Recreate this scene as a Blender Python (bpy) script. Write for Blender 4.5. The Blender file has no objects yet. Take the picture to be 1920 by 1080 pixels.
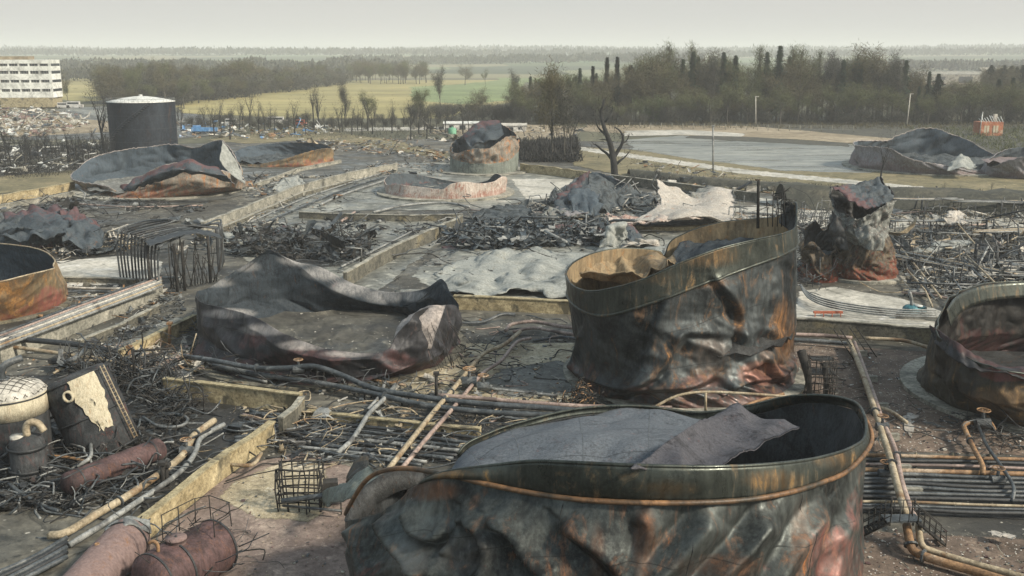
import bpy, math, random
import numpy as np
from mathutils import Vector, Matrix, noise, Euler
R_ = math.radians
sc = bpy.context.scene
COL = sc.collection

# ------------------------------------------------------------------ camera
F, PITCH, CAMH = 1900.0, R_(13.0), 30.0
cam_d = bpy.data.cameras.new('camera'); cam = bpy.data.objects.new('camera', cam_d); COL.objects.link(cam)
cam.location = (0, 0, CAMH); cam.rotation_euler = (math.pi/2 - PITCH, 0, 0)
cam_d.sensor_width = 36.0; cam_d.lens = 36.0*F/1920.0
cam_d.clip_start = 0.5; cam_d.clip_end = 30000
sc.camera = cam
# ------------------------------------------------------------------ world and sun
SUN_EL, SUN_AZ = R_(38), R_(118)       # azimuth measured from +Y (view direction) clockwise
w = bpy.data.worlds.new("World"); sc.world = w; w.use_nodes = True
nt = w.node_tree; nt.nodes.clear()
sky = nt.nodes.new('ShaderNodeTexSky'); sky.sky_type = 'NISHITA'; sky.sun_disc = False
sky.sun_elevation = SUN_EL; sky.sun_rotation = SUN_AZ
sky.air_density = 1.6; sky.dust_density = 6.0; sky.ozone_density = 1.0
bg = nt.nodes.new('ShaderNodeBackground'); bg.inputs[1].default_value = 0.105
bg2 = nt.nodes.new('ShaderNodeBackground'); bg2.inputs[0].default_value = (0.81, 0.81, 0.795, 1); bg2.inputs[1].default_value = 0.68
tcw = nt.nodes.new('ShaderNodeTexCoord'); sxw = nt.nodes.new('ShaderNodeSeparateXYZ'); rmw = nt.nodes.new('ShaderNodeValToRGB')   # cloud layer: pale and warm low down, cooler overhead
nt.links.new(tcw.outputs['Generated'], sxw.inputs[0])
cmb = nt.nodes.new('ShaderNodeMapping'); cmb.inputs['Scale'].default_value = (1.5, 1.5, 14); nt.links.new(tcw.outputs['Generated'], cmb.inputs[0])
cn = nt.nodes.new('ShaderNodeTexNoise'); cn.inputs['Scale'].default_value = 2.2; cn.inputs['Detail'].default_value = 5; nt.links.new(cmb.outputs[0], cn.inputs['Vector'])
ma = nt.nodes.new('ShaderNodeMath'); ma.operation = 'MULTIPLY_ADD'; ma.inputs[1].default_value = 0.07; nt.links.new(cn.outputs['Fac'], ma.inputs[0]); nt.links.new(sxw.outputs['Z'], ma.inputs[2])
e = rmw.color_ramp.elements; e[0].position = 0.03; e[0].color = (0.87, 0.85, 0.83, 1); e[1].position = 0.5; e[1].color = (0.56, 0.69, 0.77, 1)
x_ = e.new(0.08); x_.color = (0.81, 0.81, 0.80, 1); x_ = e.new(0.18); x_.color = (0.66, 0.745, 0.77, 1)
nt.links.new(ma.outputs[0], rmw.inputs[0]); nt.links.new(rmw.outputs[0], bg2.inputs[0])
mx = nt.nodes.new('ShaderNodeMixShader'); mx.inputs[0].default_value = 0.72      # a closed overcast over the clear sky
wo = nt.nodes.new('ShaderNodeOutputWorld')
nt.links.new(sky.outputs[0], bg.inputs[0]); nt.links.new(bg.outputs[0], mx.inputs[1]); nt.links.new(bg2.outputs[0], mx.inputs[2])
nt.links.new(mx.outputs[0], wo.inputs[0])
sd = bpy.data.lights.new('sun', 'SUN'); sd.energy = 4.0; sd.angle = R_(7); sd.color = (1.0, 0.90, 0.74)
so = bpy.data.objects.new('sun', sd); COL.objects.link(so)
sdir = Vector((math.sin(SUN_AZ)*math.cos(SUN_EL), math.cos(SUN_AZ)*math.cos(SUN_EL), math.sin(SUN_EL)))
so.rotation_euler = sdir.to_track_quat('Z', 'Y').to_euler(); so.location = (60, -40, 120)
sc.view_settings.view_transform = 'Standard'; sc.view_settings.look = 'None'; sc.view_settings.gamma = 1
sc.view_settings.exposure = 0.48
sc.cycles.volume_bounces = 2; sc.cycles.max_bounces = 6; sc.cycles.diffuse_bounces = 3
sc.cycles.glossy_bounces = 2; sc.cycles.transparent_max_bounces = 8
sc.cycles.use_denoising = True
sc.cycles.sample_clamp_indirect = 6

# ------------------------------------------------------------------ where things stand: a sight line meets the ground or a distance
cP, sP = math.cos(PITCH), math.sin(PITCH)
def ray(px, py):
    x = (px-960)/F; y = -(py-540)/F
    return Vector((x, cP + y*sP, -sP + y*cP))
def G(px, py, z=0.0):
    d = ray(px, py)
    return Vector((0, 0, CAMH)) + d*((z-CAMH)/d.z)
def PY(px, py, Y):
    d = ray(px, py)
    return Vector((0, 0, CAMH)) + d*(Y/d.y)
def ppm(Y, z=0.0):                       # picture pixels per metre at distance Y
    return F/(Y*cP + (CAMH-z)*sP)

# ------------------------------------------------------------------ object helpers
WL = {}
def tag(o, label=None, cat=None, group=None, kind=None):
    if label: o['label'] = label
    if cat: o['category'] = cat
    if group: o['group'] = group
    if kind: o['kind'] = kind
    return o
def thing(name, label, cat, loc, group=None):
    o = bpy.data.objects.new(name, None); COL.objects.link(o); o.empty_display_size = 0.3
    o.location = loc; WL[o.name] = Vector(loc)
    return tag(o, label, cat, group)
def copy_tree(o, parent=None):
    c = o.copy(); COL.objects.link(c); c.parent = parent
    for ch in list(o.children): copy_tree(ch, c)
    return c

class MB:
    def __init__(s): s.v = []; s.f = []; s.m = []; s.smooth = []; s.uv = None
    def add(s, verts, faces, m=0, smooth=False):
        b = len(s.v); s.v.extend([tuple(p) for p in verts])
        for f in faces: s.f.append(tuple(b+i for i in f)); s.m.append(m); s.smooth.append(smooth)
    def box(s, c, size, rot=0.0, m=0, tilt=None):
        M = Matrix.Rotation(rot, 4, 'Z')
        if tilt is not None: M = Euler(tilt).to_matrix().to_4x4()
        hx, hy, hz = size[0]/2, size[1]/2, size[2]/2
        P = [Vector(c) + M @ Vector((x*hx, y*hy, z*hz)) for z in (-1, 1) for x, y in ((-1,-1),(1,-1),(1,1),(-1,1))]
        s.add(P, [(0,3,2,1),(4,5,6,7),(0,1,5,4),(1,2,6,5),(2,3,7,6),(3,0,4,7)], m)
    def tube(s, pts, r, seg=8, m=0, cap=True, closed=False, smooth=True):
        pts = [Vector(p) for p in pts]; n = len(pts)
        rr = r if isinstance(r, (list, tuple)) else [r]*n
        up = Vector((0, 0, 1)); V = []; prev = None
        for i, p in enumerate(pts):
            a = pts[i-1] if (i > 0 or closed) else p
            b = pts[(i+1) % n] if (i < n-1 or closed) else p
            t = (b-a)
            t = t.normalized() if t.length > 1e-9 else Vector((1, 0, 0))
            if prev is None:
                x = t.cross(up)
                if x.length < 1e-3: x = t.cross(Vector((1, 0, 0)))
            else:
                x = prev - t*prev.dot(t)
                if x.length < 1e-4: x = t.cross(Vector((1, 0.3, 0)))
            x.normalize(); prev = x; y = t.cross(x)
            for k in range(seg):
                a_ = 2*math.pi*k/seg
                V.append(p + (x*math.cos(a_) + y*math.sin(a_))*rr[i])
        Fc = []
        for i in range(n if closed else n-1):
            j = (i+1) % n
            for k in range(seg):
                l = (k+1) % seg
                Fc.append((i*seg+k, i*seg+l, j*seg+l, j*seg+k))
        if cap and not closed:
            Fc.append(tuple(range(seg))[::-1]); Fc.append(tuple((n-1)*seg+k for k in range(seg)))
        s.add(V, Fc, m, smooth)
    def lathe(s, c, prof, seg=32, m=0, smooth=True, squash=None):   # prof: (radius, z)
        V = []; 
        for r, z in prof:
            for k in range(seg):
                a = 2*math.pi*k/seg; V.append(Vector(c)+Vector((r*math.cos(a), r*math.sin(a), z)))
        Fc = []
        for i in range(len(prof)-1):
            for k in range(seg):
                l = (k+1) % seg; Fc.append((i*seg+k, i*seg+l, (i+1)*seg+l, (i+1)*seg+k))
        s.add(V, Fc, m, smooth)
    def build(s, name, mats, parent=None, origin=None):
        me = bpy.data.meshes.new(name)
        o0 = WL.get(parent.name, Vector((0, 0, 0))) if parent is not None else (Vector(origin) if origin is not None else Vector((0, 0, 0)))
        arr = np.array(s.v, dtype=float).reshape(-1, 3) - np.array(o0)
        me.from_pydata(arr.tolist(), [], s.f)
        for mt in (mats if isinstance(mats, (list, tuple)) else [mats]): me.materials.append(mt)
        me.polygons.foreach_set('material_index', s.m)
        me.polygons.foreach_set('use_smooth', s.smooth)
        if s.uv is not None:
            at = me.attributes.new('lv', 'FLOAT', 'POINT'); at.data.foreach_set('value', s.uv)
        me.update()
        o = bpy.data.objects.new(name, me); COL.objects.link(o)
        if parent is not None: o.parent = parent; WL[o.name] = o0
        else: o.location = o0; WL[o.name] = o0
        return o

def smooth_path(pts, n=6):
    pts = [Vector(p) for p in pts]
    if len(pts) < 3: return pts
    out = []
    P = [pts[0]*2-pts[1]] + pts + [pts[-1]*2-pts[-2]]
    for i in range(1, len(P)-2):
        a, b, c, d = P[i-1], P[i], P[i+1], P[i+2]
        for k in range(n):
            t = k/n
            out.append(0.5*((2*b)+(c-a)*t+(2*a-5*b+4*c-d)*t*t+(3*b-a-3*c+d)*t**3))
    out.append(pts[-1]); return out

# ------------------------------------------------------------------ materials
MAT = {}
def newmat(name, rough=0.8, metal=0.0, spec=0.5):
    m = bpy.data.materials.new(name); m.use_nodes = True
    b = m.node_tree.nodes['Principled BSDF']
    b.inputs['Roughness'].default_value = rough; b.inputs['Metallic'].default_value = metal
    b.inputs['Specular IOR Level'].default_value = spec
    return m, m.node_tree, b
def N(nt, t, **kw):
    n = nt.nodes.new(t)
    for k, v in kw.items(): setattr(n, k, v)
    return n
def ramp(nt, src, stops):
    r = N(nt, 'ShaderNodeValToRGB'); e = r.color_ramp.elements
    e[0].position, e[1].position = stops[0][0], stops[-1][0]
    def col(c): return (c[0], c[1], c[2], 1) if isinstance(c, (tuple, list)) else (c, c, c, 1)
    e[0].color, e[1].color = col(stops[0][1]), col(stops[-1][1])
    for p, c in stops[1:-1]:
        x = e.new(p); x.color = col(c)
    nt.links.new(src, r.inputs[0]); return r.outputs[0]
def nz(nt, vec, scale, detail=5, rough=0.6, dist=0.0):
    n = N(nt, 'ShaderNodeTexNoise'); n.inputs['Scale'].default_value = scale
    n.inputs['Detail'].default_value = detail; n.inputs['Roughness'].default_value = rough; n.inputs['Distortion'].default_value = dist
    nt.links.new(vec, n.inputs['Vector']); return n.outputs['Fac']
def mapv(nt, scale=(1,1,1), kind='Object', rot=(0,0,0), loc=(0,0,0)):
    t = N(nt, 'ShaderNodeTexCoord'); m = N(nt, 'ShaderNodeMapping')
    m.inputs['Scale'].default_value = scale; m.inputs['Rotation'].default_value = rot; m.inputs['Location'].default_value = loc
    nt.links.new(t.outputs[kind], m.inputs[0]); return m.outputs[0]
def mix(nt, fac, a, b, mode='MIX'):
    x = N(nt, 'ShaderNodeMix'); x.data_type = 'RGBA'; x.blend_type = mode
    def put(sock, v):
        if isinstance(v, (tuple, list)): sock.default_value = (v[0], v[1], v[2], 1)
        elif isinstance(v, (int, float)): sock.default_value = v
        else: nt.links.new(v, sock)
    put(x.inputs[0], fac); put(x.inputs[6], a); put(x.inputs[7], b); return x.outputs[2]
def bump(nt, b, h, dist, strength=1.0):
    n = N(nt, 'ShaderNodeBump'); n.inputs['Distance'].default_value = dist; n.inputs['Strength'].default_value = strength
    nt.links.new(h, n.inputs['Height']); nt.links.new(n.outputs[0], b.inputs['Normal'])
def simple(name, c1, c2, scale=1.0, rough=0.8, metal=0.0, c3=None, bd=0.02, lo=0.35, hi=0.65, spec=0.5, stretch=(1,1,1)):
    m, nt, b = newmat(name, rough, metal, spec)
    v = mapv(nt, stretch); n = nz(nt, v, scale, 7, 0.65)
    c = ramp(nt, n, [(lo, c1), (hi, c2)])
    if c3 is not None:
        n2 = nz(nt, v, scale*0.37+0.11, 5, 0.6, 0.5); c = mix(nt, ramp(nt, n2, [(0.54, 0), (0.64, 1)]), c, c3)
    g = nz(nt, v, scale*5.5, 9, 0.78, 0.4)
    c = mix(nt, ramp(nt, g, [(0.36, 0.8), (0.56, 0.0)]), c, (c1[0]*0.35, c1[1]*0.35, c1[2]*0.35))
    nt.links.new(c, b.inputs['Base Color'])
    if bd: bump(nt, b, nz(nt, v, scale*6, 8, 0.7), bd*2)
    MAT[name] = m; return m

def steel(name, soot=(0.022,0.026,0.027), grey=(0.10,0.115,0.12), rust=(0.30,0.13,0.035), rusty=0.35,
          red=(0.20,0.05,0.045), redz=0.0, redamt=0.0, pale=(0.42,0.39,0.34), paleamt=0.15, rough=0.5, sc_=0.25, metal=0.2, bd=0.05, greyamt=0.5, seed=0.0, seams=0, soft=0):
    """fire-damaged plate: soot, bare scale, rust blooms and run-off, ash-white burnt paint; 'lv' is the height up the shell"""
    m, nt, b = newmat(name, rough, metal, 0.5 if metal > 0.05 else 0.22)
    v = mapv(nt, (1,1,0.75), loc=(seed*13.7, seed*7.3, seed*3.1))
    big = nz(nt, v, sc_*0.7, 8 if not soft else 4, 0.66 if not soft else .5, 1.1); med = nz(nt, v, sc_*2.1, 9, 0.7, 0.8); fine = nz(nt, v, sc_*16, 8, 0.75)
    def mth(op, a, b_=None, c_=None, clamp=False):
        n = N(nt, 'ShaderNodeMath', operation=op); n.use_clamp = clamp
        for k, x in enumerate((a, b_, c_)):
            if x is None: continue
            if isinstance(x, (int, float)): n.inputs[k].default_value = x
            else: nt.links.new(x, n.inputs[k])
        return n.outputs[0]
    gfac = ramp(nt, mth('ADD', mth('MULTIPLY', big, .7), mth('MULTIPLY', med, .3)), [(0.60-0.26*greyamt-.06*soft, 0), (0.69-0.26*greyamt+.08*soft, 1)])
    c = mix(nt, gfac, soot, grey)
    # run-off streaks
    vr = mapv(nt, (1,1,0.10), loc=(seed, 2, 0)); run = nz(nt, vr, sc_*9, 7, 0.7, 0.25)
    c = mix(nt, ramp(nt, run, [(0.40, 0.0), (0.62, 0.55)]), c, (soot[0]*0.55, soot[1]*0.55, soot[2]*0.55))
    c = mix(nt, ramp(nt, fine, [(0.46, 0.0), (0.66, 0.6 if not soft else .22)]), c, (min(1, grey[0]*1.6), min(1, grey[1]*1.6), min(1, grey[2]*1.55)))
    at = N(nt, 'ShaderNodeAttribute'); at.attribute_name = 'lv'; lv = at.outputs['Fac']
    if redamt > 0:
        s_ = mth('ADD', mth('MULTIPLY_ADD', med, 2.0, -0.95), lv)
        rf = mth('MULTIPLY', ramp(nt, s_, [(max(redz-0.10, 0.0), redamt), (redz+0.06, 0.0)]), ramp(nt, run, [(0.35, 0.45), (0.6, 1.0)]))
        c = mix(nt, rf, c, mix(nt, fine, (red[0]*.45, red[1]*.5, red[2]*.5), red))
    vs = mapv(nt, (1.0,1.0,0.30), loc=(5+seed*3.3, 3, 1)); streak = nz(nt, vs, sc_*2.4, 11, 0.72, 1.4)
    th = 0.70-0.26*rusty
    def attr(nm):
        a_ = N(nt, 'ShaderNodeAttribute'); a_.attribute_name = nm; return a_.outputs['Fac']
    rmv = attr('rm'); streak = mth('ADD', streak, mth('MULTIPLY', rmv, 0.11))
    rcol = mix(nt, ramp(nt, fine, [(0.35, 0), (0.65, 1)]), (rust[0]*0.30, rust[1]*0.28, rust[2]*0.35), rust)
    c = mix(nt, ramp(nt, streak, [(th-0.10, 0.0), (th, 0.35), (th+0.03, 0.9)]), c, rcol)
    c = mix(nt, mth('MULTIPLY', rmv, ramp(nt, mth('ADD', mth('MULTIPLY', med, .6), mth('MULTIPLY', run, .4)), [(0.38, .1), (0.60, .95)])), c, mix(nt, fine, (rust[0]*.22, rust[1]*.22, rust[2]*.3), (rust[0]*.75, rust[1]*.72, rust[2]*.8)))
    pr = mth('ADD', mth('MULTIPLY', attr('pm'), 1.0), mth('MULTIPLY_ADD', med, 1.6, -0.95))
    c = mix(nt, mth('MULTIPLY', ramp(nt, pr, [(0.15, 0), (0.42, .7)]), ramp(nt, run, [(0.3, .5), (.6, 1)])), c, mix(nt, fine, (red[0]*.6, red[1]*.6, red[2]*.6), (min(1, red[0]*.9+.01), red[1]*1.1+.02, red[2]*1.2+.02)))
    pl = nz(nt, v, sc_*2.3, 11, 0.74, 1.6); tp = 0.74-0.32*paleamt; c = mix(nt, mth('MULTIPLY', attr('wm'), ramp(nt, mth('ADD', mth('MULTIPLY', run, .5), mth('MULTIPLY', med, .5)), [(0.36, .15), (0.56, .8)])), c, mix(nt, fine, (pale[0]*.6, pale[1]*.6, pale[2]*.6), pale))  # wm lightens chosen blobs; on the bowl lips it paints in sky light
    c = mix(nt, ramp(nt, pl, [(tp, 0.0), (tp+0.05, 0.85)]), c, mix(nt, fine, (pale[0]*.55, pale[1]*.55, pale[2]*.55), pale))
    h = nz(nt, v, sc_*6, 9, 0.7)
    if seams:
        fr = mth('FRACT', mth('MULTIPLY', lv, seams)); ln = ramp(nt, fr, [(0.0, 1), (0.02, 0)])
        c = mix(nt, mth('MULTIPLY', ln, 0.75), c, (0.012, 0.012, 0.012)); h = mth('SUBTRACT', h, mth('MULTIPLY', ln, 0.5))
    nt.links.new(c, b.inputs['Base Color'])
    rr = N(nt, 'ShaderNodeMapRange'); rr.inputs['To Min'].default_value = max(.12, rough-0.14); rr.inputs['To Max'].default_value = min(1, rough+0.34)
    rr.inputs['From Min'].default_value = .35; rr.inputs['From Max'].default_value = .65
    nt.links.new(streak, rr.inputs[0]); nt.links.new(rr.outputs[0], b.inputs['Roughness'])
    if metal > 0.05:
        nt.links.new(ramp(nt, streak, [(th-0.08, metal), (th+0.02, metal*0.15)]), b.inputs['Metallic'])
    bump(nt, b, h, bd, 1.0)
    MAT[name] = m; return m

steel('steel_front_out', soft=1, soot=(0.009,0.012,0.013), grey=(0.12,0.135,0.13), rusty=0.24, rust=(0.40,0.16,0.05), red=(0.36,0.12,0.09), redz=0.50, redamt=0.35, rough=0.48, paleamt=0.22, pale=(0.30,0.27,0.24), greyamt=0.42, metal=0.62, sc_=0.22, seams=5, bd=0.02)
steel('steel_front_in', soot=(0.016,0.018,0.02), grey=(0.05,0.055,0.06), rusty=0.05, paleamt=0.1, pale=(0.16,0.16,0.17), rough=0.75, greyamt=0.6, metal=0.0, sc_=0.6)
steel('steel_ash', soot=(0.035,0.04,0.048), grey=(0.10,0.115,0.135), rusty=0.12, rust=(0.22,0.13,0.12), paleamt=0.35, pale=(0.24,0.26,0.28), rough=0.8, greyamt=0.9, metal=0.0, sc_=0.6, seams=3)
steel('steel_flap', soot=(0.018,0.018,0.022), grey=(0.07,0.07,0.082), rusty=0.05, rust=(0.2,0.12,0.11), paleamt=0.28, pale=(0.26,0.26,0.28), rough=0.6, greyamt=0.8, metal=0.0, sc_=0.7)
steel('steel_band', soft=1, soot=(0.028,0.034,0.030), grey=(0.075,0.085,0.075), rusty=0.22, rust=(0.30,0.18,0.06), paleamt=0.0, rough=0.34, greyamt=0.75, metal=0.65, bd=0.015, sc_=0.35)
steel('steel_two_out', soft=1, soot=(0.008,0.011,0.013), grey=(0.10,0.115,0.12), rusty=0.2, rust=(0.46,0.22,0.06), red=(0.26,0.10,0.07), redz=0.22, redamt=0.4, rough=0.5, paleamt=0.26, pale=(0.34,0.27,0.23), greyamt=0.40, metal=0.6, seed=2, sc_=0.22, seams=5, bd=0.02)
steel('steel_rust_in', soft=1, soot=(0.07,0.055,0.04), grey=(0.30,0.23,0.14), rusty=0.35, rust=(0.42,0.24,0.10), paleamt=0.1, rough=0.7, greyamt=0.8, metal=0.0, seed=3)
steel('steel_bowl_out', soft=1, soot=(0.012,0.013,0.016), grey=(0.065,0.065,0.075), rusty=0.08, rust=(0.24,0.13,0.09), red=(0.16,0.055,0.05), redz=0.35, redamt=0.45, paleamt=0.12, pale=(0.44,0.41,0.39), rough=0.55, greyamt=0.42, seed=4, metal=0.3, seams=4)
steel('steel_bowl_in', soot=(0.006,0.009,0.013), grey=(0.032,0.042,0.052), rusty=0.0, paleamt=0.04, pale=(0.44,0.43,0.42), rough=0.7, greyamt=0.8, metal=0.0, sc_=0.5, seed=5)  # pale raised for the sky-lit lip painted through wm
steel('steel_ochre_out', soft=1, soot=(0.05,0.045,0.04), grey=(0.22,0.17,0.10), rusty=0.5, rust=(0.46,0.24,0.07), red=(0.34,0.09,0.07), redz=0.35, redamt=0.8, paleamt=0.15, rough=0.65, greyamt=0.8, seed=6)
steel('steel_blue_in', soot=(0.016,0.023,0.031), grey=(0.062,0.082,0.102), rusty=0.0, paleamt=0.15, pale=(0.30,0.34,0.35), rough=0.75, greyamt=0.9, metal=0.0, sc_=0.4, seed=7)
steel('steel_far_red', soot=(0.05,0.045,0.04), grey=(0.22,0.20,0.17), rusty=0.50, rust=(0.48,0.22,0.08), red=(0.32,0.10,0.06), redz=0.34, redamt=0.75, paleamt=0.35, pale=(0.52,0.46,0.36), rough=0.7, greyamt=0.8, metal=0.0, sc_=0.3, seed=8)
steel('steel_white_red', soot=(0.12,0.10,0.09), grey=(0.42,0.37,0.33), rusty=0.45, rust=(0.34,0.15,0.10), red=(0.34,0.13,0.10), redz=0.45, redamt=0.6, paleamt=0.6, pale=(0.66,0.60,0.54), rough=0.75, greyamt=1.0, metal=0.0, sc_=0.4, seed=9)
steel('steel_dark_far', soot=(0.02,0.026,0.032), grey=(0.06,0.075,0.088), rusty=0.05, red=(0.25,0.08,0.07), redz=0.3, redamt=0.5, paleamt=0.12, pale=(0.26,0.30,0.31), rough=0.65, greyamt=0.8, metal=0.0, sc_=0.3, seed=10)
steel('steel_lilac', soot=(0.09,0.09,0.10), grey=(0.20,0.195,0.205), rusty=0.15, rust=(0.30,0.17,0.13), red=(0.20,0.12,0.11), redz=0.5, redamt=0.6, paleamt=0.25, pale=(0.42,0.36,0.34), rough=0.7, greyamt=1.0, metal=0.0, sc_=0.3, seed=11)
steel('steel_pale_sheet', soft=1, soot=(0.11,0.12,0.115), grey=(0.30,0.315,0.30), rusty=0.15, rust=(0.30,0.25,0.17), paleamt=0.35, pale=(0.46,0.46,0.42), rough=0.8, greyamt=1.1, metal=0.0, sc_=0.35, seed=12)
steel('steel_white_sheet', soot=(0.10,0.095,0.09), grey=(0.36,0.34,0.31), rusty=0.25, rust=(0.46,0.30,0.20), paleamt=0.62, pale=(0.62,0.58,0.53), rough=0.8, greyamt=1.2, metal=0.0, sc_=0.4, seed=13)
steel('steel_four_out', soft=1, soot=(0.012,0.013,0.013), grey=(0.07,0.065,0.05), rusty=0.22, rust=(0.36,0.23,0.10), redamt=0.0, paleamt=0.12, rough=0.55, greyamt=0.6, seed=14)
steel('steel_four_in', soot=(0.008,0.008,0.008), grey=(0.024,0.022,0.021), rusty=0.2, rust=(0.12,0.07,0.03), red=(0.24,0.03,0.03), redz=0.5, redamt=0.2, paleamt=0.03, rough=0.5, greyamt=0.4, seed=15)
steel('steel_soot', soot=(0.012,0.013,0.014), grey=(0.045,0.048,0.05), rusty=0.1, paleamt=0.05, rough=0.6, greyamt=0.5, sc_=0.8, seed=16)
steel('steel_heap', soot=(0.014,0.018,0.021), grey=(0.08,0.095,0.105), rusty=0.12, rust=(0.20,0.11,0.07), paleamt=0.25, pale=(0.34,0.36,0.36), rough=0.7, greyamt=0.6, sc_=0.9, metal=0.0, seed=17)
simple('pipe_black', (0.010,0.012,0.014), (0.04,0.045,0.05), 1.2, 0.55)
simple('pipe_dark', (0.022,0.027,0.031), (0.10,0.115,0.125), 0.9, 0.42, c3=(0.17,0.18,0.18))
simple('pipe_grey', (0.14,0.15,0.15), (0.34,0.35,0.34), 0.8, 0.6, c3=(0.07,0.07,0.07))
simple('pipe_rust', (0.14,0.075,0.035), (0.40,0.24,0.12), 0.7, 0.65, c3=(0.42,0.33,0.24))
simple('pipe_tan', (0.24,0.19,0.12), (0.50,0.43,0.31), 0.8, 0.65, c3=(0.20,0.12,0.06))
simple('pipe_pink', (0.22,0.16,0.14), (0.46,0.36,0.31), 0.6, 0.6, c3=(0.12,0.09,0.08))
simple('wood_char', (0.012,0.012,0.012), (0.05,0.047,0.042), 1.5, 0.9, bd=0.01)
simple('conc_ochre', (0.24,0.19,0.10), (0.60,0.51,0.32), 0.7, 0.9, c3=(0.10,0.09,0.06))
simple('conc_grey', (0.17,0.17,0.145), (0.46,0.44,0.37), 0.5, 0.9, c3=(0.08,0.08,0.07))
simple('conc_dark', (0.05,0.05,0.042), (0.20,0.19,0.15), 0.6, 0.9, c3=(0.22,0.19,0.12))
simple('conc_pale', (0.36,0.35,0.31), (0.60,0.57,0.51), 0.35, 0.85, c3=(0.22,0.21,0.19))
simple('office_white', (0.62,0.64,0.60), (0.80,0.81,0.77), 0.05, 0.8, bd=0)
# ================================================================== the land
def ground_mat(name, cols, scale=0.05, speck=None, rough=0.9, wet=0.0, bd=0.06, speckscale=3.0, speckth=0.66, stretch=(1,1,1)):
    m, nt, b = newmat(name, rough)
    v = mapv(nt, stretch); n = nz(nt, v, scale, 9, 0.68, 0.6)
    k = len(cols); c = ramp(nt, n, [(0.30+0.40*i/(k-1), x) for i, x in enumerate(cols)])
    f = nz(nt, v, speckscale*0.45, 8, 0.75)
    c = mix(nt, ramp(nt, f, [(0.30, 0.75), (0.62, 0.0)]), c, (cols[0][0]*0.45, cols[0][1]*0.45, cols[0][2]*0.45))
    st = nz(nt, v, scale*3.1+0.05, 10, 0.74, 1.2)
    c = mix(nt, ramp(nt, st, [(0.36, 0.8), (0.47, 0.0)]), c, (cols[0][0]*0.5, cols[0][1]*0.52, cols[0][2]*0.5))
    c = mix(nt, ramp(nt, st, [(0.56, 0.0), (0.66, 0.55)]), c, tuple(min(.7, q*1.35) for q in cols[-1]))
    if speck:
        vo = N(nt, 'ShaderNodeTexVoronoi'); vo.inputs['Scale'].default_value = speckscale; nt.links.new(v, vo.inputs['Vector'])
        sp = ramp(nt, vo.outputs['Distance'], [(0.10, 1), (0.22, 0)])
        gate = ramp(nt, nz(nt, v, speckscale*0.8, 3), [(speckth-0.1, 0), (speckth, 1)])
        c = mix(nt, mix(nt, 1.0, sp, gate, 'MULTIPLY'), c, speck)
    nt.links.new(c, b.inputs['Base Color'])
    if wet:
        nt.links.new(ramp(nt, nz(nt, v, scale*2.3, 4), [(0.45, rough), (0.60, wet)]), b.inputs['Roughness'])
    if bd: bump(nt, b, nz(nt, v, speckscale*0.8, 8, 0.7), bd, 1.0)
    MAT[name] = m; return m
ground_mat('g_soil', [(0.022,0.023,0.022),(0.055,0.054,0.048),(0.12,0.115,0.095),(0.22,0.205,0.165)], 0.06, speck=(0.45,0.43,0.38), wet=0.45, speckscale=1.6, speckth=0.6)
ground_mat('g_gravel_tan', [(0.18,0.15,0.10),(0.44,0.38,0.26),(0.64,0.57,0.44)], 0.16, speck=(0.62,0.58,0.5), speckscale=6, bd=0.05, speckth=0.5)  # values raised for the sunlit look of the sand patch
ground_mat('g_gravel_brown', [(0.075,0.055,0.042),(0.15,0.11,0.085),(0.25,0.195,0.15)], 0.18, speck=(0.75,0.72,0.68), speckscale=3.5, bd=0.06, speckth=0.56)
ground_mat('g_gravel_pink', [(0.13,0.095,0.08),(0.24,0.185,0.16),(0.38,0.31,0.255)], 0.22, speck=(0.5,0.45,0.4), speckscale=6, bd=0.04)
ground_mat('g_concrete', [(0.06,0.065,0.06),(0.20,0.205,0.185),(0.44,0.44,0.385)], 0.10, wet=0.35, bd=0.015, rough=0.7)
ground_mat('g_concrete_pale', [(0.22,0.215,0.19),(0.50,0.485,0.43),(0.68,0.65,0.58)], 0.10, wet=0.5, bd=0.015)
ground_mat('g_tarmac', [(0.04,0.042,0.04),(0.10,0.105,0.10),(0.20,0.20,0.18)], 0.08, wet=0.3, bd=0.02)
ground_mat('g_wet', [(0.13,0.14,0.135),(0.26,0.27,0.25),(0.42,0.42,0.37)], 0.05, wet=0.2, rough=0.5, bd=0.0, stretch=(0.25,1,1))
ground_mat('g_char', [(0.012,0.013,0.014),(0.035,0.037,0.038),(0.075,0.077,0.075)], 0.25, speck=(0.4,0.4,0.38), wet=0.5, speckscale=3.0, speckth=0.55, bd=0.1)
ground_mat('g_black', [(0.010,0.011,0.012),(0.026,0.027,0.027),(0.055,0.055,0.052)], 0.15, speck=(0.3,0.29,0.27), wet=0.4, speckscale=2.5, speckth=0.62)
ground_mat('g_ash', [(0.07,0.075,0.07),(0.17,0.175,0.165),(0.30,0.30,0.28)], 0.2, speck=(0.5,0.5,0.48), speckscale=3, bd=0.08)
ground_mat('g_grass_dull', [(0.09,0.085,0.045),(0.19,0.165,0.09),(0.30,0.25,0.15)], 0.08, bd=0.06)
ground_mat('g_tan', [(0.16,0.13,0.09),(0.30,0.25,0.17),(0.42,0.36,0.27)], 0.03, bd=0.05, speckscale=0.8)
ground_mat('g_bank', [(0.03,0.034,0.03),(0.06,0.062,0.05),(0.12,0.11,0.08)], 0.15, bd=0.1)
ground_mat('g_far', [(0.05,0.055,0.035),(0.10,0.10,0.06),(0.17,0.155,0.10)], 0.012, bd=0.0, speckscale=0.3)
ground_mat('g_stubble', [(0.24,0.215,0.085),(0.32,0.28,0.115),(0.40,0.34,0.15)], 0.010, bd=0.0, speckscale=0.05, stretch=(0.35,1,1))
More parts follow.
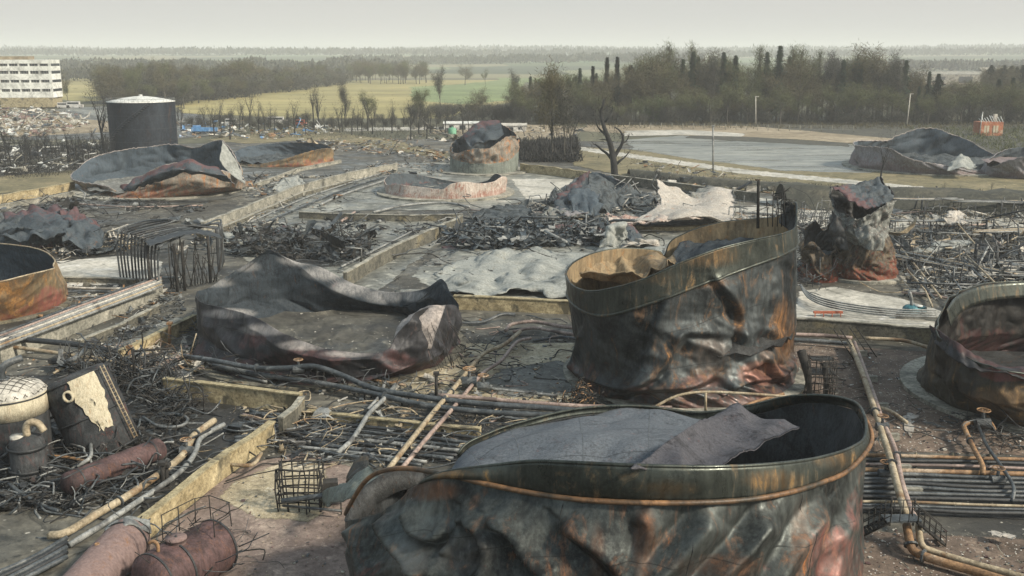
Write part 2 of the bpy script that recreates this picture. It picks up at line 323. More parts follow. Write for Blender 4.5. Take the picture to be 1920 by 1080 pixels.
ground_mat('g_green', [(0.14,0.19,0.075),(0.18,0.23,0.095),(0.22,0.27,0.12)], 0.010, bd=0.0, speckscale=0.05)
ground_mat('g_plough', [(0.17,0.12,0.085),(0.24,0.17,0.12),(0.30,0.22,0.16)], 0.02, bd=0.0, speckscale=0.1)
rng = random.Random(11)
PZ = [0.004]
EDGED = {}
def edged(mat):
    """the same ground stuff, breaking up raggedly at its border"""
    if mat in EDGED: return EDGED[mat]
    m = MAT[mat].copy(); m.name = mat + '_ragged'; nt = m.node_tree; b = nt.nodes['Principled BSDF']; out = [n for n in nt.nodes if n.type == 'OUTPUT_MATERIAL'][0]
    at = N(nt, 'ShaderNodeAttribute'); at.attribute_name = 'lv'
    v = mapv(nt); n1 = nz(nt, v, 0.35, 8, 0.75)
    a = N(nt, 'ShaderNodeMath', operation='ADD'); nt.links.new(at.outputs['Fac'], a.inputs[0]); nt.links.new(n1, a.inputs[1])
    f = ramp(nt, a.outputs[0], [(0.78, 0), (0.92, 1)])
    tr = N(nt, 'ShaderNodeBsdfTransparent'); ms = N(nt, 'ShaderNodeMixShader')
    nt.links.new(f, ms.inputs[0]); nt.links.new(tr.outputs[0], ms.inputs[1]); nt.links.new(b.outputs[0], ms.inputs[2]); nt.links.new(ms.outputs[0], out.inputs['Surface'])
    EDGED[mat] = m; return m
def patch(name, pts, z, mat, jit=0.5, kind='structure', n=10, ground=True):
    z = max(z, PZ[0]+0.004); PZ[0] = z
    P = [G(x, y, z) if ground else Vector((x, y, z)) for x, y in pts]
    out = []
    for i, p in enumerate(P):
        q = P[(i+1) % len(P)]; L = (q-p).length; k = max(2, min(n, int(L/2.0)))
        for j in range(k):
            t = j/k; r = p.lerp(q, t); s = jit*(0.0 if j == 0 else 1.0)*min(1, L/10)
            out.append(r + Vector((noise.noise(r*0.15)*s*2 + rng.uniform(-.3,.3)*s, noise.noise(r*0.15+Vector((7,7,7)))*s*2 + rng.uniform(-.3,.3)*s, 0)))
    K = len(out); area = sum(out[i].x*out[(i+1)%K].y - out[(i+1)%K].x*out[i].y for i in range(K))
    if area < 0: out = out[::-1]
    xs = [p.x for p in out]; ys = [p.y for p in out]; wdt = min(max(xs)-min(xs), max(ys)-min(ys))
    ins = min(0.2*wdt, 0.6+jit*3.2)
    inn = []
    for i, p in enumerate(out):
        t = (out[(i+1)%K]-out[i-1]); t.z = 0; t.normalize(); inn.append(p + Vector((-t.y, t.x, 0))*ins)
    if jit >= 1.5:
        mb = MB(); mb.add([(p.x, p.y, z) for p in out], [tuple(range(K))], 0); o = mb.build(name, MAT[mat]); tag(o, kind=kind); return o
    if jit <= 0.15:
        mb = MB(); mb.add([(p.x, p.y, z) for p in out], [tuple(range(K))], 0); o = mb.build(name, MAT[mat]); tag(o, kind=kind); return o
    n_ = 54; X = np.linspace(min(xs), max(xs), n_); Yg = np.linspace(min(ys), max(ys), n_); GX, GY = np.meshgrid(X, Yg)
    A = np.array([(p.x, p.y) for p in out]); B = np.roll(A, -1, 0); D = np.full(GX.shape, 1e9); ins_ = np.zeros(GX.shape, bool)
    for (ax, ay), (bx, by) in zip(A, B):
        dx, dy = bx-ax, by-ay; t = np.clip(((GX-ax)*dx+(GY-ay)*dy)/(dx*dx+dy*dy+1e-9), 0, 1); D = np.minimum(D, np.hypot(GX-ax-t*dx, GY-ay-t*dy))
        ins_ ^= ((ay > GY) != (by > GY)) & (GX < dx*(GY-ay)/(dy if abs(dy) > 1e-9 else 1e-9)+ax)
    at_ = np.where(ins_, np.clip(D/ins, 0, 1), 0); keep = (at_ > 0)
    mb = MB(); mb.v = [(float(x), float(y), z) for x, y in zip(GX.ravel(), GY.ravel())]
    for jy in range(n_-1):
        for ix in range(n_-1):
            if keep[jy:jy+2, ix:ix+2].any(): mb.f.append((jy*n_+ix, jy*n_+ix+1, (jy+1)*n_+ix+1, (jy+1)*n_+ix)); mb.m.append(0); mb.smooth.append(False)
    mb.uv = at_.ravel().tolist()
    o = mb.build(name, edged(mat) if jit > 0.15 else MAT[mat]); tag(o, kind=kind)
    return o
mb = MB(); mb.add([(-7000,-200,0),(7000,-200,0),(7000,10500,0),(-7000,10500,0)], [(0,1,2,3)]); tag(mb.build('ground', MAT['g_soil']), kind='structure')
mb = MB(); mb.add([(-6900,345,0.03),(-120,345,0.03),(-60,375,0.03),(200,330,0.03),(900,300,0.03),(6900,300,0.03),(6900,1300,0.03),(6900,10400,0.03),(-6900,10400,0.03)], [tuple(range(9))]); tag(mb.build('outlying_ground', MAT['g_far']), kind='structure')

# near ground sheets, pixel outlines laid on the ground
patch('gravel_bed', [(180,1080),(330,960),(430,880),(560,838),(700,880),(760,1080),(700,1300),(100,1300)], 0.010, 'g_gravel_pink', 0.3)
patch('sunlit_sand_bed', [(420,905),(520,862),(620,856),(640,930),(590,990),(470,980),(395,935)], 0.018, 'g_gravel_tan', 0.6)  # tan gravel, its colour brightened to stand for sunlight falling here
patch('gravel_floor', [(1480,640),(1700,655),(2250,680),(2400,872),(1640,852),(1400,800)], 0.010, 'g_gravel_brown', 0.3)
patch('gravel_strip', [(1480,985),(2400,1020),(2500,1300),(1400,1300)], 0.010, 'g_gravel_brown', 0.3)
patch('wet_floor', [(860,640),(1090,640),(1090,760),(900,760),(720,740)], 0.010, 'g_gravel_tan', 0.5)
patch('soot_floor', [(930,690),(1070,668),(1100,740),(960,752),(880,730)], 0.018, 'g_ash', 0.9)
patch('soot_bed', [(0,700),(300,690),(520,770),(380,900),(60,960),(-60,960),(-60,700)], 0.010, 'g_black', 0.5)
patch('oil_trench', [(540,760),(1000,790),(900,880),(560,860),(470,800)], 0.010, 'g_black', 0.4)
patch('pipe_trench', [(1500,848),(2400,874),(2450,1000),(1480,962)], 0.020, 'g_black', 0.2)
patch('dirt_bank', [(-40,945),(120,960),(240,1000),(60,1100),(-80,1100)], 0.016, 'g_soil', 0.5)
patch('concrete_yard', [(90,490),(240,478),(310,490),(300,530),(100,540)], 0.010, 'g_concrete_pale', 0.2)
patch('concrete_lane', [(140,690),(320,590),(370,600),(230,680)], 0.014, 'g_concrete', 0.2)
patch('concrete_apron', [(1488,545),(1560,535),(1700,560),(1780,585),(1790,628),(1480,604)], 0.014, 'g_concrete_pale', 0.3)
patch('concrete_floor', [(560,410),(800,400),(860,430),(700,560),(480,520),(420,450)], 0.010, 'g_concrete', 0.4)
patch('tank_yard', [(870,430),(1100,395),(1500,400),(1560,440),(1500,540),(1080,570),(860,560),(760,520)], 0.012, 'g_concrete', 0.6)
patch('ash_floor', [(520,430),(700,440),(660,500),(560,510),(480,480)], 0.018, 'g_black', 0.8)
patch('tank_floor', [(60,400),(380,380),(560,350),(740,310),(620,290),(300,330),(120,345)], 0.010, 'g_tarmac', 0.5)
patch('concrete_slab', [(440,420),(560,345),(740,305),(900,305),(1080,330),(1040,370),(900,395),(640,395),(520,430)], 0.010, 'g_concrete', 0.5)
patch('basin_floor', [(950,335),(1080,335),(1100,370),(980,375)], 0.018, 'g_concrete_pale', 0.5)
patch('grass_verge', [(-60,335),(135,318),(150,345),(-60,372)], 0.020, 'g_grass_dull', 0.5)
patch('grass_slope', [(380,262),(560,238),(740,262),(860,292),(850,300),(600,262),(460,270)], 0.024, 'g_grass_dull', 0.8)
patch('pipe_yard', [(1680,395),(1960,400),(1960,560),(1760,580),(1690,500)], 0.010, 'g_soil', 0.6)
patch('pale_ground', [(1240,395),(1520,380),(1960,410),(1960,425),(1600,430),(1300,440)], 0.014, 'g_concrete_pale', 1.2)
# lagoon side
patch('olive_verge', [(1080,275),(1180,280),(1590,318),(1960,335),(1960,400),(1560,372),(1240,345),(1070,310)], 0.035, 'g_grass_dull', 0.6)
patch('farm_track', [(1075,273),(1160,285),(1400,318),(1960,372),(1960,380),(1390,326),(1150,292),(1075,280)], 0.045, 'g_concrete_pale', 0.3)
patch('track', [(1230,352),(1400,368),(1600,388),(1960,398),(1960,404),(1590,395),(1390,377),(1230,360)], 0.045, 'g_concrete_pale', 0.3)
patch('lagoon', [(1165,262),(1300,251),(1450,258),(1600,270),(1700,285),(1640,325),(1480,322),(1320,302),(1180,281)], 0.045, 'g_wet', 1.0)
patch('clay_strip', [(1100,232),(1400,235),(1640,245),(1700,262),(1600,270),(1500,262),(1160,250),(1080,245)], 0.05, 'g_tan', 1.0)
patch('gravel_apron', [(1165,245),(1290,243),(1400,250),(1400,257),(1280,253),(1165,256)], 0.06, 'g_concrete_pale', 0.8)
patch('dark_bank_strip', [(1290,253),(1400,256),(1600,268),(1598,276),(1400,266),(1280,259)], 0.07, 'g_bank', 0.8)  # strip of dark embankment ground beside the lagoon
patch('scrub_ground', [(1100,222),(1960,226),(1960,300),(1700,262),(1400,236),(1100,234)], 0.04, 'g_bank', 1.5)
patch('yard', [(820,236),(1000,232),(1100,238),(1070,262),(900,262),(800,250)], 0.06, 'g_tan', 1.0)
patch('track_bed', [(640,240),(860,236),(860,243),(640,247)], 0.06, 'g_concrete_pale', 0.8)
# left far yard
patch('car_park', [(-60,262),(215,262),(330,262),(430,250),(380,215),(210,198),(120,202),(-60,238)], 0.035, 'g_tarmac', 0.8)
patch('car_park_lane', [(110,203),(205,200),(330,215),(330,240),(230,236),(160,214)], 0.045, 'g_concrete', 0.8)
patch('clay_verge', [(-60,222),(90,218),(215,228),(215,247),(-60,262)], 0.055, 'g_tan', 0.8)
# fields
patch('stubble_field', [(330,196),(420,178),(560,158),(660,151),(800,150),(960,150),(960,190),(830,222),(560,222),(340,212)], 0.06, 'g_stubble', 2.0)
patch('green_field', [(770,163),(860,158),(960,148),(990,151),(960,188),(860,196),(770,186)], 0.12, 'g_green', 3.0)
patch('green_field', [(930,146),(1250,143),(1260,150),(940,155)], 0.12, 'g_green', 3.0)
patch('meadow', [(112,150),(200,140),(215,185),(150,192),(105,185)], 0.12, 'g_stubble', 2.0)
patch('ploughed_field', [(1660,146),(1900,146),(1960,152),(1960,160),(1670,158)], 0.12, 'g_plough', 2.0)
patch('green_field', [(1560,141),(1760,139),(1760,144),(1560,146)], 0.12, 'g_green', 2.0)

# ---- rolling country in the distance
def hillz(x, y):
    t = min(1, max(0, (y-1300)/5200)); t = t*t*(3-2*t)
    h = 58*t*(0.75+0.55*noise.noise(Vector((x*0.00045+3.1, y*0.00035, 0))))
    h += 9*min(1, max(0, (y-1300)/900))*(0.5+0.9*noise.noise(Vector((x*0.0016, y*0.0011, 5.2))))
    return max(h, -2) if y > 1300 else -2
mb = MB(); nx, ny = 110, 70; V = []
for j in range(ny):
    y = 1300 + (10200-1300)*(j/(ny-1))**1.5
    for i in range(nx):
        x = -6800 + 13600*i/(nx-1); V.append((x, y, hillz(x, y)))
mb.add(V, [(j*nx+i, j*nx+i+1, (j+1)*nx+i+1, (j+1)*nx+i) for j in range(ny-1) for i in range(nx-1)], 0, True)
m, nt, b = newmat('hillside', 1.0)
v = mapv(nt, (1,1,1)); vo = N(nt, 'ShaderNodeTexVoronoi'); vo.inputs['Scale'].default_value = 0.0045; nt.links.new(v, vo.inputs['Vector'])
sp = N(nt, 'ShaderNodeSeparateColor'); nt.links.new(vo.outputs['Color'], sp.inputs[0])
nt.links.new(ramp(nt, sp.outputs[0], [(0.1, (0.05,0.065,0.04)), (0.45, (0.11,0.14,0.07)), (0.6, (0.20,0.18,0.11)), (0.9, (0.13,0.19,0.10))]), b.inputs['Base Color'])
MAT['hillside'] = m
tag(mb.build('hills', m), kind='structure')

# ================================================================== trees
simple('bark', (0.05,0.047,0.04), (0.13,0.12,0.10), 2.0, 0.95, bd=0.02)
simple('bark_burnt', (0.010,0.011,0.012), (0.035,0.036,0.036), 2.0, 0.9, bd=0.02)
simple('bark_pale', (0.12,0.115,0.10), (0.26,0.25,0.22), 2.0, 0.9, bd=0.02)
def leafmat(name, a, b_, sc=0.35):
    m, nt, b = newmat(name, 0.9, 0, 0.2); v = mapv(nt)
    nt.links.new(ramp(nt, nz(nt, v, sc, 4, 0.7), [(0.35, a), (0.65, b_)]), b.inputs['Base Color']); MAT[name] = m
leafmat('twig_brown', (0.055,0.052,0.030), (0.13,0.115,0.065))
leafmat('twig_olive', (0.055,0.065,0.030), (0.13,0.14,0.065))
leafmat('twig_grey', (0.035,0.037,0.032), (0.085,0.085,0.07))
leafmat('needle', (0.014,0.026,0.016), (0.040,0.060,0.034))
leafmat('needle_blue', (0.014,0.024,0.020), (0.032,0.052,0.042))
leafmat('shrub_green', (0.05,0.075,0.028), (0.11,0.15,0.055))
leafmat('far_wood', (0.03,0.036,0.028), (0.085,0.088,0.062), 0.02)
def limbs(mb, r, base, h, depth, spread, rad, tips, lean=(0,0), up=0.25, crook=0.25, seg=5):
    def grow(p, d, L, rr, lv):
        pts = [p]; rs = [rr]; n = 4
        for k in range(n):
            d2 = (d + Vector((r.uniform(-1,1), r.uniform(-1,1), r.uniform(-.4,.6)))*crook*0.6).normalized()
            d = (d*0.7 + d2*0.3 + Vector((0,0,up*0.12))).normalized()
            p = p + d*(L/n); pts.append(p); rs.append(rr*(1-0.55*(k+1)/n))
            if lv > 0 and (k > 0 or lv < depth):
                for _ in range(1 if r.random() < 0.65 else 2):
                    a = r.uniform(0, 6.283); sd_ = Vector((math.cos(a), math.sin(a), 0))
                    nd = (d*(1-spread) + sd_*spread + Vector((0,0,up))).normalized()
                    grow(p, nd, L*r.uniform(0.48,0.72), rs[-1]*0.62, lv-1)
        mb.tube(pts, rs, seg if lv >= depth-1 else 3, 0, cap=False)
        if lv <= 1: tips.append((p, d, L)); tips.append((pts[2], d, L))
    grow(Vector(base), Vector((lean[0], lean[1], 1)).normalized(), h*0.55, rad, depth)
def twigs(mb, r, tips, n, L, wd, upw=0.4, m=0):
    for _ in range(n):
        p, d, _l = tips[r.randrange(len(tips))]
        p = p + Vector((r.gauss(0,1), r.gauss(0,1), r.gauss(0,1)))*L*0.55
        t = (d*0.5 + Vector((r.gauss(0,1), r.gauss(0,1), r.gauss(0,.8)+upw))*0.7).normalized()*L*r.uniform(0.4,1.1)
        s_ = t.cross(Vector((r.gauss(0,1), r.gauss(0,1), r.gauss(0,1)))).normalized()*wd
        mb.add([p-s_, p+s_, p+t], [(0,1,2)], m)
def make_tree(kind, seed, h, name='bare_tree', label='', cat='tree', group=None, loc=(0,0,0)):
    r = random.Random(seed); o = thing(name, label, cat, Vector(loc), group); L0 = Vector(loc)
    tk, cr = MB(), MB(); tips = []
    if kind in ('oak', 'burnt', 'burnt_twisted', 'tallbare', 'scrubby'):
        if kind == 'oak': limbs(tk, r, (0,0,0), h, 3, 0.66, h*0.022, tips, up=0.16, crook=0.45)
        elif kind == 'tallbare': limbs(tk, r, (0,0,0), h*1.15, 3, 0.36, h*0.014, tips, up=0.45, crook=0.25)
        elif kind == 'scrubby': limbs(tk, r, (0,0,0), h, 3, 0.5, h*0.02, tips, up=0.3, crook=0.6)
        elif kind == 'burnt': limbs(tk, r, (0,0,0), h*1.1, 2, 0.38, h*0.027, tips, up=0.35, crook=0.38, lean=(r.uniform(-.06,.06), 0))
        else: limbs(tk, r, (0,0,0), h, 2, 0.6, h*0.042, tips, up=0.35, crook=1.1, seg=7)
        mat = {'oak':'twig_brown','tallbare':'twig_grey','scrubby':'twig_olive'}.get(kind, 'bark_burnt')
        nn = {'oak':3600,'tallbare':2600,'scrubby':2600,'burnt':220,'burnt_twisted':170}[kind]
        twigs(cr, r, tips, nn, h*0.085, {'burnt':0.07,'burnt_twisted':0.09}.get(kind, h*0.0032), m=0)
        bark = 'bark_burnt' if 'burnt' in kind else 'bark'
    elif kind == 'poplar':
        tk.tube([(0,0,0),(0.1,0,h*0.5),(0,0.1,h*0.97)], [h*0.014,h*0.009,0.03], 6, cap=False)
        for _ in range(90):
            z = h*r.uniform(0.18,0.95); a = r.uniform(0,6.283); L = h*0.14*(1.1-z/h)+h*0.04
            d = Vector((math.cos(a)*0.6, math.sin(a)*0.6, 1)).normalized(); p = Vector((0,0,z))
            tk.tube([p, p+d*L], [0.09,0.02], 3, cap=False); tips += [(p+d*L, d, L), (p+d*L*0.5, d, L)]
        twigs(cr, r, tips, 1700, h*0.06, h*0.0024, 0.7); mat, bark = 'twig_olive', 'bark'
    elif kind in ('conifer', 'cypress', 'pine'):
        tk.tube([(0,0,0),(0,0,h*0.96)], [h*0.016,0.04], 6, cap=False)
        wdt = {'conifer':0.20,'cypress':0.11,'pine':0.24}[kind]; nn = 2600
        for _ in range(nn):
            t = r.random()**0.75
            if kind == 'pine': t = 0.35 + 0.65*t
            z = h*(0.08+0.92*t) if kind != 'pine' else h*t
            prof = (1-t)**1.0 if kind == 'conifer' else ((1-t)**0.85 if kind == 'cypress' else math.sin(min(1, (1-t)/0.65)*2.2)**0.8 if t < 1 else 0)
            layer = 0.66 + 0.34*math.sin(t*h*1.5 + 2*math.sin(seed)) + .15*math.sin(t*h*4.1)
            R0 = h*wdt*prof*layer + 0.15
            a = r.uniform(0, 6.283); q = R0*(r.random()**0.35)*(0.75+0.35*math.sin(a*3+seed+z))
            p = Vector((q*math.cos(a), q*math.sin(a), z)); out = Vector((math.cos(a), math.sin(a), -0.35 if kind == 'conifer' else 0.8)).normalized()
            s_ = Vector((-math.sin(a), math.cos(a), r.uniform(-.4,.4)))*h*0.011; tt = out*h*r.uniform(0.02,0.05)
            cr.add([p-s_, p+s_, p+tt], [(0,1,2)])
        mat, bark = ('needle_blue' if kind == 'cypress' else 'needle'), 'bark'
    elif kind == 'bush':
        for _ in range(9):
            a = r.uniform(0,6.283); d = Vector((math.cos(a)*.6, math.sin(a)*.6, 1)).normalized()
            tk.tube([Vector((0,0,0)), d*h*0.5, d*h*0.8+Vector((0,0,.1*h))], [h*0.02,h*0.012,0.01], 4, cap=False); tips += [(d*h*.6, d, h), (d*h*.35, d, h), (d*h*.85, d, h)]
        twigs(cr, r, tips, 1500, h*0.28, h*0.008, 0.3); mat, bark = 'twig_grey', 'bark'
    zz = np.sort(np.array(cr.v)[:, 2])[int(len(cr.v)*0.997)]; k_ = h/zz if kind != 'bush' else 1.0
    tk.v = [tuple(Vector(p)*k_) for p in tk.v]; cr.v = [tuple(Vector(p)*k_) for p in cr.v]
    tk.v = [tuple(Vector(p)+L0) for p in tk.v]; cr.v = [tuple(Vector(p)+L0) for p in cr.v]
    tk.build('trunk', MAT[bark], o); cr.build('crown' if kind != 'bush' else 'twigs', MAT[mat], o)
    return o
TT = {}
def plant(kind, x, Y, h, name, label, group=None, variant=0, cat='tree', mat=None, rot=None, z=0.0):
    """x in metres"""
    key = (kind, variant, mat)
    if key not in TT:
        o = make_tree(kind, 100+variant*17+len(kind), 20.0, name, label, cat, group, (0,0,0))
        if mat: o.children[-1].data.materials[0] = MAT[mat]
        TT[key] = o
    else:
        o = copy_tree(TT[key]); o.name = name
        for k in ('group',):
            if k in o: del o[k]
        tag(o, label, cat, group)
    o.location = (x, Y, z); s = h/20.0; o.scale = (s, s, s)
    o.rotation_euler = (0, 0, rng.uniform(0, 6.28) if rot is None else rot)
    return o
def plant_px(kind, px, py, top, name, label, **kw):
    p = G(px, py); h = PY(px, top, p.y).z
    return plant(kind, p.x, p.y, max(h, 1.0), name, label, **kw)

# ---- tree belt on the right, behind the lagoon: the skyline first
belt = [ # px, top y, kind, variant, label
 (968,150,'scrubby',0,'loose grey-green tree at the left end of the right-hand tree belt'),
 (1062,133,'scrubby',1,'bushy olive tree just right of the tall bare tree with twin stems'),
 (1086,128,'conifer',0,'small dark pointed conifer left of the twin black cypresses'),
 (1110,124,'cypress',1,'short dark conifer directly left of the twin black cypresses'),
 (1136,108,'cypress',0,'left one of the twin black cypresses at the belt\'s left shoulder'),
 (1155,107,'cypress',0,'right one of the twin black cypresses at the belt\'s left shoulder'),
 (1180,122,'pine',0,'low dark evergreen between the twin cypresses and the tall brown trees'),
 (1212,92,'oak',0,'broad brown bare tree, first of the tall ones right of the twin cypresses'),
 (1250,76,'poplar',0,'tallest olive bare tree of the belt with a rounded feathery top'),
 (1292,78,'poplar',1,'feathery narrow bare tree beside the tallest olive tree'),
 (1330,96,'tallbare',0,'thin grey bare tree in the middle of the right-hand belt'),
 (1350,92,'oak',1,'spreading bare tree behind the dark spruces of the belt'),
 (1374,104,'conifer',1,'dark spruce left of the two thin bare poles on the skyline'),
 (1418,84,'poplar',2,'very thin spire-like bare tree rising above the dark spruces'),
 (1432,98,'conifer',0,'dark spruce between two thin spire-like bare trees'),
 (1455,86,'conifer',2,'tallest dark spruce of the right-hand belt'),
 (1480,82,'poplar',0,'slim bare poplar right of the tallest dark spruce'),
 (1495,84,'poplar',1,'second slim bare poplar right of the tallest dark spruce'),
 (1530,92,'poplar',2,'fuzzy olive poplar left of the two small conifers'),
 (1552,98,'tallbare',1,'thin leaning bare tree just left of the two small conifers'),
 (1574,112,'conifer',1,'left one of two small dark conifers before the big spreading tree'),
 (1596,118,'conifer',2,'right one of two small dark conifers before the big spreading tree'),
 (1648,81,'oak',2,'big spreading bare tree with an open crown, highest at the right'),
 (1682,92,'tallbare',2,'bare tree leaning right beside the big spreading crown'),
 (1735,134,'conifer',0,'small dark conifer standing right of the big spreading tree'),
 (1752,138,'pine',1,'low dark evergreen near the ploughed field on the right'),
]
for i, (px, top, kd, vr, lb) in enumerate(belt):
    Y = 455 + (i*37 % 23)
    x = PY(px, 230, Y).x; h = PY(px, top, Y).z
    nm = 'conifer_tree' if kd in ('conifer','cypress','pine') else 'bare_tree'
    plant(kd, x, Y, h, nm, lb, variant=vr, group='trees of the belt behind the lagoon')
kinds = ['oak','tallbare','scrubby','oak','conifer','tallbare','oak','scrubby','poplar','conifer']
for i in range(105):
    px = 985 + (i*9.4 % 970); row = i % 3; Y = 462 + row*16 + rng.uniform(-6, 6)
    if px < 1180: top = 150 - (px-985)*0.06
    elif px < 1640: top = 110
    elif px < 1700: top = 122
    else: top = 158 + (px-1700)*0.0
    top += rng.uniform(-14, 14)
    x = PY(px, 230, Y).x; h = PY(px, top, Y).z; kd = kinds[rng.randrange(len(kinds))]
    ev = kd in ('pine', 'conifer')
    plant(kd, x, Y, h, 'conifer_tree' if ev else 'bare_tree',
          'dark evergreen packed among the winter trees of the belt behind the lagoon' if ev else 'leafless winter tree packed in the dense belt behind the lagoon',
          variant=rng.randrange(3), group='evergreens inside the belt' if ev else 'bare trees inside the belt')
for i in range(46):
    px = 985 + i*21 + rng.uniform(-8, 8); Y = 448 + rng.uniform(-6, 10)
    if px > 1940: continue
    plant('bush', PY(px, 230, Y).x, Y, rng.uniform(4, 8.5), 'bush', 'grey leafless bush at the foot of the tree belt behind the lagoon', variant=i % 2, cat='bush', group='bushes at the foot of the belt')
plant_px('bush', 1212, 232, 182, 'bush', 'rounded pale green bush at the foot of the belt near its left end', variant=5, cat='bush', mat='shrub_green')
for i in range(84):
    px = 985 + i*11.4 + rng.uniform(-6, 6); Y = 446 + (i % 3)*13 + rng.uniform(-4, 4)
    o = plant(['scrubby','oak','conifer'][i % 3], PY(px, 230, Y).x, Y, rng.uniform(9, 20), 'young_tree', 'half-grown tree filling the lower storey of the belt behind the lagoon', variant=i % 3, group='half-grown trees inside the belt')
    o.scale.x *= 1.35; o.scale.y *= 1.35
# dark wood corner at far right behind the brick house
for i in range(34):
    px = 1845 + rng.uniform(0, 95); Y = 640 + rng.uniform(0, 90)
    plant('pine' if i % 2 else 'oak', PY(px, 200, Y).x, Y, PY(px, 124+rng.uniform(-3,9)-(px-1845)*0.04, Y).z, 'woodland_tree', 'dark tree in the wood at the far right edge above the brick house', variant=i % 3, group='trees of the wood at the far right')
for i in range(60):
    px = 1690 + rng.uniform(0, 250); Y = 490 + rng.uniform(0, 110)
    plant(['oak','scrubby','tallbare'][i % 3], PY(px, 200, Y).x, Y, rng.uniform(9, 16), 'bare_tree', 'low bare tree below the ploughed field at the right', variant=i % 3, group='low trees below the ploughed field')
# ---- wood at the left behind the stubble field
for i in range(120):
    px = 190 + (i*4.15 % 480) + rng.uniform(-6, 6)
    yb = 197 - max(0, px-330)*0.125
    Y = G(px, max(yb, 152)).y + rng.uniform(0, 140)
    top = 112 + 14*abs(math.sin(px*0.021)) + rng.uniform(-6, 10) + max(0, px-520)*0.06
    h = min(PY(px, top, Y).z, 29)
    plant(['oak','scrubby','oak','tallbare'][i % 4], PY(px, 180, Y).x, Y, h, 'woodland_tree', 'bare tree in the hazy wood behind the yellow field on the left', variant=i % 3, mat='twig_grey', group='trees of the wood on the left')
for i in range(84):
    px = 195 + i*5.4 + rng.uniform(-4, 4); yb = 199 - max(0, px-330)*0.125; Y = G(px, max(yb, 154)).y + rng.uniform(-10, 60)
    o = plant(['scrubby','oak','bush'][i % 3], PY(px, 180, Y).x, Y, rng.uniform(10, 17), 'young_tree', 'half-grown tree at the foot of the hazy wood on the left', variant=i % 2, mat='twig_grey', group='half-grown trees of the wood on the left')
    o.scale.x *= 1.5; o.scale.y *= 1.5
for i in range(40):
    px = rng.uniform(655, 800); Y = rng.uniform(1050, 1250)
    plant(['oak','scrubby'][i % 2], PY(px, 150, Y).x, Y, rng.uniform(17, 24), 'woodland_tree', 'pale hazy tree of the small wood beyond the middle of the yellow field', variant=i % 3, group='trees of the small hazy wood in the middle')
for i, (px, yb, top, kd, lb) in enumerate([
 (212,205,125,'oak','dark round-headed tree standing just left behind the upright tank'),
 (262,200,128,'scrubby','tree rising directly behind the upright tank'),
 (310,200,132,'oak','tree behind the right edge of the upright tank'),
 (345,205,140,'scrubby','tree at the field\'s left corner, right of the upright tank'),
 (112,196,132,'oak','dark tree beside the right end wall of the white office block'),
 (128,192,150,'scrubby','smaller tree right of the white office block before the meadow'),
 (826,208,122,'tallbare','isolated hazy tree in the green field, left of a pair'),
 (872,160,120,'oak','hazy round tree at the far edge of the green field'),
 (910,158,128,'scrubby','small hazy tree right of the round one at the green field\'s edge'),
 (895,228,162,'oak','dark rounded bare tree behind the tall crumpled tank in the middle'),
 (965,205,128,'tallbare','thin tree between the green field and the big twin-stemmed tree'),
 (650,236,152,'tallbare','slim bare sapling in front of the middle of the yellow field'),
 (692,236,168,'scrubby','thin scrubby sapling in front of the yellow field'),
 (780,240,165,'scrubby','spindly sapling in front of the green field'),
 ]): plant_px(kd, px, yb, top, 'bare_tree', lb, variant=i % 3)
for i in range(26):
    px = 770+rng.uniform(0, 200); plant_px('bush', px, rng.uniform(205,228), 196, 'bush', 'low scrub bush between the fields and the depot', variant=i % 2, cat='bush', group='scrub bushes before the fields')
for i in range(52):
    px = 330 + i*12.3; yy = 230 + rng.uniform(-4, 14); plant_px('bush', px, yy, yy-rng.uniform(8, 20), 'bush', 'low scrub bush along the depot side of the yellow field', variant=i % 2, cat='bush', group='scrub bushes along the field edge')

# ---- woodland masses far away
def far_wood(px0, px1, Y0, Y1, n, hh, seed, size):
    r = random.Random(seed); mb = MB()
    for _ in range(n):
        Y = r.uniform(Y0, Y1); px = r.uniform(px0, px1); x = PY(px, 120, Y).x; z0 = max(0, hillz(x, Y))
        c = noise.noise(Vector((x*0.02, Y*0.02, seed)))
        cz = hh*(0.55+0.45*noise.noise(Vector((x*0.05, Y*0.01, seed)))+0.25*c)*r.random()**0.5
        p = Vector((x, Y, z0+cz)); a = r.uniform(0, 6.28)
        d = Vector((math.cos(a), math.sin(a), r.uniform(-.5,.5)))*size*r.uniform(.5,1.2); e = Vector((r.uniform(-.4,.4), r.uniform(-.4,.4), 1))*size*r.uniform(.5,1.2)
        mb.add([p-d*0.6, p+d*0.5-e*0.2, p+e], [(0,1,2)])
    tag(mb.build('far_woodland', MAT['far_wood'], origin=(mb.v[0][0], mb.v[0][1], 0)), 'hazy mass of distant woodland on the horizon', kind='stuff')
far_wood(-150, 760, 1500, 1750, 16000, 26, 1, 4.5)
far_wood(-150, 420, 1150, 1250, 6000, 20, 2, 3.5)
far_wood(640, 1320, 2300, 2600, 9000, 24, 3, 6)
far_wood(1500, 2100, 1700, 2000, 8000, 22, 4, 5)
far_wood(-200, 2100, 3400, 3900, 14000, 30, 5, 9)
far_wood(-200, 2100, 5200, 5600, 10000, 34, 6, 13)

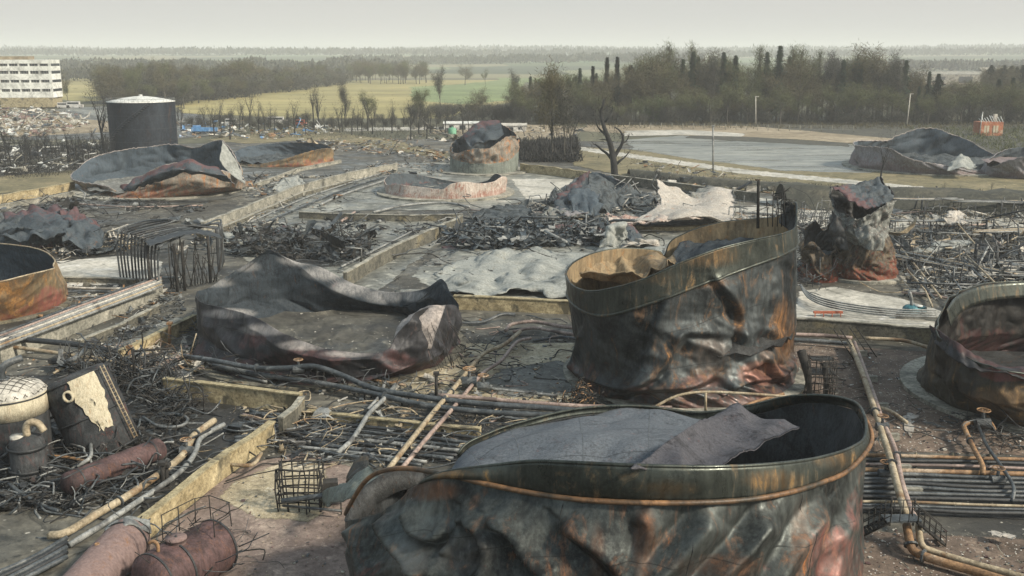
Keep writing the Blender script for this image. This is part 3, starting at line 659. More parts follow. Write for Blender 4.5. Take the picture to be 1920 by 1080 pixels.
# ---- haze: one closed box of even thin air round everything
mb = MB(); mb.box((0, 5000, 62), (14400, 10900, 128+8)); mb.v = [(x, y, max(z, -5.0)) for x, y, z in mb.v]
hz = mb.build('haze', [])
m = bpy.data.materials.new('haze_air'); m.use_nodes = True; t_ = m.node_tree; t_.nodes.clear()
pv = t_.nodes.new('ShaderNodeVolumePrincipled'); pv.inputs['Color'].default_value = (0.94, 0.965, 0.97, 1); pv.inputs['Density'].default_value = 0.00021
pv.inputs['Anisotropy'].default_value = 0.0
t_.links.new(pv.outputs[0], t_.nodes.new('ShaderNodeOutputMaterial').inputs['Volume'])
hz.data.materials.append(m); tag(hz, 'thin pale haze over the whole landscape', kind='stuff')
# ================================================================== burnt tanks
def hermite_per(tab, q):
    """periodic monotone-ish cubic through (angle, Vector) samples, q in degrees"""
    tab = sorted([(a % 360, Vector(p)) for a, p in tab], key=lambda t: t[0]); n = len(tab)
    A = np.array([t[0] for t in tab]); P = np.array([list(t[1]) for t in tab])
    A = np.concatenate([A[-2:]-360, A, A[:2]+360]); P = np.concatenate([P[-2:], P, P[:2]])
    d = (P[1:]-P[:-1])/(A[1:]-A[:-1])[:, None]
    h = A[1:]-A[:-1]
    M = np.zeros_like(P); M[1:-1] = (d[:-1]*h[1:, None]+d[1:]*h[:-1, None])/(h[1:]+h[:-1])[:, None]
    q = np.mod(np.array(q, float), 360); k = np.clip(np.searchsorted(A, q, side='right')-1, 1, len(A)-3)
    hh = h[k][:, None]; t = ((q-A[k])[:, None])/hh
    return ((2*t**3-3*t**2+1)*P[k] + (t**3-2*t**2+t)*hh*M[k] + (-2*t**3+3*t**2)*P[k+1] + (t**3-t**2)*hh*M[k+1])
def lev(c, R, tab, k=1.0):
    out = []
    for e in tab:
        kk = e[3] if len(e) > 3 else k
        out.append((e[0], PY(e[1], e[2], c.y + R*kk*math.sin(R_(e[0])))))
    return out
def proj(P):
    X, Y, Z = P[..., 0], P[..., 1], P[..., 2]-CAMH; dep = Y*cP-Z*sP; return 960+F*X/dep, 540-F*(Y*sP+Z*cP)/dep
def blob_field(P, blobs, ymax):
    px, py = proj(P); o = np.zeros(px.shape)
    for x, y, rx, ry, a in blobs: o = np.maximum(o, a*np.clip(1.25-((px-x)/rx)**2-((py-y)/ry)**2, 0, 1))
    return o*(P[..., 1] < ymax)
def crease(P, folds, ymax):
    """push sharp-crested folds out of a shell along drawn fold lines; (points, height in m, half width in picture px)"""
    px, py = proj(P); cen = P.mean(axis=1, keepdims=True); rad = P-cen; rad[..., 2] = 0; rad /= np.linalg.norm(rad, axis=2, keepdims=True)+1e-6
    D = np.zeros(px.shape)
    for pts, a, w_ in folds:
        q = smooth_path([Vector((x, y, 0)) for x, y in pts], 6); dist = np.full(px.shape, 1e9); sgn = np.zeros(px.shape); tt = np.zeros(px.shape)
        for i in range(len(q)-1):
            ax, ay, bx, by = q[i].x, q[i].y, q[i+1].x, q[i+1].y; dx, dy = bx-ax, by-ay; L = dx*dx+dy*dy+1e-9
            t = np.clip(((px-ax)*dx+(py-ay)*dy)/L, 0, 1); d = np.hypot(px-ax-t*dx, py-ay-t*dy); m = d < dist
            dist = np.where(m, d, dist); sgn = np.where(m, np.sign(dx*(py-ay)-dy*(px-ax)), sgn); tt = np.where(m, (i+t)/(len(q)-1), tt)
        fade = np.clip(np.minimum(tt, 1-tt)/0.18+.25, 0, 1)
        wl = np.where(sgn > 0, w_*0.55, w_*1.25)
        D += a*fade*(np.exp(-(dist/wl)**1.35) - 0.35*np.exp(-((dist-wl*1.9)/(wl*.9))**2)*(sgn > 0))
    return P + rad*(D*(P[..., 1] < ymax))[..., None]
def grid_mesh(name, P, th, mats, parent, closed=True, lv=None, origin=None, maps=None, ymax=1e9):
    nv, nu = P.shape[:2]
    du = (np.roll(P, -1, 1)-np.roll(P, 1, 1)) if closed else np.gradient(P, axis=1)
    dv = np.gradient(P, axis=0)
    nrm = np.cross(du, dv); nrm /= (np.linalg.norm(nrm, axis=2, keepdims=True)+1e-9)
    A = P + nrm*th/2; B = P - nrm*th/2
    mb = MB(); V = np.concatenate([A.reshape(-1, 3), B.reshape(-1, 3)]); off = nv*nu
    Fc, Mi = [], []
    for j in range(nv-1):
        for i in range(nu if closed else nu-1):
            i2 = (i+1) % nu; a, b, c, d = j*nu+i, j*nu+i2, (j+1)*nu+i2, (j+1)*nu+i
            Fc.append((a, b, c, d)); Mi.append(0); Fc.append((off+a, off+d, off+c, off+b)); Mi.append(1)
    for i in range(nu if closed else nu-1):
        i2 = (i+1) % nu
        for j in (0, nv-1): a, b = j*nu+i, j*nu+i2; Fc.append((a, off+a, off+b, b) if j == 0 else (a, b, off+b, off+a)); Mi.append(0)
    if not closed:
        for j in range(nv-1):
            for i in (0, nu-1): a, b = j*nu+i, (j+1)*nu+i; Fc.append((a, b, off+b, off+a)); Mi.append(0)
    mb.v = [tuple(p) for p in V]; mb.f = Fc; mb.m = Mi; mb.smooth = [True]*len(Fc)
    l = lv if lv is not None else np.repeat(np.linspace(0, 1, nv), nu)
    mb.uv = list(l)+list(l)
    o = mb.build(name, mats, parent, origin)
    for k_, bl in (maps or {}).items():
        f_ = blob_field(P, bl, ymax).ravel(); at = o.data.attributes.new(k_, 'FLOAT', 'POINT'); at.data.foreach_set('value', np.concatenate([f_, f_]))
    return o
def nz3(P, f, seed=0.0):
    sh = P.shape[:-1]; Q = (P*f).reshape(-1, 3); o = np.empty(len(Q))
    for i, (x, y, z) in enumerate(Q): o[i] = noise.noise((x+seed, y+seed*1.7, z+seed*.3))
    return o.reshape(sh)
def shell_grid(c, R, rim, levels=(), nu=200, nv=36, k=1.0, amp=0.4, freq=0.25, amp2=0.12, freq2=0.8, shear=0.0, bulge=0.0, rimamp=0.35, seed=1.0, env=None, vpow=1.0, ragged=0.0):
    """rows from the ground circle up to the rim given by (angle, px, py)"""
    q = np.arange(nu)*360.0/nu; a = np.radians(q)
    rows = [(0.0, np.stack([c.x+R*np.cos(a), c.y+R*np.sin(a), np.zeros(nu)], 1))]
    for v, tab in levels: rows.append((v, hermite_per(lev(c, R, tab, k), q)))
    rows.append((1.0, hermite_per(lev(c, R, rim, k), q)))
    P = np.zeros((nv+1, nu, 3)); vs = np.linspace(0, 1, nv+1)**vpow
    for j, v in enumerate(vs):
        for m in range(len(rows)-1):
            if rows[m][0] <= v <= rows[m+1][0]+1e-9:
                t = (v-rows[m][0])/(rows[m+1][0]-rows[m][0]); 
                if len(rows) > 2: t = t*t*(3-2*t)*0.5+t*0.5
                P[j] = rows[m][1]*(1-t)+rows[m+1][1]*t; break
    cen = P.mean(axis=1, keepdims=True); rad = P-cen; rad[..., 2] = 0; rad /= np.linalg.norm(rad, axis=2, keepdims=True)+1e-6
    V_ = vs[:, None]
    e = np.minimum(1, V_/0.12)*(rimamp+(1-rimamp)*np.clip((1-V_)/0.25, 0, 1))
    Q = np.stack([np.cos(a)[None, :]*R+0*V_, np.sin(a)[None, :]*R+0*V_, P[..., 2]], 2)
    an = a[None, :]+shear*V_; Q[..., 0] = R*np.cos(an); Q[..., 1] = R*np.sin(an)
    w_ = nz3(Q, freq*0.6, seed+20)*1.5; Qw = Q+w_[..., None]/max(freq, .05)*0.35
    n1 = nz3(Qw, freq, seed); n1 = (1-2.6*np.abs(n1)) + 0.42*(1-2.6*np.abs(nz3(Qw, freq*2.3, seed+3))) + 0.15*(1-2.6*np.abs(nz3(Qw, freq*5.1, seed+6))); n1 = n1-n1.mean()
    n2 = nz3(Q, freq2, seed+9)
    E = e*(env(q[None, :], V_) if env is not None else 1.0)
    P = P + rad*((n1*amp+n2*amp2)*E + bulge*np.sin(np.pi*V_))[..., None]
    P[..., 2] += nz3(Q, freq*0.9, seed+33)*amp*0.5*E
    if ragged:
        P[-3:, :, 2] -= (np.abs(nz3(Q[-3:], 1.1, seed+50))*ragged*2.2 + np.clip(nz3(Q[-3:], 3.0, seed+51), 0, 1)*ragged)*np.array([0, .5, 1.0])[:, None]
    P[..., 2] = np.maximum(P[..., 2], 0.02*V_)
    return P, vs
def disc(name, c, r0, r1, z0, z1, mat, parent, seg=72, kx=1.0):
    mb = MB(); mb.lathe(c, [(r0, z0), (r1, z0), (r1+0.02, z1), (r0, z1)] if r0 > 0 else [(r1, z0), (r1+0.02, z1), (0.01, z1)], seg, 0, False)
    return mb.build(name, MAT[mat], parent)
def rough_floor(c, R, z, amp, mat, parent, seed, f=0.5, name='floor', n=44, mound=0.0):
    mb = MB(); V = []; 
    for j in range(n//2+1):
        for i in range(n):
            r = R*j/(n//2); a = 2*math.pi*i/n; p = Vector((c.x+r*math.cos(a), c.y+r*math.sin(a), 0))
            h = z + amp*(abs(noise.noise(p*f+Vector((seed,)*3)))*2 + 0.6*noise.noise(p*f*3)) + mound*(1-(r/R)**2)
            V.append((p.x, p.y, h))
    mb.add(V, [(j*n+i, j*n+(i+1) % n, (j+1)*n+(i+1) % n, (j+1)*n+i) for j in range(n//2) for i in range(n)], 0, True)
    return mb.build(name, MAT[mat], parent)
def ring_along(name, pts, r, mat, parent, closed=True, out=0.0, c=None, seg=8):
    P = [Vector(p) for p in pts]
    if out and c is not None: P = [p + (Vector((p.x-c.x, p.y-c.y, 0)).normalized())*out for p in P]
    mb = MB(); mb.tube(P, r, seg, 0, closed=closed); return mb.build(name, MAT[mat], parent)
def dense(p, n):
    q = smooth_path(p, n)
    return q if len(q) > 2 else [q[0].lerp(q[1], k/n) for k in range(n+1)]
def sheet_grid(rows, amp=0.3, freq=0.4, amp2=0.1, freq2=1.5, seed=0.0, rag=0.0):
    """crumpled plate through control rows of points"""
    R0 = [dense(r, 12) for r in rows]
    m = len(R0[0]); colz = [dense([r[i] for r in R0], 12) for i in range(m)]
    P = np.array([[list(colz[i][j]) for i in range(m)] for j in range(len(colz[0]))])
    def aniso(ang, k): 
        ca, sa = math.cos(ang), math.sin(ang); X = P[..., 0]*ca+P[..., 1]*sa; Y = -P[..., 0]*sa+P[..., 1]*ca; return np.stack([X, Y*k, P[..., 2]*.5], 2)
    rr = random.Random(seed*7+1); a1 = rr.uniform(0, 3.1); a2 = a1+rr.uniform(.8, 1.6)
    n1 = 1-2.6*np.abs(nz3(aniso(a1, .3), freq*1.3, seed)) + 0.5*(1-2.6*np.abs(nz3(aniso(a2, .35), freq*2.2, seed+2))) - .2*np.abs(nz3(aniso(a1+.5, .3), freq*5, seed+3)); n2 = nz3(P, freq2*.6, seed+5)*.4
    du = np.gradient(P, axis=1); dv = np.gradient(P, axis=0); nrm = np.cross(du, dv); nrm /= np.linalg.norm(nrm, axis=2, keepdims=True)+1e-9
    P = P + nrm*((n1-0.4)*amp+n2*amp2)[..., None]
    if rag:
        P[..., 0] += nz3(P, .55, seed+40)*rag*2.2 + nz3(P, 2.1, seed+41)*rag*.7; P[..., 1] += nz3(P, .5, seed+42)*rag*3 + nz3(P, 2.0, seed+43)*rag*.9
    return P
def S(*rows):                       # rows of (px, py, Y)
    return [[PY(*p) for p in r] for r in rows]
def tank(label, px, py, R, group=None, name='burnt_tank', cat='storage tank'):
    c = G(px, py); t = thing(name, label, cat, c, group); return t, c

# ---------- 1 the big one in the foreground
c = Vector((PY(1137, 860, 49).x, 49.5, 0)); R = 13.2
t = thing('burnt_tank', 'huge buckled blackened tank in the foreground with an orange ring and rippled left side', 'storage tank', c)
girder = [(0,1628,812),(10,1612,775),(345,1615,850),(335,1585,880),(320,1535,903),(305,1470,922),(290,1390,935),(275,1290,940),(262,1180,939),(250,1080,933),(240,1000,922),(230,915,905),(221,850,890),
          (205,745,878),(192,690,903),(183,660,950),(176,652,968)]
rim = [(345,1615,850),(335,1585,880),(320,1535,903),(305,1470,922),(290,1390,935),(275,1290,940),(262,1180,939),(250,1080,933),(240,1000,922),(230,915,905),(222,830,896),
       (214,775,914),(206,740,948),(199,700,966),(191,656,976),(181,650,966),(173,668,932),(166,694,905),(159,738,882),(151,800,886),(144,848,878),
       (139,868,850),(131,918,822),(120,1000,797),(108,1092,778),(95,1200,775),(82,1300,788),(68,1400,780),(52,1500,757),(30,1590,765),(12,1612,785),(0,1622,818)]
lip = [(0,1622,795),(350,1618,822),(340,1596,838),(325,1545,855),(305,1460,868),(285,1340,874),(265,1180,871),(250,1070,866),(240,1000,864),(230,925,872),(222,840,884),(214,790,900),
       (175,655,955),(159,738,878),(151,800,882),(144,850,872),(139,868,840),(131,920,812),(120,1000,786),(108,1092,766),(95,1200,762),(82,1310,774),(68,1400,762),(52,1480,744),(38,1545,742),(25,1590,750),(12,1612,765)]
def env1(q, v):
    d = np.minimum(np.abs(q-205), 360-np.abs(q-205)); left = np.clip(1-d/62, 0, 1)
    return 0.6 - 0.1*left
Pg, vs = shell_grid(c, R, rim, nu=560, nv=150, k=0.78, amp=0.34, freq=0.20, amp2=0.16, freq2=0.34, shear=-0.9, rimamp=0.12, seed=3.1, env=env1)
folds = [([(668,985),(690,1030),(705,1095)],.9,22),([(735,962),(752,1000),(790,1040),(850,1066)],1.1,20),([(868,962),(866,1000),(846,1034)],.6,14),([(772,935),(790,985),(828,1003),(848,982)],.7,13),
  ([(880,958),(912,985),(928,1020),(925,1060),(900,1100)],1.0,20),([(930,960),(975,990),(1000,1035),(1060,1095)],1.0,24),([(790,1060),(880,1072),(960,1120)],.8,24),
  ([(1060,975),(1100,1005),(1150,1050),(1185,1100)],.75,28),([(1195,960),(1215,985),(1205,1040),(1180,1090)],.45,24),([(1330,958),(1300,1000),(1250,1050),(1200,1100)],.8,30),([(1440,960),(1400,1010),(1340,1070),(1310,1110)],.75,26),([(1540,950),(1500,1000),(1460,1060),(1440,1110)],.6,24),([(1590,960),(1565,1020),(1550,1100)],.45,18)]
Pg = crease(Pg, folds, c.y)
grid_mesh('shell', Pg, 0.10, [MAT['steel_front_out'], MAT['steel_front_in']], t, ymax=c.y,
  maps={'rm': [(800,920,70,20,.5),(1208,1015,22,80,.45),(1345,1060,90,22,.3),(1120,1040,14,60,.3),(1500,1010,20,80,.25)], 'pm': [(1560,1040,60,80,.5),(1600,960,26,50,.45),(1450,1070,60,30,.25)], 'wm': [(770,1040,40,40,.35),(870,1040,60,40,.3)]})  # wm colours grey sheens onto the left folds
sel = [x % 360 for x in np.linspace(216, 360+141, 300)]
A_ = hermite_per(lev(c, R, rim, 0.78), sel); B_ = hermite_per(lev(c, R, lip, 0.78), sel)
nb = 9; band = np.array([A_*(1-j/(nb-1))+B_*(j/(nb-1)) for j in range(nb)])
bul = np.sin(np.linspace(0, np.pi, nb))[:, None]*0.07; ra = np.radians(sel); rv = np.stack([np.cos(ra), np.sin(ra), 0*ra], 1)
band = band + rv[None]*(bul[..., None] + 0.06)
band = band + rv[None]*(nz3(band, 0.25, 4)*0.25*bul/0.07)[..., None]
grid_mesh('top_band', band, 0.09, [MAT['steel_band'], MAT['steel_band']], t, closed=False, maps={'rm': [(1450,900,60,20,.8),(1560,860,40,20,.7),(1250,915,60,14,.5),(850,890,50,10,.8)]})
ring_along('rim_angle', band[-1], 0.085, 'steel_band', t, closed=False)
gp = hermite_per(lev(c, R+0.15, girder, 0.78), [x for x in np.linspace(178, 360+12, 260)])
m_ = simple('ring_rust', (0.03,0.028,0.02), (0.24,0.12,0.05), 0.35, 0.5, c3=(0.30,0.16,0.07))
ring_along('stiffening_ring', gp, 0.12, 'ring_rust', t, closed=False, out=0.16, c=c, seg=8)
ar = hermite_per(lev(c, R, rim, 0.78), [x for x in np.linspace(152, 190, 60)])
ar = np.array([ar+np.array([0,0,-0.55*j]) + np.array([0.25*j,-0.1*j,0]) for j in range(3)])
P = sheet_grid(S([(848,878,52),(868,850,54),(918,817,57),(1000,791,59.3),(1092,771,60),(1200,767,60.2),(1300,778,59.8),(1345,790,58)],[(850,892,49),(890,868,49),(940,850,50),(1010,838,50.5),(1100,832,51),(1200,830,51),(1290,832,51),(1350,838,50)],[(845,915,46.5),(890,915,46.5),(950,915,46.5),(1010,915,46.5),(1100,915,46.5),(1200,915,46.5),(1290,912,46.5),(1350,905,46.5)]), amp=0.42, freq=0.16, amp2=0.05, seed=5)
grid_mesh('collapsed_back_sheet', P, 0.07, [MAT['steel_ash']]*2, t, closed=False)
for k in (14, 30, 47, 62): ring_along('plate_seam', [Vector(p)+Vector((0,0,.03)) for p in P[:, k]], 0.018, 'pipe_dark', t, closed=False, seg=5)
grid_mesh('arched_plate', ar, 0.12, [MAT['steel_soot'], MAT['steel_soot']], t, closed=False)
P = sheet_grid(S([(1180,884,38.5),(1235,882,39.5),(1290,880,41),(1345,876,42.5)], [(1225,846,42),(1275,850,43.2),(1330,856,44.5),(1400,850,45.5)], [(1290,803,46),(1330,806,47.5),(1385,820,48),(1455,822,48.5)], [(1345,772,51),(1385,764,52),(1430,782,52),(1500,800,51)]), amp=0.24, freq=0.36, amp2=0.06, seed=2)
grid_mesh('torn_flap', P, 0.08, [MAT['steel_flap']]*2, t, closed=False)
rough_floor(c+Vector((0, 0, 0)), R-0.7, 2.0, 0.4, 'steel_soot', t, 5)
disc('foundation', c, 0, R+1.2, 0.02, 0.35, 'conc_grey', t)
# vertical weld seams
for a_ in (248, 276, 312):
    i = int(a_/360*560); ring_along('weld_seam', [Vector(p) for p in Pg[30:-3, i]], 0.02, 'steel_soot', t, closed=False, out=0.055, c=c, seg=5)

# ---------- 2 tall leaning tank, centre right
t, c = tank('tall leaning tank with a tilted open rim and rusty crumpled foot', 1280, 700, 10.6); R = 10.6
rim = [(0,1492,398),(9,1491,381),(20,1480,386),(30,1464,403),(50,1410,411),(70,1340,420),(85,1285,438),(94,1256,456),(100,1246,480),(106,1237,472),(118,1180,466),(135,1122,473),(152,1082,489),(170,1064,507),(188,1065,522),(208,1080,538),(226,1108,546),
       (243,1145,541),(262,1205,524),(282,1280,491),(300,1350,465),(318,1420,448),(338,1472,436),(350,1489,425)]
low = [(0,1491,462),(20,1488,440),(50,1400,450),(85,1285,480),(118,1180,500),(150,1085,520),(180,1066,548),(208,1082,575),(240,1140,590),(270,1240,560),(300,1350,518),(330,1460,478),(345,1488,465)]
mid = [(0,1490,640),(60,1400,600),(120,1180,600),(165,1098,640),(185,1084,670),(215,1110,705),(245,1190,728),(270,1270,735),(300,1370,722),(330,1450,690)]
def env2(q, v):
    d = np.clip(1-np.minimum(np.abs(q-310), 360-np.abs(q-310))/75, 0, 1)
    return 0.25*np.clip(v/0.2,0,1) + 0.9*d*np.clip((0.80-v)/0.25, 0.0, 1) + 1.1*np.clip((0.32-v)/0.2, 0, 1)
Pg, vs = shell_grid(c, R, rim, [(0.22, mid), (0.84, low)], nu=420, nv=120, amp=0.42, freq=0.24, amp2=0.14, freq2=0.8, shear=0.8, rimamp=0.05, seed=8.4, env=env2)
Pg = crease(Pg, [([(1335,515),(1372,560),(1388,610),(1392,650)],.7,12),([(1170,742),(1225,700),(1262,655),(1290,620),(1385,628)],.7,15),([(1075,690),(1120,712),(1180,722),(1230,700)],.7,10),([(1120,745),(1200,728),(1290,722),(1340,700)],.7,13),([(1400,690),(1430,672),(1450,700),(1485,680)],.8,9),
  ([(1340,745),(1400,712),(1470,706)],.7,10),([(1255,560),(1230,620),(1215,680)],.35,14),([(1450,500),(1455,560),(1445,640)],.3,12),([(1092,620),(1084,660),(1072,695)],.5,9)], c.y)
T2M = {'rm': [(1470,620,22,65,.75),(1320,530,50,12,.5),(1385,600,10,45,.4),(1440,690,46,18,.5),(1330,700,40,16,.3)], 'pm': [(1430,700,50,26,.8),(1320,715,60,18,.5)], 'wm': [(1435,665,14,10,.9),(1330,660,40,30,.35),(1250,740,50,14,.4)]}
grid_mesh('shell', Pg, 0.1, [MAT['steel_two_out'], MAT['steel_rust_in']], t, maps=T2M, ymax=c.y)
j = int(0.84*120)
ring_along('stiffening_ring', Pg[j], 0.13, 'steel_band', t, out=0.12, c=c)
bnd = Pg[j+1:-1]; rvv = bnd-bnd.mean(axis=1, keepdims=True); rvv[..., 2] = 0; rvv /= np.linalg.norm(rvv, axis=2, keepdims=True)
grid_mesh('top_band', bnd+rvv*0.11, 0.06, [MAT['steel_band'], MAT['steel_soot']], t, maps={'rm': [(1330,478,60,24,.7),(1230,520,40,14,.3)]}, ymax=c.y)
ring_along('rim_angle', Pg[-1], 0.09, 'steel_band', t, out=0.1, c=c)
P = sheet_grid(S([(1090,505,96),(1150,520,94),(1210,510,93),(1250,492,92)], [(1095,520,98),(1150,535,97),(1215,520,96),(1270,500,95)], [(1092,490,101),(1150,480,103),(1215,480,103),(1262,478,102)]), amp=0.6, freq=0.45, seed=6)
grid_mesh('fallen_roof_sheet', P, 0.08, [MAT['steel_rust_in']]*2, t, closed=False)
P = sheet_grid(S([(1245,515,97),(1290,498,96),(1350,480,96),(1430,470,96)], [(1262,478,101),(1300,470,102),(1350,452,102.5),(1430,445,102)], [(1275,460,103.5),(1310,455,104),(1352,438,104),(1420,430,104)]), amp=0.5, freq=0.45, seed=7)
grid_mesh('fallen_roof_sheet', P, 0.08, [MAT['steel_bowl_in']]*2, t, closed=False)
rough_floor(c, R-0.6, 4.5, 0.9, 'steel_soot', t, 2)
disc('foundation', c, 0, R+0.9, 0.02, 0.3, 'conc_grey', t)

# ---------- 3 bowl-shaped tank, centre left
t, c = tank('bowl-shaped slumped tank with a tall pointed back wall and low front wall', 617, 650, 13.6); R = 13.6
rim = [(0,862,592),(14,852,560),(27,829,524),(38,800,540),(50,765,547),(64,715,545),(78,655,528),(92,590,497),(99,552,490),(104,524,477),(106.5,510,469.5),(107.5,505,467),(108.5,500,470),(112,486,480),(119,460,497),(132,420,521),(150,388,540),(168,370,546),(182,369,558),(196,378,568),
       (210,425,580),(222,462,592),(234,505,612),(246,560,637),(258,620,655),(270,682,662),(282,728,652),(292,748,622),(302,775,592),(315,805,576),(330,835,571),(345,855,575)]
lipl = [(0,861,606),(14,850,566),(27,826,528,.99),(38,800,552,.93),(50,768,571,.9),(64,728,573,.87),(78,665,560,.88),(92,600,530,.92),(101,556,496,.96),(108,507,476,.99),(118,470,499),(132,424,530),(150,392,548),(168,374,554),(182,372,570),(196,380,590,1.03),
       (210,425,602,1.05),(222,462,617,1.06),(234,505,642,1.06),(246,560,664,1.06),(258,620,674,1.05),(270,684,674,1.02),(282,730,662),(292,750,632),(302,778,602),(315,808,586),(330,838,582),(345,856,586)]
mid = [(0,850,640),(27,815,560),(50,752,575),(78,660,570),(92,590,565),(108,515,560),(132,425,570),(160,382,580),(182,374,610),(200,385,640),(222,450,665),(246,555,695),(270,690,705),(290,765,690),(315,825,665),(340,850,655)]
Pg, vs = shell_grid(c, R, rim, [(0.45, mid), (0.86, lipl)], nu=300, nv=64, k=0.97, amp=0.45, freq=0.18, amp2=0.15, freq2=0.7, shear=0.25, rimamp=0.5, seed=12.2)
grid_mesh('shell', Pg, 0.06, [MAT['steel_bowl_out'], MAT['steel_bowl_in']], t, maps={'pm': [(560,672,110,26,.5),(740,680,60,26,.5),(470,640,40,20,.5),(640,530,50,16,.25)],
  'wm': [(560,487,38,12,1.0),(610,512,40,14,1.0),(660,540,40,16,1.0),(720,556,40,14,1.0),(775,555,28,12,1.0),(430,588,50,10,1.0),(500,618,50,12,1.0),(570,648,50,10,1.0),(650,664,50,7,.9),(400,530,40,10,.5),(460,500,30,10,.5)]})  # wm paints the sky-lit brightness of the turned-over lips into the colour
P = sheet_grid(S([(738,648,91.5),(770,652,91),(808,655,91.5)], [(748,610,93),(785,606,91.5),(822,612,92)], [(770,588,95),(805,576,93.5),(836,572,94)]), amp=0.15, freq=0.5, seed=3)
simple('plate_pink', (0.22,0.20,0.19), (0.42,0.37,0.34), 0.5, 0.7, c3=(0.13,0.12,0.12))
grid_mesh('folded_plate', P, 0.1, [MAT['plate_pink']]*2, t, closed=False)
mb = MB(); r = random.Random(5)
for i in range(34):
    f = i/33; b0 = PY(852-22*f, 590+4*f, 96); 
    p = PY(800+58*r.random(), 600+70*r.random(), 89.5); mb.tube([p, p+Vector((r.uniform(.2,.9), -0.4, -r.uniform(.6,1.5)))], 0.035, 4)
mb.build('torn_mesh', MAT['wood_char'], t)
rough_floor(c, R-0.5, 0.5, 0.35, 'g_soil', t, 9, f=0.7)
disc('foundation', c, 0, R+0.8, 0.02, 0.28, 'conc_dark', t)

# ---------- 4 right edge
t, c = tank('dark tank at the right edge, caved in under a grey rim', 1962, 738, 11.0); R = 11.0
rim = [(0,2190,600),(30,2150,545),(60,2050,528),(90,1950,526),(110,1880,529),(130,1830,536),(150,1790,552),(168,1772,572),(180,1757,600),(192,1752,618),(206,1768,640),(222,1800,662),(240,1848,684),(260,1905,699),(280,1970,706),(310,2080,690),(340,2170,650)]
mid = [(0,2190,700),(60,2060,640),(90,1950,630),(130,1830,630),(150,1785,640),(180,1742,672),(200,1752,700),(222,1790,728),(245,1850,750),(270,1950,765),(310,2090,750)]
Pg, vs = shell_grid(c, R, rim, [(0.5, mid)], nu=260, nv=60, amp=0.35, freq=0.3, amp2=0.12, rimamp=0.6, seed=17.5)
grid_mesh('shell', Pg, 0.1, [MAT['steel_four_out'], MAT['steel_four_in']], t, maps={'rm': [(1870,750,60,26,.6),(1900,785,60,20,.5)], 'pm': [(1890,700,60,18,.9)]})
q = [x for x in np.linspace(20, 172, 120)]; A_ = hermite_per(lev(c, R, rim), q)
bd_ = np.array([A_ + np.array([0, 0, -1.5*j/5]) for j in range(6)]); cc = np.array([c.x, c.y, 0]); rv = A_-cc; rv[:, 2] = 0; rv /= np.linalg.norm(rv, axis=1, keepdims=True)
bd_ = bd_ - rv[None]*(0.35+0.5*np.linspace(0, 1, 6)[:, None, None]**1.0)
grid_mesh('top_band', bd_, 0.08, [MAT['steel_band']]*2, t, closed=False)
P = sheet_grid(S([(1745,610,86),(1790,640,81),(1850,672,79),(1925,688,78)], [(1748,640,84),(1795,678,79),(1855,698,77),(1930,712,76)]), amp=0.35, freq=0.5, amp2=0.15, seed=4)
grid_mesh('crumpled_lip', P, 0.08, [MAT['steel_bowl_out']]*2, t, closed=False)
simple('steel_red', (0.018,0.014,0.014), (0.12,0.025,0.022), 0.25, 0.6, c3=(0.02,0.018,0.017))
rough_floor(c, R-0.6, 0.9, 0.3, 'steel_soot', t, 3)
disc('foundation', c, 0, R+1.5, 0.02, 0.4, 'conc_grey', t)
ring_along('rim_angle', Pg[-1], 0.07, 'steel_band', t, c=c)

# ---------- 5 left edge
t, c = tank('open tank at the left edge, blue-grey inside, orange and red outside', -45, 575, 10.2); R = 10.2
rim = [(0,104,500),(12,106,490),(25,95,478),(42,66,466),(60,22,459),(90,-45,456),(130,-140,465),(180,-200,492),(230,-150,525),(270,-45,534),(290,5,527),(310,50,516),(328,84,508),(345,99,504)]
Pg, vs = shell_grid(c, R, rim, nu=240, nv=44, amp=0.3, freq=0.22, amp2=0.08, seed=21, rimamp=0.5, bulge=0.35)
grid_mesh('shell', Pg, 0.1, [MAT['steel_ochre_out'], MAT['steel_blue_in']], t, maps={'rm': [(20,560,50,40,.7)], 'pm': [(92,565,26,34,.9)]}, ymax=c.y)
ring_along('rim_angle', Pg[-1], 0.09, 'pipe_tan', t, c=c)
rough_floor(c, R-0.5, 0.8, 0.4, 'g_black', t, 3); disc('foundation', c, 0, R+0.9, 0.02, 0.3, 'conc_dark', t)

# ---------- 6 crushed heap of a tank at the left
t, c = tank('flattened dark blue-grey tank wreck near the left edge, red showing along its foot', 80, 452, 9.6); R = 9.6
rim = [(0,190,432),(25,172,412),(50,140,398),(75,100,386),(100,55,392),(125,10,396),(155,-35,405),(180,-45,425),(215,-10,432),(245,40,425),(270,85,432),(300,125,428),(330,165,440)]
Pg, vs = shell_grid(c, R, rim, nu=180, nv=30, amp=0.8, freq=0.22, amp2=0.12, freq2=0.6, seed=25, ragged=0.5, rimamp=0.9)
grid_mesh('shell', Pg, 0.1, [MAT['steel_dark_far'], MAT['steel_heap']], t)
rough_floor(c, R-1.0, 2.4, 1.0, 'steel_heap', t, 3, f=0.25, name='collapsed_roof', mound=0.8)
for i, rr_ in enumerate([S([(5,400,168),(60,392,168),(110,386,168)], [(10,420,160),(70,415,158),(130,412,160)], [(0,448,153),(60,446,152),(120,440,152)]), S([(110,392,166),(150,396,165),(186,425,162)], [(120,420,158),(155,425,157),(196,445,156)], [(115,452,152),(150,460,151),(190,456,152)])]):
    grid_mesh('fallen_plate', sheet_grid(rr_, amp=0.8, freq=0.35, amp2=0.25, seed=i+1), 0.08, [MAT['steel_heap'], MAT['steel_dark_far']], t, closed=False)

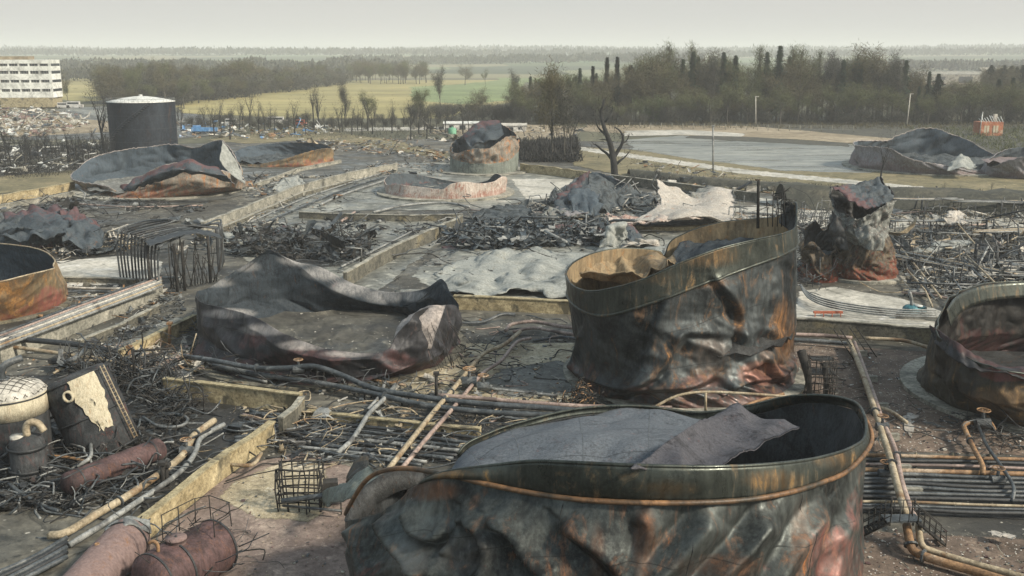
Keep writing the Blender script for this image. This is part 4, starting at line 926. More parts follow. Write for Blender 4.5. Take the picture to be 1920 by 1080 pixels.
# ---------- 7 splayed tank, far left
t, c = tank('wide splayed tank in front of the upright one, blue-grey inside with red-stained foot', 302, 356, 16.0); R = 16.0
rim = [(0,458,338),(12,452,318),(25,440,295),(38,418,263),(52,392,267),(66,365,277),(80,330,270),(95,290,273),(112,245,278),(130,200,286),(148,160,302),(165,140,320),(180,134,332),(195,145,338),(210,180,345),(222,210,352),(235,228,358),
       (246,246,346),(256,270,326),(266,300,312),(278,335,304),(292,375,309),(306,410,318),(320,432,326),(338,448,336)]
mid = [(0,458,350),(38,425,300),(80,330,305),(112,245,315),(148,172,330),(180,150,346),(210,185,358),(235,228,366),(256,268,352),(278,335,345),(300,395,350),(330,440,352)]
Pg, vs = shell_grid(c, R, rim, [(0.5, mid)], nu=220, nv=40, amp=0.9, freq=0.16, amp2=0.25, freq2=0.5, seed=30, ragged=0.22, rimamp=0.5)
grid_mesh('shell', Pg, 0.14, [MAT['steel_far_red'], MAT['steel_blue_in']], t)
ring_along('rim_angle', Pg[-1], 0.12, 'plate_pink', t, c=c)
P = sheet_grid(S([(225,352,210),(285,318,207),(345,303,206),(410,312,207)], [(235,357,207),(300,325,204),(350,318,203),(425,330,205)], [(262,350,208),(310,338,205),(360,325,205),(440,345,208)]), amp=0.5, freq=0.3, seed=8)
grid_mesh('curled_front_plate', P, 0.12, [MAT['steel_lilac'], MAT['steel_dark_far']], t, closed=False)
P = sheet_grid(S([(418,263,222),(432,285,222),(452,318,222)], [(412,300,218),(432,325,218),(458,348,217)]), amp=0.3, freq=0.4, seed=9)
grid_mesh('torn_side_plate', P, 0.12, [MAT['steel_pale_sheet']]*2, t, closed=False)
rough_floor(c, R-0.6, 1.0, 0.8, 'g_ash', t, 3, f=0.3); disc('foundation', c, 0, R+3.0, 0.02, 0.35, 'conc_grey', t)

# ---------- 8 behind it
t, c = tank('low curved tank remnant with bright orange end, right of the splayed tank', 536, 306, 13.0); R = 13.0
rim = [(0,624,284),(20,618,274),(45,590,267),(70,550,266),(95,510,268),(120,470,273),(150,445,282),(180,440,292),(210,450,305),(240,480,308),(265,520,300),(290,560,289),(320,600,279),(345,622,278)]
Pg, vs = shell_grid(c, R, rim, nu=160, nv=24, amp=0.5, freq=0.25, amp2=0.2, seed=33, ragged=0.22)
grid_mesh('shell', Pg, 0.12, [MAT['steel_ochre_out'], MAT['steel_blue_in']], t)
rough_floor(c, R-0.5, 0.8, 0.9, 'steel_heap', t, 3, f=0.3); disc('foundation', c, 0, R+1.2, 0.02, 0.3, 'conc_dark', t)

# ---------- 9 the upright one
t, c = tank('intact upright dark tank with a white domed roof at the back left', 272, 286, 10.0); H9 = PY(272, 193, c.y-9).z; R = 10.0
steel('steel_upright', soot=(0.012,0.016,0.024), grey=(0.026,0.034,0.045), rusty=0.0, paleamt=0.0, rough=0.6, greyamt=0.5, sc_=0.1, metal=0.0, bd=0.01)
mb = MB(); mb.lathe(c, [(R, 0.3), (R, H9*0.25), (R, H9*0.5), (R, H9*0.75), (R, H9)], 72); mb.build('shell', MAT['steel_upright'], t)
mb = MB(); mb.lathe(c, [(R+0.15, H9), (R+0.15, H9+0.15), (R*0.8, H9+0.6), (R*0.5, H9+1.2), (R*0.2, H9+1.6), (0.05, H9+1.7)], 72); rf = mb.build('domed_roof', MAT['conc_pale'], t)
simple('roof_white', (0.50,0.52,0.50), (0.74,0.75,0.72), 0.3, 0.7, c3=(0.22,0.23,0.23)); rf.data.materials[0] = MAT['roof_white']
mb = MB(); mb.lathe(c+Vector((0,0,H9+1.7)), [(0.6,-.2),(0.6,0.4),(0.02,0.5)], 12); mb.build('roof_vent', MAT['roof_white'], rf)
mb = MB()
for k in range(48):
    a = 2*math.pi*k/48; p = c+Vector((math.cos(a)*(R+0.05), math.sin(a)*(R+0.05), H9+0.1)); mb.tube([p, p+Vector((0,0,0.9))], 0.03, 4)
mb.tube([c+Vector((math.cos(2*math.pi*k/48)*(R+.05), math.sin(2*math.pi*k/48)*(R+.05), H9+1.0)) for k in range(48)], 0.04, 4, closed=True)
mb.build('roof_railing', MAT['pipe_grey'], t)
mb = MB()
for k in range(30):
    a = R_(200)+k*R_(3.6); z = H9*k/30; p = c+Vector((math.cos(a)*(R+0.7), math.sin(a)*(R+0.7), z+0.4)); mb.box(p, (0.9,0.5,0.06), a)
mb.tube([c+Vector((math.cos(R_(200)+k*R_(3.6))*(R+1.15), math.sin(R_(200)+k*R_(3.6))*(R+1.15), H9*k/30+1.3)) for k in range(31)], 0.04, 4)
mb.build('spiral_stair', MAT['pipe_dark'], t)
mb = MB()
for z in (0.25, 0.5, 0.75): mb.lathe(c+Vector((0,0,H9*z)), [(R,-.04),(R+0.05,-.04),(R+0.05,.04),(R,.04)], 72)
mb.build('plate_seams', MAT['pipe_black'], t)
disc('foundation', c, 0, R+1.0, 0.02, 0.3, 'conc_grey', t)

# ---------- 10 the hooded one in the middle distance
t, c = tank('tall tank in the middle distance with a tan band and a dark hood behind', 907, 321, 8.7); R = 8.7
rim = [(0,970,262),(22,966,250),(45,950,236),(62,935,228),(80,915,225),(98,895,230),(115,878,244),(135,862,256),(158,848,268),(180,845,278),(205,855,288),(228,872,282),(250,892,276),(272,912,278),(295,930,270),(320,952,256),(342,966,256)]
low = [(0,971,282),(45,955,275),(90,905,272),(135,862,278),(180,845,290),(225,865,302),(270,908,306),(315,950,300)]
Pg, vs = shell_grid(c, R, rim, [(0.62, low)], nu=160, nv=40, amp=0.5, freq=0.3, amp2=0.2, seed=38, ragged=0.22, rimamp=0.9, env=lambda q, v: 0.25+1.2*np.clip((v-0.5)/0.2, 0, 1))
grid_mesh('shell', Pg, 0.12, [MAT['steel_far_red'], MAT['steel_dark_far']], t)
steel('steel_greenish', soot=(0.06,0.07,0.065), grey=(0.17,0.19,0.17), rusty=0.1, rust=(0.25,0.2,0.12), paleamt=0.3, pale=(0.38,0.40,0.37), rough=0.6, greyamt=0.8, metal=0.0, sc_=0.3)
lo = Pg[:int(0.60*40)]; rv = lo-np.array([c.x, c.y, 0]); rv[..., 2] = 0; rv /= np.linalg.norm(rv, axis=2, keepdims=True)
grid_mesh('lower_course', lo+rv*0.16, 0.08, [MAT['steel_greenish']]*2, t)
P = sheet_grid(S([(868,258,268),(885,235,270),(905,226,271),(938,226,270)], [(880,275,262),(900,268,262),(925,262,262),(945,250,263)]), amp=0.6, freq=0.3, seed=12)
grid_mesh('dark_hood', P, 0.12, [MAT['steel_dark_far']]*2, t, closed=False)
rough_floor(c, R-0.5, 3.0, 0.9, 'steel_heap', t, 3); disc('foundation', c, 0, R+3.2, 0.02, 0.35, 'conc_grey', t)

# ---------- 11 the low white-and-red one
t, c = tank('low white and red burnt tank stump on a round plinth in the middle distance', 836, 362, 13.0); R = 13.0
rim = [(0,950,342),(15,945,332),(28,930,326),(42,915,338),(60,890,343),(80,850,340),(100,812,333),(120,775,327),(145,742,325),(165,724,331),(180,721,338),(195,726,346),(212,745,345),(230,775,349),(248,805,352),(262,830,354),(275,845,345),(290,870,341),(308,900,344),(325,925,340),(340,940,331),(350,948,332)]
Pg, vs = shell_grid(c, R, rim, nu=200, nv=26, amp=0.2, freq=0.2, amp2=0.06, seed=41, rimamp=1.0)
grid_mesh('shell', Pg, 0.16, [MAT['steel_white_red'], MAT['steel_dark_far']], t)
rough_floor(c, R-0.5, 0.4, 0.5, 'steel_heap', t, 3); disc('foundation', c, 0, R+2.2, 0.02, 0.5, 'conc_grey', t)

# ---------- 12 collapsed grey tank
t, c = tank('collapsed grey-blue tank skeleton with ribs showing, left of the white crumpled sheets', 1130, 386, 11.5); R = 11.5
rim = [(0,1232,378),(20,1225,368),(45,1195,356),(65,1160,335),(82,1120,322),(98,1095,326),(115,1070,340),(140,1045,358),(165,1025,372),(185,1015,384),(205,1030,392),(230,1075,388),(255,1110,398),(285,1160,402),(315,1200,398),(340,1225,388)]
Pg, vs = shell_grid(c, R, rim, nu=160, nv=24, amp=0.6, freq=0.25, amp2=0.15, seed=44, ragged=0.5, rimamp=0.9)
grid_mesh('shell', Pg, 0.12, [MAT['steel_lilac'], MAT['steel_blue_in']], t)
rough_floor(c, R-0.6, 1.0, 1.6, 'steel_heap', t, 7, f=0.5)
for k, (rows, mt) in enumerate([(S([(1046,368,193),(1074,340,196),(1104,322,199)],[(1040,396,185),(1082,392,186),(1112,388,187)]), 'steel_dark_far'), (S([(1102,322,199),(1128,326,200),(1150,348,199)],[(1106,392,187),(1138,396,187),(1168,394,189)]), 'steel_heap'),
  (S([(1064,362,190),(1096,350,191),(1120,362,191)],[(1076,400,184),(1100,404,183),(1128,402,184)]), 'steel_blue_in'), (S([(1150,352,203),(1180,348,205),(1212,366,203)],[(1150,378,198),(1184,376,199),(1222,386,197)]), 'steel_heap')]):
    P = sheet_grid(rows, amp=0.65, freq=0.42, amp2=0.1, seed=15+k, rag=.3); P[..., 2] = np.maximum(P[..., 2], .1); grid_mesh('peaked_plate', P, 0.1, [MAT[mt]]*2, t, closed=False)
mb = MB(); r = random.Random(8)
for k in range(46):
    a = r.uniform(0, 6.28); q0 = r.uniform(1, 10); p = c+Vector((math.cos(a)*q0, math.sin(a)*q0, r.uniform(1, 2.5))); d = Vector((r.gauss(0,1), r.gauss(0,1), r.uniform(0,.8))).normalized()*r.uniform(2,6)
    mb = MB(); mb.tube([p, p+d*0.5+Vector((0,0,r.uniform(-.3,.5))), p+d], 0.11, 5); mb.build('roof_rib', MAT['pipe_grey'], t)
disc('foundation', c, 0, R+1.4, 0.02, 0.3, 'conc_grey', t)

steel('steel_mottle0', soot=(0.04,0.044,0.044), grey=(0.20,0.21,0.20), rusty=0.3, rust=(0.28,0.16,0.10), paleamt=0.5, pale=(0.50,0.48,0.42), rough=0.7, greyamt=0.7, metal=0.0, sc_=0.6, seed=28)
# ---------- 13 white sheets
def sheet_thing(label, rows, mat, amp=0.5, freq=0.3, amp2=0.15, seed=1, name='crumpled_sheet', cat='steel sheet', group=None, th=0.08, mat2=None, freq2=1.5, rag=0.45):
    P = sheet_grid(rows, amp=amp, freq=freq, amp2=amp2, seed=seed, freq2=freq2, rag=rag); P[..., 2] = np.maximum(P[..., 2], 0.06)
    o = grid_mesh(name, P, th, [MAT[mat], MAT[mat2 or mat]], None, closed=False, origin=(float(P[..., 0].mean()), float(P[..., 1].mean()), 0))
    return tag(o, label, cat, group)
sheet_thing('white crumpled tank sheet with a tall sharp peak at its left end', S(
    [(1233,335,192),(1262,352,194),(1300,365,196),(1340,352,197),(1372,352,196)],
    [(1236,360,186),(1265,372,187),(1300,385,187),(1340,380,187),(1378,385,188)],
    [(1235,385,180),(1262,392,179),(1300,392,178),(1340,402,177),(1376,408,178)],
    [(1180,412,173),(1230,415,171),(1280,410,170),(1330,412,171),(1372,414,172)]), 'steel_white_sheet', amp=0.5, freq=0.2, amp2=0.1, seed=31, th=0.15, rag=.2)
sheet_thing('long rolled pale sheet curving along the front of the white sheets', S(
    [(1140,402,181),(1190,405,178),(1240,398,178),(1300,388,180)], [(1135,408,177),(1190,413,174),(1245,408,174),(1310,398,176)], [(1140,414,172),(1190,420,170),(1250,415,170),(1320,408,171)]), 'steel_white_red', amp=0.5, freq=0.3, seed=32, th=0.15)
t, c = tank('flat round tank base with an ochre rim, below the white crumpled sheets', 1230, 412, 12.0, name='tank_base', cat='tank base')
disc('slab', c, 0, 12.6, 0.02, 0.7, 'conc_ochre', t); rough_floor(c, 12, 0.72, 0.25, 'g_ash', t, 4)
# ---------- 14 the pale sheet lying flat
sheet_thing('big pale flattened tank roof sheet lying between the bowl-shaped and the leaning tank', S(
    [(850,492,147),(910,474,152),(980,468,155),(1060,470,154),(1160,464,156),(1245,462,156)],
    [(822,512,139),(900,497,142),(980,488,144),(1060,497,141),(1150,485,145),(1250,480,146)],
    [(822,530,133),(900,524,133),(980,515,135),(1060,522,131),(1150,512,134),(1240,510,135)],
    [(850,552,125),(910,550,124),(980,546,125),(1060,556,123),(1130,550,123),(1200,548,124)]), 'steel_pale_sheet', amp=0.75, freq=0.16, amp2=0.12, seed=41, th=0.12)
for i, (rows, mt, lb) in enumerate([
    (S([(1128,470,155),(1148,462,156),(1165,466,156)],[(1130,455,156),(1157,418,158),(1172,450,157)],[(1140,440,160),(1160,425,160),(1178,446,160)]), 'steel_pale_sheet', 'pale pointed plate standing up behind the leaning tank\'s rim'),
    (S([(1160,416,172),(1185,420,171),(1205,440,168)],[(1165,440,165),(1185,446,163),(1210,452,162)]), 'steel_dark_far', 'dark folded plate right beside the pale pointed plate'),
    (S([(1175,452,160),(1205,443,162),(1240,455,161)],[(1170,464,156),(1205,462,156),(1238,466,156)]), 'steel_white_sheet', 'small whitish heap of sheet right behind the leaning tank\'s rim'),
    (S([(830,470,158),(870,446,163),(925,450,164)],[(845,482,153),(890,468,156),(940,470,156)]), 'steel_dark_far', 'dark crumpled sheet at the left end of the scrap behind the big pale sheet'),
    (S([(930,440,166),(985,432,168),(1050,440,167)],[(935,462,158),(990,456,158),(1060,462,158)]), 'steel_heap', 'dark grey crumpled sheet in the middle of the scrap behind the big pale sheet'),
    (S([(1040,430,170),(1085,425,172),(1130,436,170)],[(1045,458,158),(1090,452,160),(1130,462,158)]), 'steel_dark_far', 'blue-black crumpled sheet at the right end of the scrap behind the big pale sheet'),
    (S([(888,395,185),(935,388,190),(990,380,193)],[(895,415,176),(945,408,180),(1000,402,182)],[(905,422,173),(950,420,174),(1010,412,176)]), 'steel_heap', 'jagged grey sheet right of the low white and red stump'),
    (S([(1040,372,197),(1070,366,200),(1100,375,198)],[(1042,398,184),(1075,402,182),(1108,400,184)]), 'steel_lilac', 'curled lilac-grey plate in front of the collapsed ribbed tank'),
    (S([(415,445,166),(455,430,172),(500,440,169)],[(425,465,158),(470,460,160),(515,466,158)]), 'steel_pale_sheet', 'pale tent-shaped sheet right of the pipe bridge'),
    (S([(500,440,170),(530,420,176),(560,432,172)],[(505,462,160),(535,460,160),(562,470,158)]), 'steel_dark_far', 'dark grey slab sheet beside the pale tent-shaped one'),
    (S([(515,348,232),(545,332,240),(585,345,235)],[(505,362,224),(550,358,226),(590,362,224)]), 'steel_pale_sheet', 'light crumpled sheet between the orange-ended remnant and the long bund wall'),
    ]): sheet_thing(lb, rows, mt, amp=0.7, freq=0.3, amp2=0.3, seed=50+i, th=0.1, name='fallen_plate')

for i, (rows, mt, lb) in enumerate([
    (S([(800,500,148),(835,486,151),(870,488,150)],[(798,520,143),(838,512,144),(872,508,144)]), 'steel_mottle0', 'mottled plate curling up at the left end of the big pale roof sheet'),
    (S([(900,498,146),(960,486,149),(1040,505,144)],[(905,516,141),(965,512,142),(1045,530,137)]), 'steel_white_sheet', 'lighter fold of sheet lying across the big pale roof sheet'),
    (S([(985,480,152),(1030,500,146),(1062,520,141)],[(975,488,149),(1020,512,143),(1060,535,137)]), 'steel_dark_far', 'dark slit-like strip across the right part of the big pale roof sheet'),
    (S([(960,528,136),(1010,520,138),(1070,540,134)],[(955,550,129),(1010,548,130),(1075,556,128)]), 'steel_pale_sheet', 'loose pale sheet at the lower edge of the big pale roof sheet'),
    (S([(1240,470,150),(1290,455,156),(1340,446,158)],[(1245,480,148),(1290,470,150),(1345,458,153)]), 'steel_white_sheet', 'pale sheet glimpsed through the gap behind the leaning tank'),
    (S([(1020,392,187),(1060,380,190),(1100,388,188)],[(1015,410,181),(1060,405,182),(1105,410,181)]), 'steel_mottle0', 'mottled sheet in front of the peaked grey plate'),
    (S([(1290,360,196),(1330,348,200),(1372,352,199)],[(1300,375,191),(1340,370,192),(1380,378,190)]), 'steel_mottle0', 'brown-stained sheet behind the white peaked sheet'),
    (S([(700,560,124),(745,545,128),(800,540,129)],[(705,570,121),(750,560,124),(805,556,125)]), 'steel_mottle0', 'small stained sheet behind the back wall of the bowl-shaped tank'),
    ]): sheet_thing(lb, rows, mt, amp=0.6, freq=0.3, amp2=0.15, seed=80+i, th=0.1, name='loose_sheet')
# ---------- 15 twisted narrow tank, mid right
t, c = tank('narrow twisted tank with a white crumpled top and rust-streaked foot', 1614, 517, 4.9); R = 4.9
steel('steel_streak', soot=(0.02,0.017,0.016), grey=(0.13,0.11,0.085), rusty=0.3, rust=(0.36,0.2,0.055), red=(0.24,0.05,0.03), redz=0.30, redamt=0.9, paleamt=0.40, pale=(0.46,0.42,0.36), rough=0.7, greyamt=0.5, metal=0.0, sc_=0.9, seed=3)
rim = [(0,1676,372),(25,1668,352),(50,1655,338),(72,1648,330),(90,1628,340),(115,1604,350),(140,1575,346),(165,1561,350),(185,1563,372),(205,1572,392),(225,1590,402),(250,1606,410),(275,1625,400),(300,1645,388),(325,1668,378),(345,1676,376)]
top2 = [(0,1666,400),(45,1660,385),(90,1620,380),(135,1585,385),(180,1558,405),(205,1562,425),(225,1580,432),(270,1618,428),(315,1652,412)]
mid = [(0,1660,440),(45,1655,425),(90,1620,415),(135,1595,420),(180,1590,440),(225,1602,458),(270,1630,460),(315,1652,450)]
low = [(0,1676,478),(90,1614,462),(180,1560,478),(225,1575,492),(270,1614,498),(315,1660,490)]
Pg, vs = shell_grid(c, R, rim, [(0.3, low), (0.56, mid), (0.78, top2)], nu=180, nv=80, amp=0.6, freq=0.42, amp2=0.08, freq2=1.2, seed=52, rimamp=1.0, ragged=.4)
nsp = 44
grid_mesh('shell', Pg[:nsp+1], 0.08, [MAT['steel_streak'], MAT['steel_soot']], t, lv=np.repeat(np.linspace(0, .6, nsp+1), 180))
steel('steel_mottle', soot=(0.03,0.034,0.034), grey=(0.17,0.18,0.17), rusty=0.3, rust=(0.28,0.14,0.10), paleamt=0.55, pale=(0.58,0.55,0.49), rough=0.6, greyamt=0.7, metal=0.0, sc_=0.8, seed=29)
grid_mesh('crumpled_top', Pg[nsp:], 0.08, [MAT['steel_mottle'], MAT['steel_soot']], t)
P = sheet_grid(S([(1560,352,136.5),(1590,376,133.5),(1624,396,132)], [(1604,348,139),(1628,366,136),(1655,386,134)], [(1648,334,140),(1662,352,138),(1676,370,136)]), amp=0.5, freq=0.6, seed=22)
grid_mesh('folded_roof', P, 0.08, [MAT['steel_dark_far'], MAT['steel_soot']], t, closed=False)
P = sheet_grid(S([(1560,392,134),(1566,402,133.5),(1576,410,133)], [(1556,430,133.2),(1570,436,132.4),(1586,440,132)], [(1566,462,133),(1578,468,132),(1592,470,131.5)]), amp=0.3, freq=0.9, seed=29)
grid_mesh('torn_side', P, 0.08, [MAT['steel_soot'], MAT['steel_soot']], t, closed=False)
P = sheet_grid(S([(1600,428,132.5),(1630,422,131.5),(1655,432,132)], [(1606,446,131),(1635,444,130.3),(1660,450,131.2)], [(1618,466,130.7),(1638,470,130),(1656,470,130.6)]), amp=0.35, freq=0.8, seed=23)
grid_mesh('buckled_front', P, 0.08, [MAT['steel_mottle']]*2, t, closed=False)
disc('foundation', c, 0, R+1.0, 0.02, 0.4, 'conc_grey', t)
t, c = tank('smaller crushed vessel with ragged pale sides left of the twisted narrow tank', 1535, 523, 2.6, name='burnt_vessel', cat='vessel'); R = 2.6
rim = [(0,1566,448),(40,1560,415),(80,1545,432),(120,1525,408),(160,1506,440),(200,1504,470),(240,1520,452),(290,1548,476),(330,1562,462)]
mid = [(0,1566,485),(90,1535,470),(180,1506,482),(270,1532,492)]
Pg, vs = shell_grid(c, R, rim, [(0.5, mid)], nu=90, nv=40, amp=0.7, freq=0.5, amp2=0.08, freq2=1.2, seed=55, ragged=0.5, rimamp=1.0)
grid_mesh('shell', Pg, 0.07, [MAT['steel_streak'], MAT['steel_soot']], t); rough_floor(c+Vector((0,0,0)), 2.2, 3.5, 0.5, 'steel_heap', t, 3, name='crumpled_top')

# ---------- 16 far right mountain-shaped wreck
t, c = tank('broad far tank at the right with a blue-grey mountain-shaped inner wall', 1745, 313, 21.0); R = 21.0
rim = [(0,1885,300),(15,1872,292),(30,1850,282),(48,1815,262),(62,1785,252),(76,1755,241),(90,1725,240),(105,1692,250),(122,1665,262),(140,1640,263),(160,1610,263),(175,1597,266),(185,1600,272),(205,1640,274),(225,1672,280),(245,1705,296),(268,1750,306),(290,1795,314),(315,1845,315),(340,1878,308)]
Pg, vs = shell_grid(c, R, rim, nu=200, nv=34, amp=1.0, freq=0.12, amp2=0.35, freq2=0.4, seed=61, ragged=0.22, rimamp=0.5, shear=0.1)
grid_mesh('shell', Pg, 0.16, [MAT['steel_lilac'], MAT['steel_blue_in']], t); ring_along('rim_angle', Pg[-1], 0.14, 'plate_pink', t, c=c)
rough_floor(c, R-0.7, 1.0, 1.4, 'steel_heap', t, 3, f=0.2)
P = sheet_grid(S([(1780,308,252),(1802,286,256),(1825,300,254)], [(1775,315,248),(1805,312,247),(1832,314,248)]), amp=0.8, freq=0.3, seed=24)
grid_mesh('small_peak', P, 0.12, [MAT['steel_pale_sheet']]*2, t, closed=False); disc('foundation', c, 0, R+2.2, 0.02, 0.4, 'conc_grey', t)
t, c = tank('lilac-grey dented tank remnant cut by the right edge, beside the mountain-shaped one', 1925, 328, 11.5); R = 11.5
rim = [(0,2010,300),(30,1990,282),(60,1950,276),(90,1915,275),(120,1885,280),(150,1862,292),(180,1850,305),(210,1860,312),(240,1890,300),(270,1925,292),(300,1960,295),(330,1995,300)]
Pg, vs = shell_grid(c, R, rim, nu=140, nv=24, amp=0.7, freq=0.2, amp2=0.25, seed=66, ragged=0.22)
grid_mesh('shell', Pg, 0.14, [MAT['steel_lilac'], MAT['steel_dark_far']], t); rough_floor(c, R-0.7, 3.2, 0.6, 'steel_lilac', t, 3, f=0.3, name='sunken_roof')
# ================================================================== bund walls
def wall(pts, h, w_, mat, label, name='bund_wall', z0=0.0, cope=True, jag=0.12, seed=1):
    """pts: picture positions of the top edge nearest the camera"""
    P = []
    raw = [G(x, y, h) for x, y in pts]
    for a, b in zip(raw[:-1], raw[1:]):
        n = max(1, int((b-a).length/2.5))
        P += [a.lerp(b, i/n) for i in range(n)]
    P.append(raw[-1]); n = len(P); r = random.Random(seed); V = []
    for i, p in enumerate(P):
        t = P[min(i+1, n-1)]-P[max(i-1, 0)]; t.z = 0; t.normalize(); s = Vector((-t.y, t.x, 0))*w_/2
        if s.y < 0: s = -s
        j = (r.random()**3)*jag*h if 0 < i < n-1 else 0
        q = p + s; b = Vector((q.x, q.y, 0))
        V += [b-s+Vector((0,0,z0-.05)), b+s+Vector((0,0,z0-.05)), b+s+Vector((0,0,h-j)), b-s+Vector((0,0,h-j))]
    Fc = []
    for i in range(n-1):
        for k in range(4): l = (k+1) % 4; Fc.append((i*4+k, i*4+l, i*4+4+l, i*4+4+k))
    Fc += [(0,1,2,3), tuple((n-1)*4+k for k in (3,2,1,0))]
    mb = MB(); mb.add(V, Fc); o0 = P[len(P)//2].copy(); o0.z = 0
    t = thing(name, label, 'wall', o0); mb.build('wall_body', MAT[mat], t)
    if cope:
        m2 = MB(); V2 = []
        for i in range(n):
            c_ = [Vector(v) for v in V[i*4+2:i*4+4]]; d = (c_[0]-c_[1]).normalized()*0.08
            V2 += [c_[1]-d+Vector((0,0,.003)), c_[0]+d+Vector((0,0,.003)), c_[0]+d+Vector((0,0,.13)), c_[1]-d+Vector((0,0,.13))]
        m2.add(V2, Fc); m2.build('coping', MAT['conc_grey' if mat != 'conc_ochre' else 'conc_ochre2'], t)
    return t
simple('conc_ochre2', (0.22,0.18,0.10), (0.50,0.44,0.28), 1.1, 0.9, c3=(0.11,0.10,0.07))
wall([(248,990),(330,925),(430,850),(515,792)], 1.6, 0.45, 'conc_ochre', 'ochre-stained diagonal wall at the lower left running up beside the tan pipe pair', seed=2)
wall([(305,712),(420,724),(562,742)], 1.7, 0.45, 'conc_ochre', 'ochre-stained wall below the bowl-shaped tank, left of the long grey pipes', seed=3)
wall([(562,745),(556,765),(530,785)], 1.7, 0.4, 'conc_dark', 'short dark return wall joining the two ochre walls at the lower left', seed=4)
wall([(575,772),(700,786),(900,806)], 0.6, 0.35, 'conc_ochre', 'low kerb-like brown wall above the black trench pipes in the middle', seed=5)
wall([(225,660),(290,628),(368,592)], 1.4, 0.4, 'conc_ochre', 'tan wall running up to the left side of the bowl-shaped tank', seed=6)
wall([(0,652),(60,630),(150,596),(240,562),(305,536)], 1.5, 2.2, 'conc_grey', 'broad raised pipe plinth running diagonally from the left edge to the pipe bridge', name='pipe_plinth', cope=False, seed=7)
wall([(150,640),(230,607),(300,572)], 0.9, 0.35, 'conc_dark', 'low dark wall in front of the broad pipe plinth at the left', seed=8)
wall([(382,418),(460,388),(560,348),(650,325),(745,306)], 2.0, 0.5, 'conc_grey', 'long diagonal bund wall between the splayed tank and the central yards', seed=9)
wall([(395,436),(470,404),(565,362),(660,338)], 0.8, 0.5, 'conc_dark', 'low wall parallel to and in front of the long diagonal bund wall', seed=10)
wall([(650,512),(700,482),(760,452),(830,422),(868,404)], 2.0, 0.5, 'conc_dark', 'dark diagonal bund wall in the centre, left of the big pale roof sheet', seed=11)
wall([(560,398),(660,402),(760,404),(868,402)], 1.2, 0.45, 'conc_dark', 'dark horizontal bund wall below the low white and red stump', seed=12)
wall([(850,556),(960,560),(1085,566)], 1.6, 0.6, 'conc_ochre', 'ochre wall at the foot of the big pale roof sheet', seed=13)
wall([(1486,598),(1600,604),(1700,611),(1785,620)], 1.8, 0.5, 'conc_dark', 'black-stained retaining wall of the pale apron, right of the leaning tank', seed=14)
wall([(975,307),(1040,314),(1130,326)], 2.2, 0.5, 'conc_ochre', 'tan wall right of the hooded tank in the middle distance', seed=15)
wall([(1125,326),(1240,340),(1330,352),(1420,362)], 2.0, 0.5, 'conc_dark', 'dark wall continuing right behind the collapsed ribbed tank', seed=16)
wall([(-40,372),(60,356),(140,342)], 1.8, 0.5, 'conc_ochre', 'ochre wall at the left edge in front of the grass verge', seed=17)
wall([(-40,392),(60,375),(140,360)], 0.9, 0.5, 'conc_grey', 'lower grey wall at the left edge in front of the ochre one', seed=18)
wall([(85,520),(200,522),(300,528)], 0.7, 0.5, 'conc_dark', 'low dark kerb wall along the pale concrete yard at the left', seed=19)
wall([(1680,590),(1740,594),(1790,600)], 0.5, 0.4, 'conc_pale', 'short pale kerb near the blue-green pump', seed=20)
wall([(480,345),(560,316),(640,300)], 0.9, 0.5, 'conc_grey', 'faint low wall behind the orange-ended tank remnant', seed=21)
# the long dark bank in front of the lagoon at the right
def bank(pts_top, h, depth, label, mat):
    P = [G(x, y, h) for x, y in pts_top]; Q = []
    for a, b in zip(P[:-1], P[1:]):
        n = max(1, int((b-a).length/3)); Q += [a.lerp(b, i/n) for i in range(n)]
    Q.append(P[-1]); V = []; K = 9
    for i, p in enumerate(Q):
        for k in range(K):
            t = k/(K-1); off = (t-0.38)*depth; hh = h*min(1, (t/0.34)) if t < .45 else h*min(1, (1-t)/0.3)
            q = Vector((p.x, p.y+off, 0)); V.append((q.x, q.y, max(-.05, hh*(1+0.18*noise.noise(q*0.3))-0.1*(k in (0, K-1)))))
    mb = MB(); n = len(Q); mb.add(V, [(i*K+k, (i+1)*K+k, (i+1)*K+k+1, i*K+k+1) for i in range(n-1) for k in range(K-1)], 0, True)
    o = mb.build('embankment', MAT[mat]); tag(o, kind='structure'); return o
bank([(1470,348),(1600,352),(1760,358),(1960,364)], 4.2, 13, '', 'g_bank')
bank([(1180,318),(1330,334),(1480,346)], 1.6, 8, '', 'g_bank')
bank([(-80,318),(60,300),(200,288)], 1.2, 8, '', 'g_bank')

# ================================================================== pipes
def pipe(pts, r, mat, label, group=None, name='burnt_pipe', smooth=True, seg=8, flanges=(), cat='pipe'):
    P = [G(*p) for p in pts]; Q = smooth_path(P, 5) if smooth else P
    mb = MB(); mb.tube(Q, r, seg); o0 = Vector((P[0].x, P[0].y, 0))
    if not flanges: o = mb.build(name, MAT[mat], None, o0); return tag(o, label, cat, group)
    t = thing(name, label, cat, o0, group); mb.build('pipe_run', MAT[mat], t)
    for f in flanges:
        i = min(len(Q)-2, int(f*(len(Q)-1))); a, b = Q[i], Q[i+1]; d = (b-a).normalized()
        m2 = MB(); m2.tube([a, a+d*0.12], r*1.6, 12, smooth=False); m2.build('flange', MAT['pipe_dark'], t)
    return t
rp = random.Random(77)
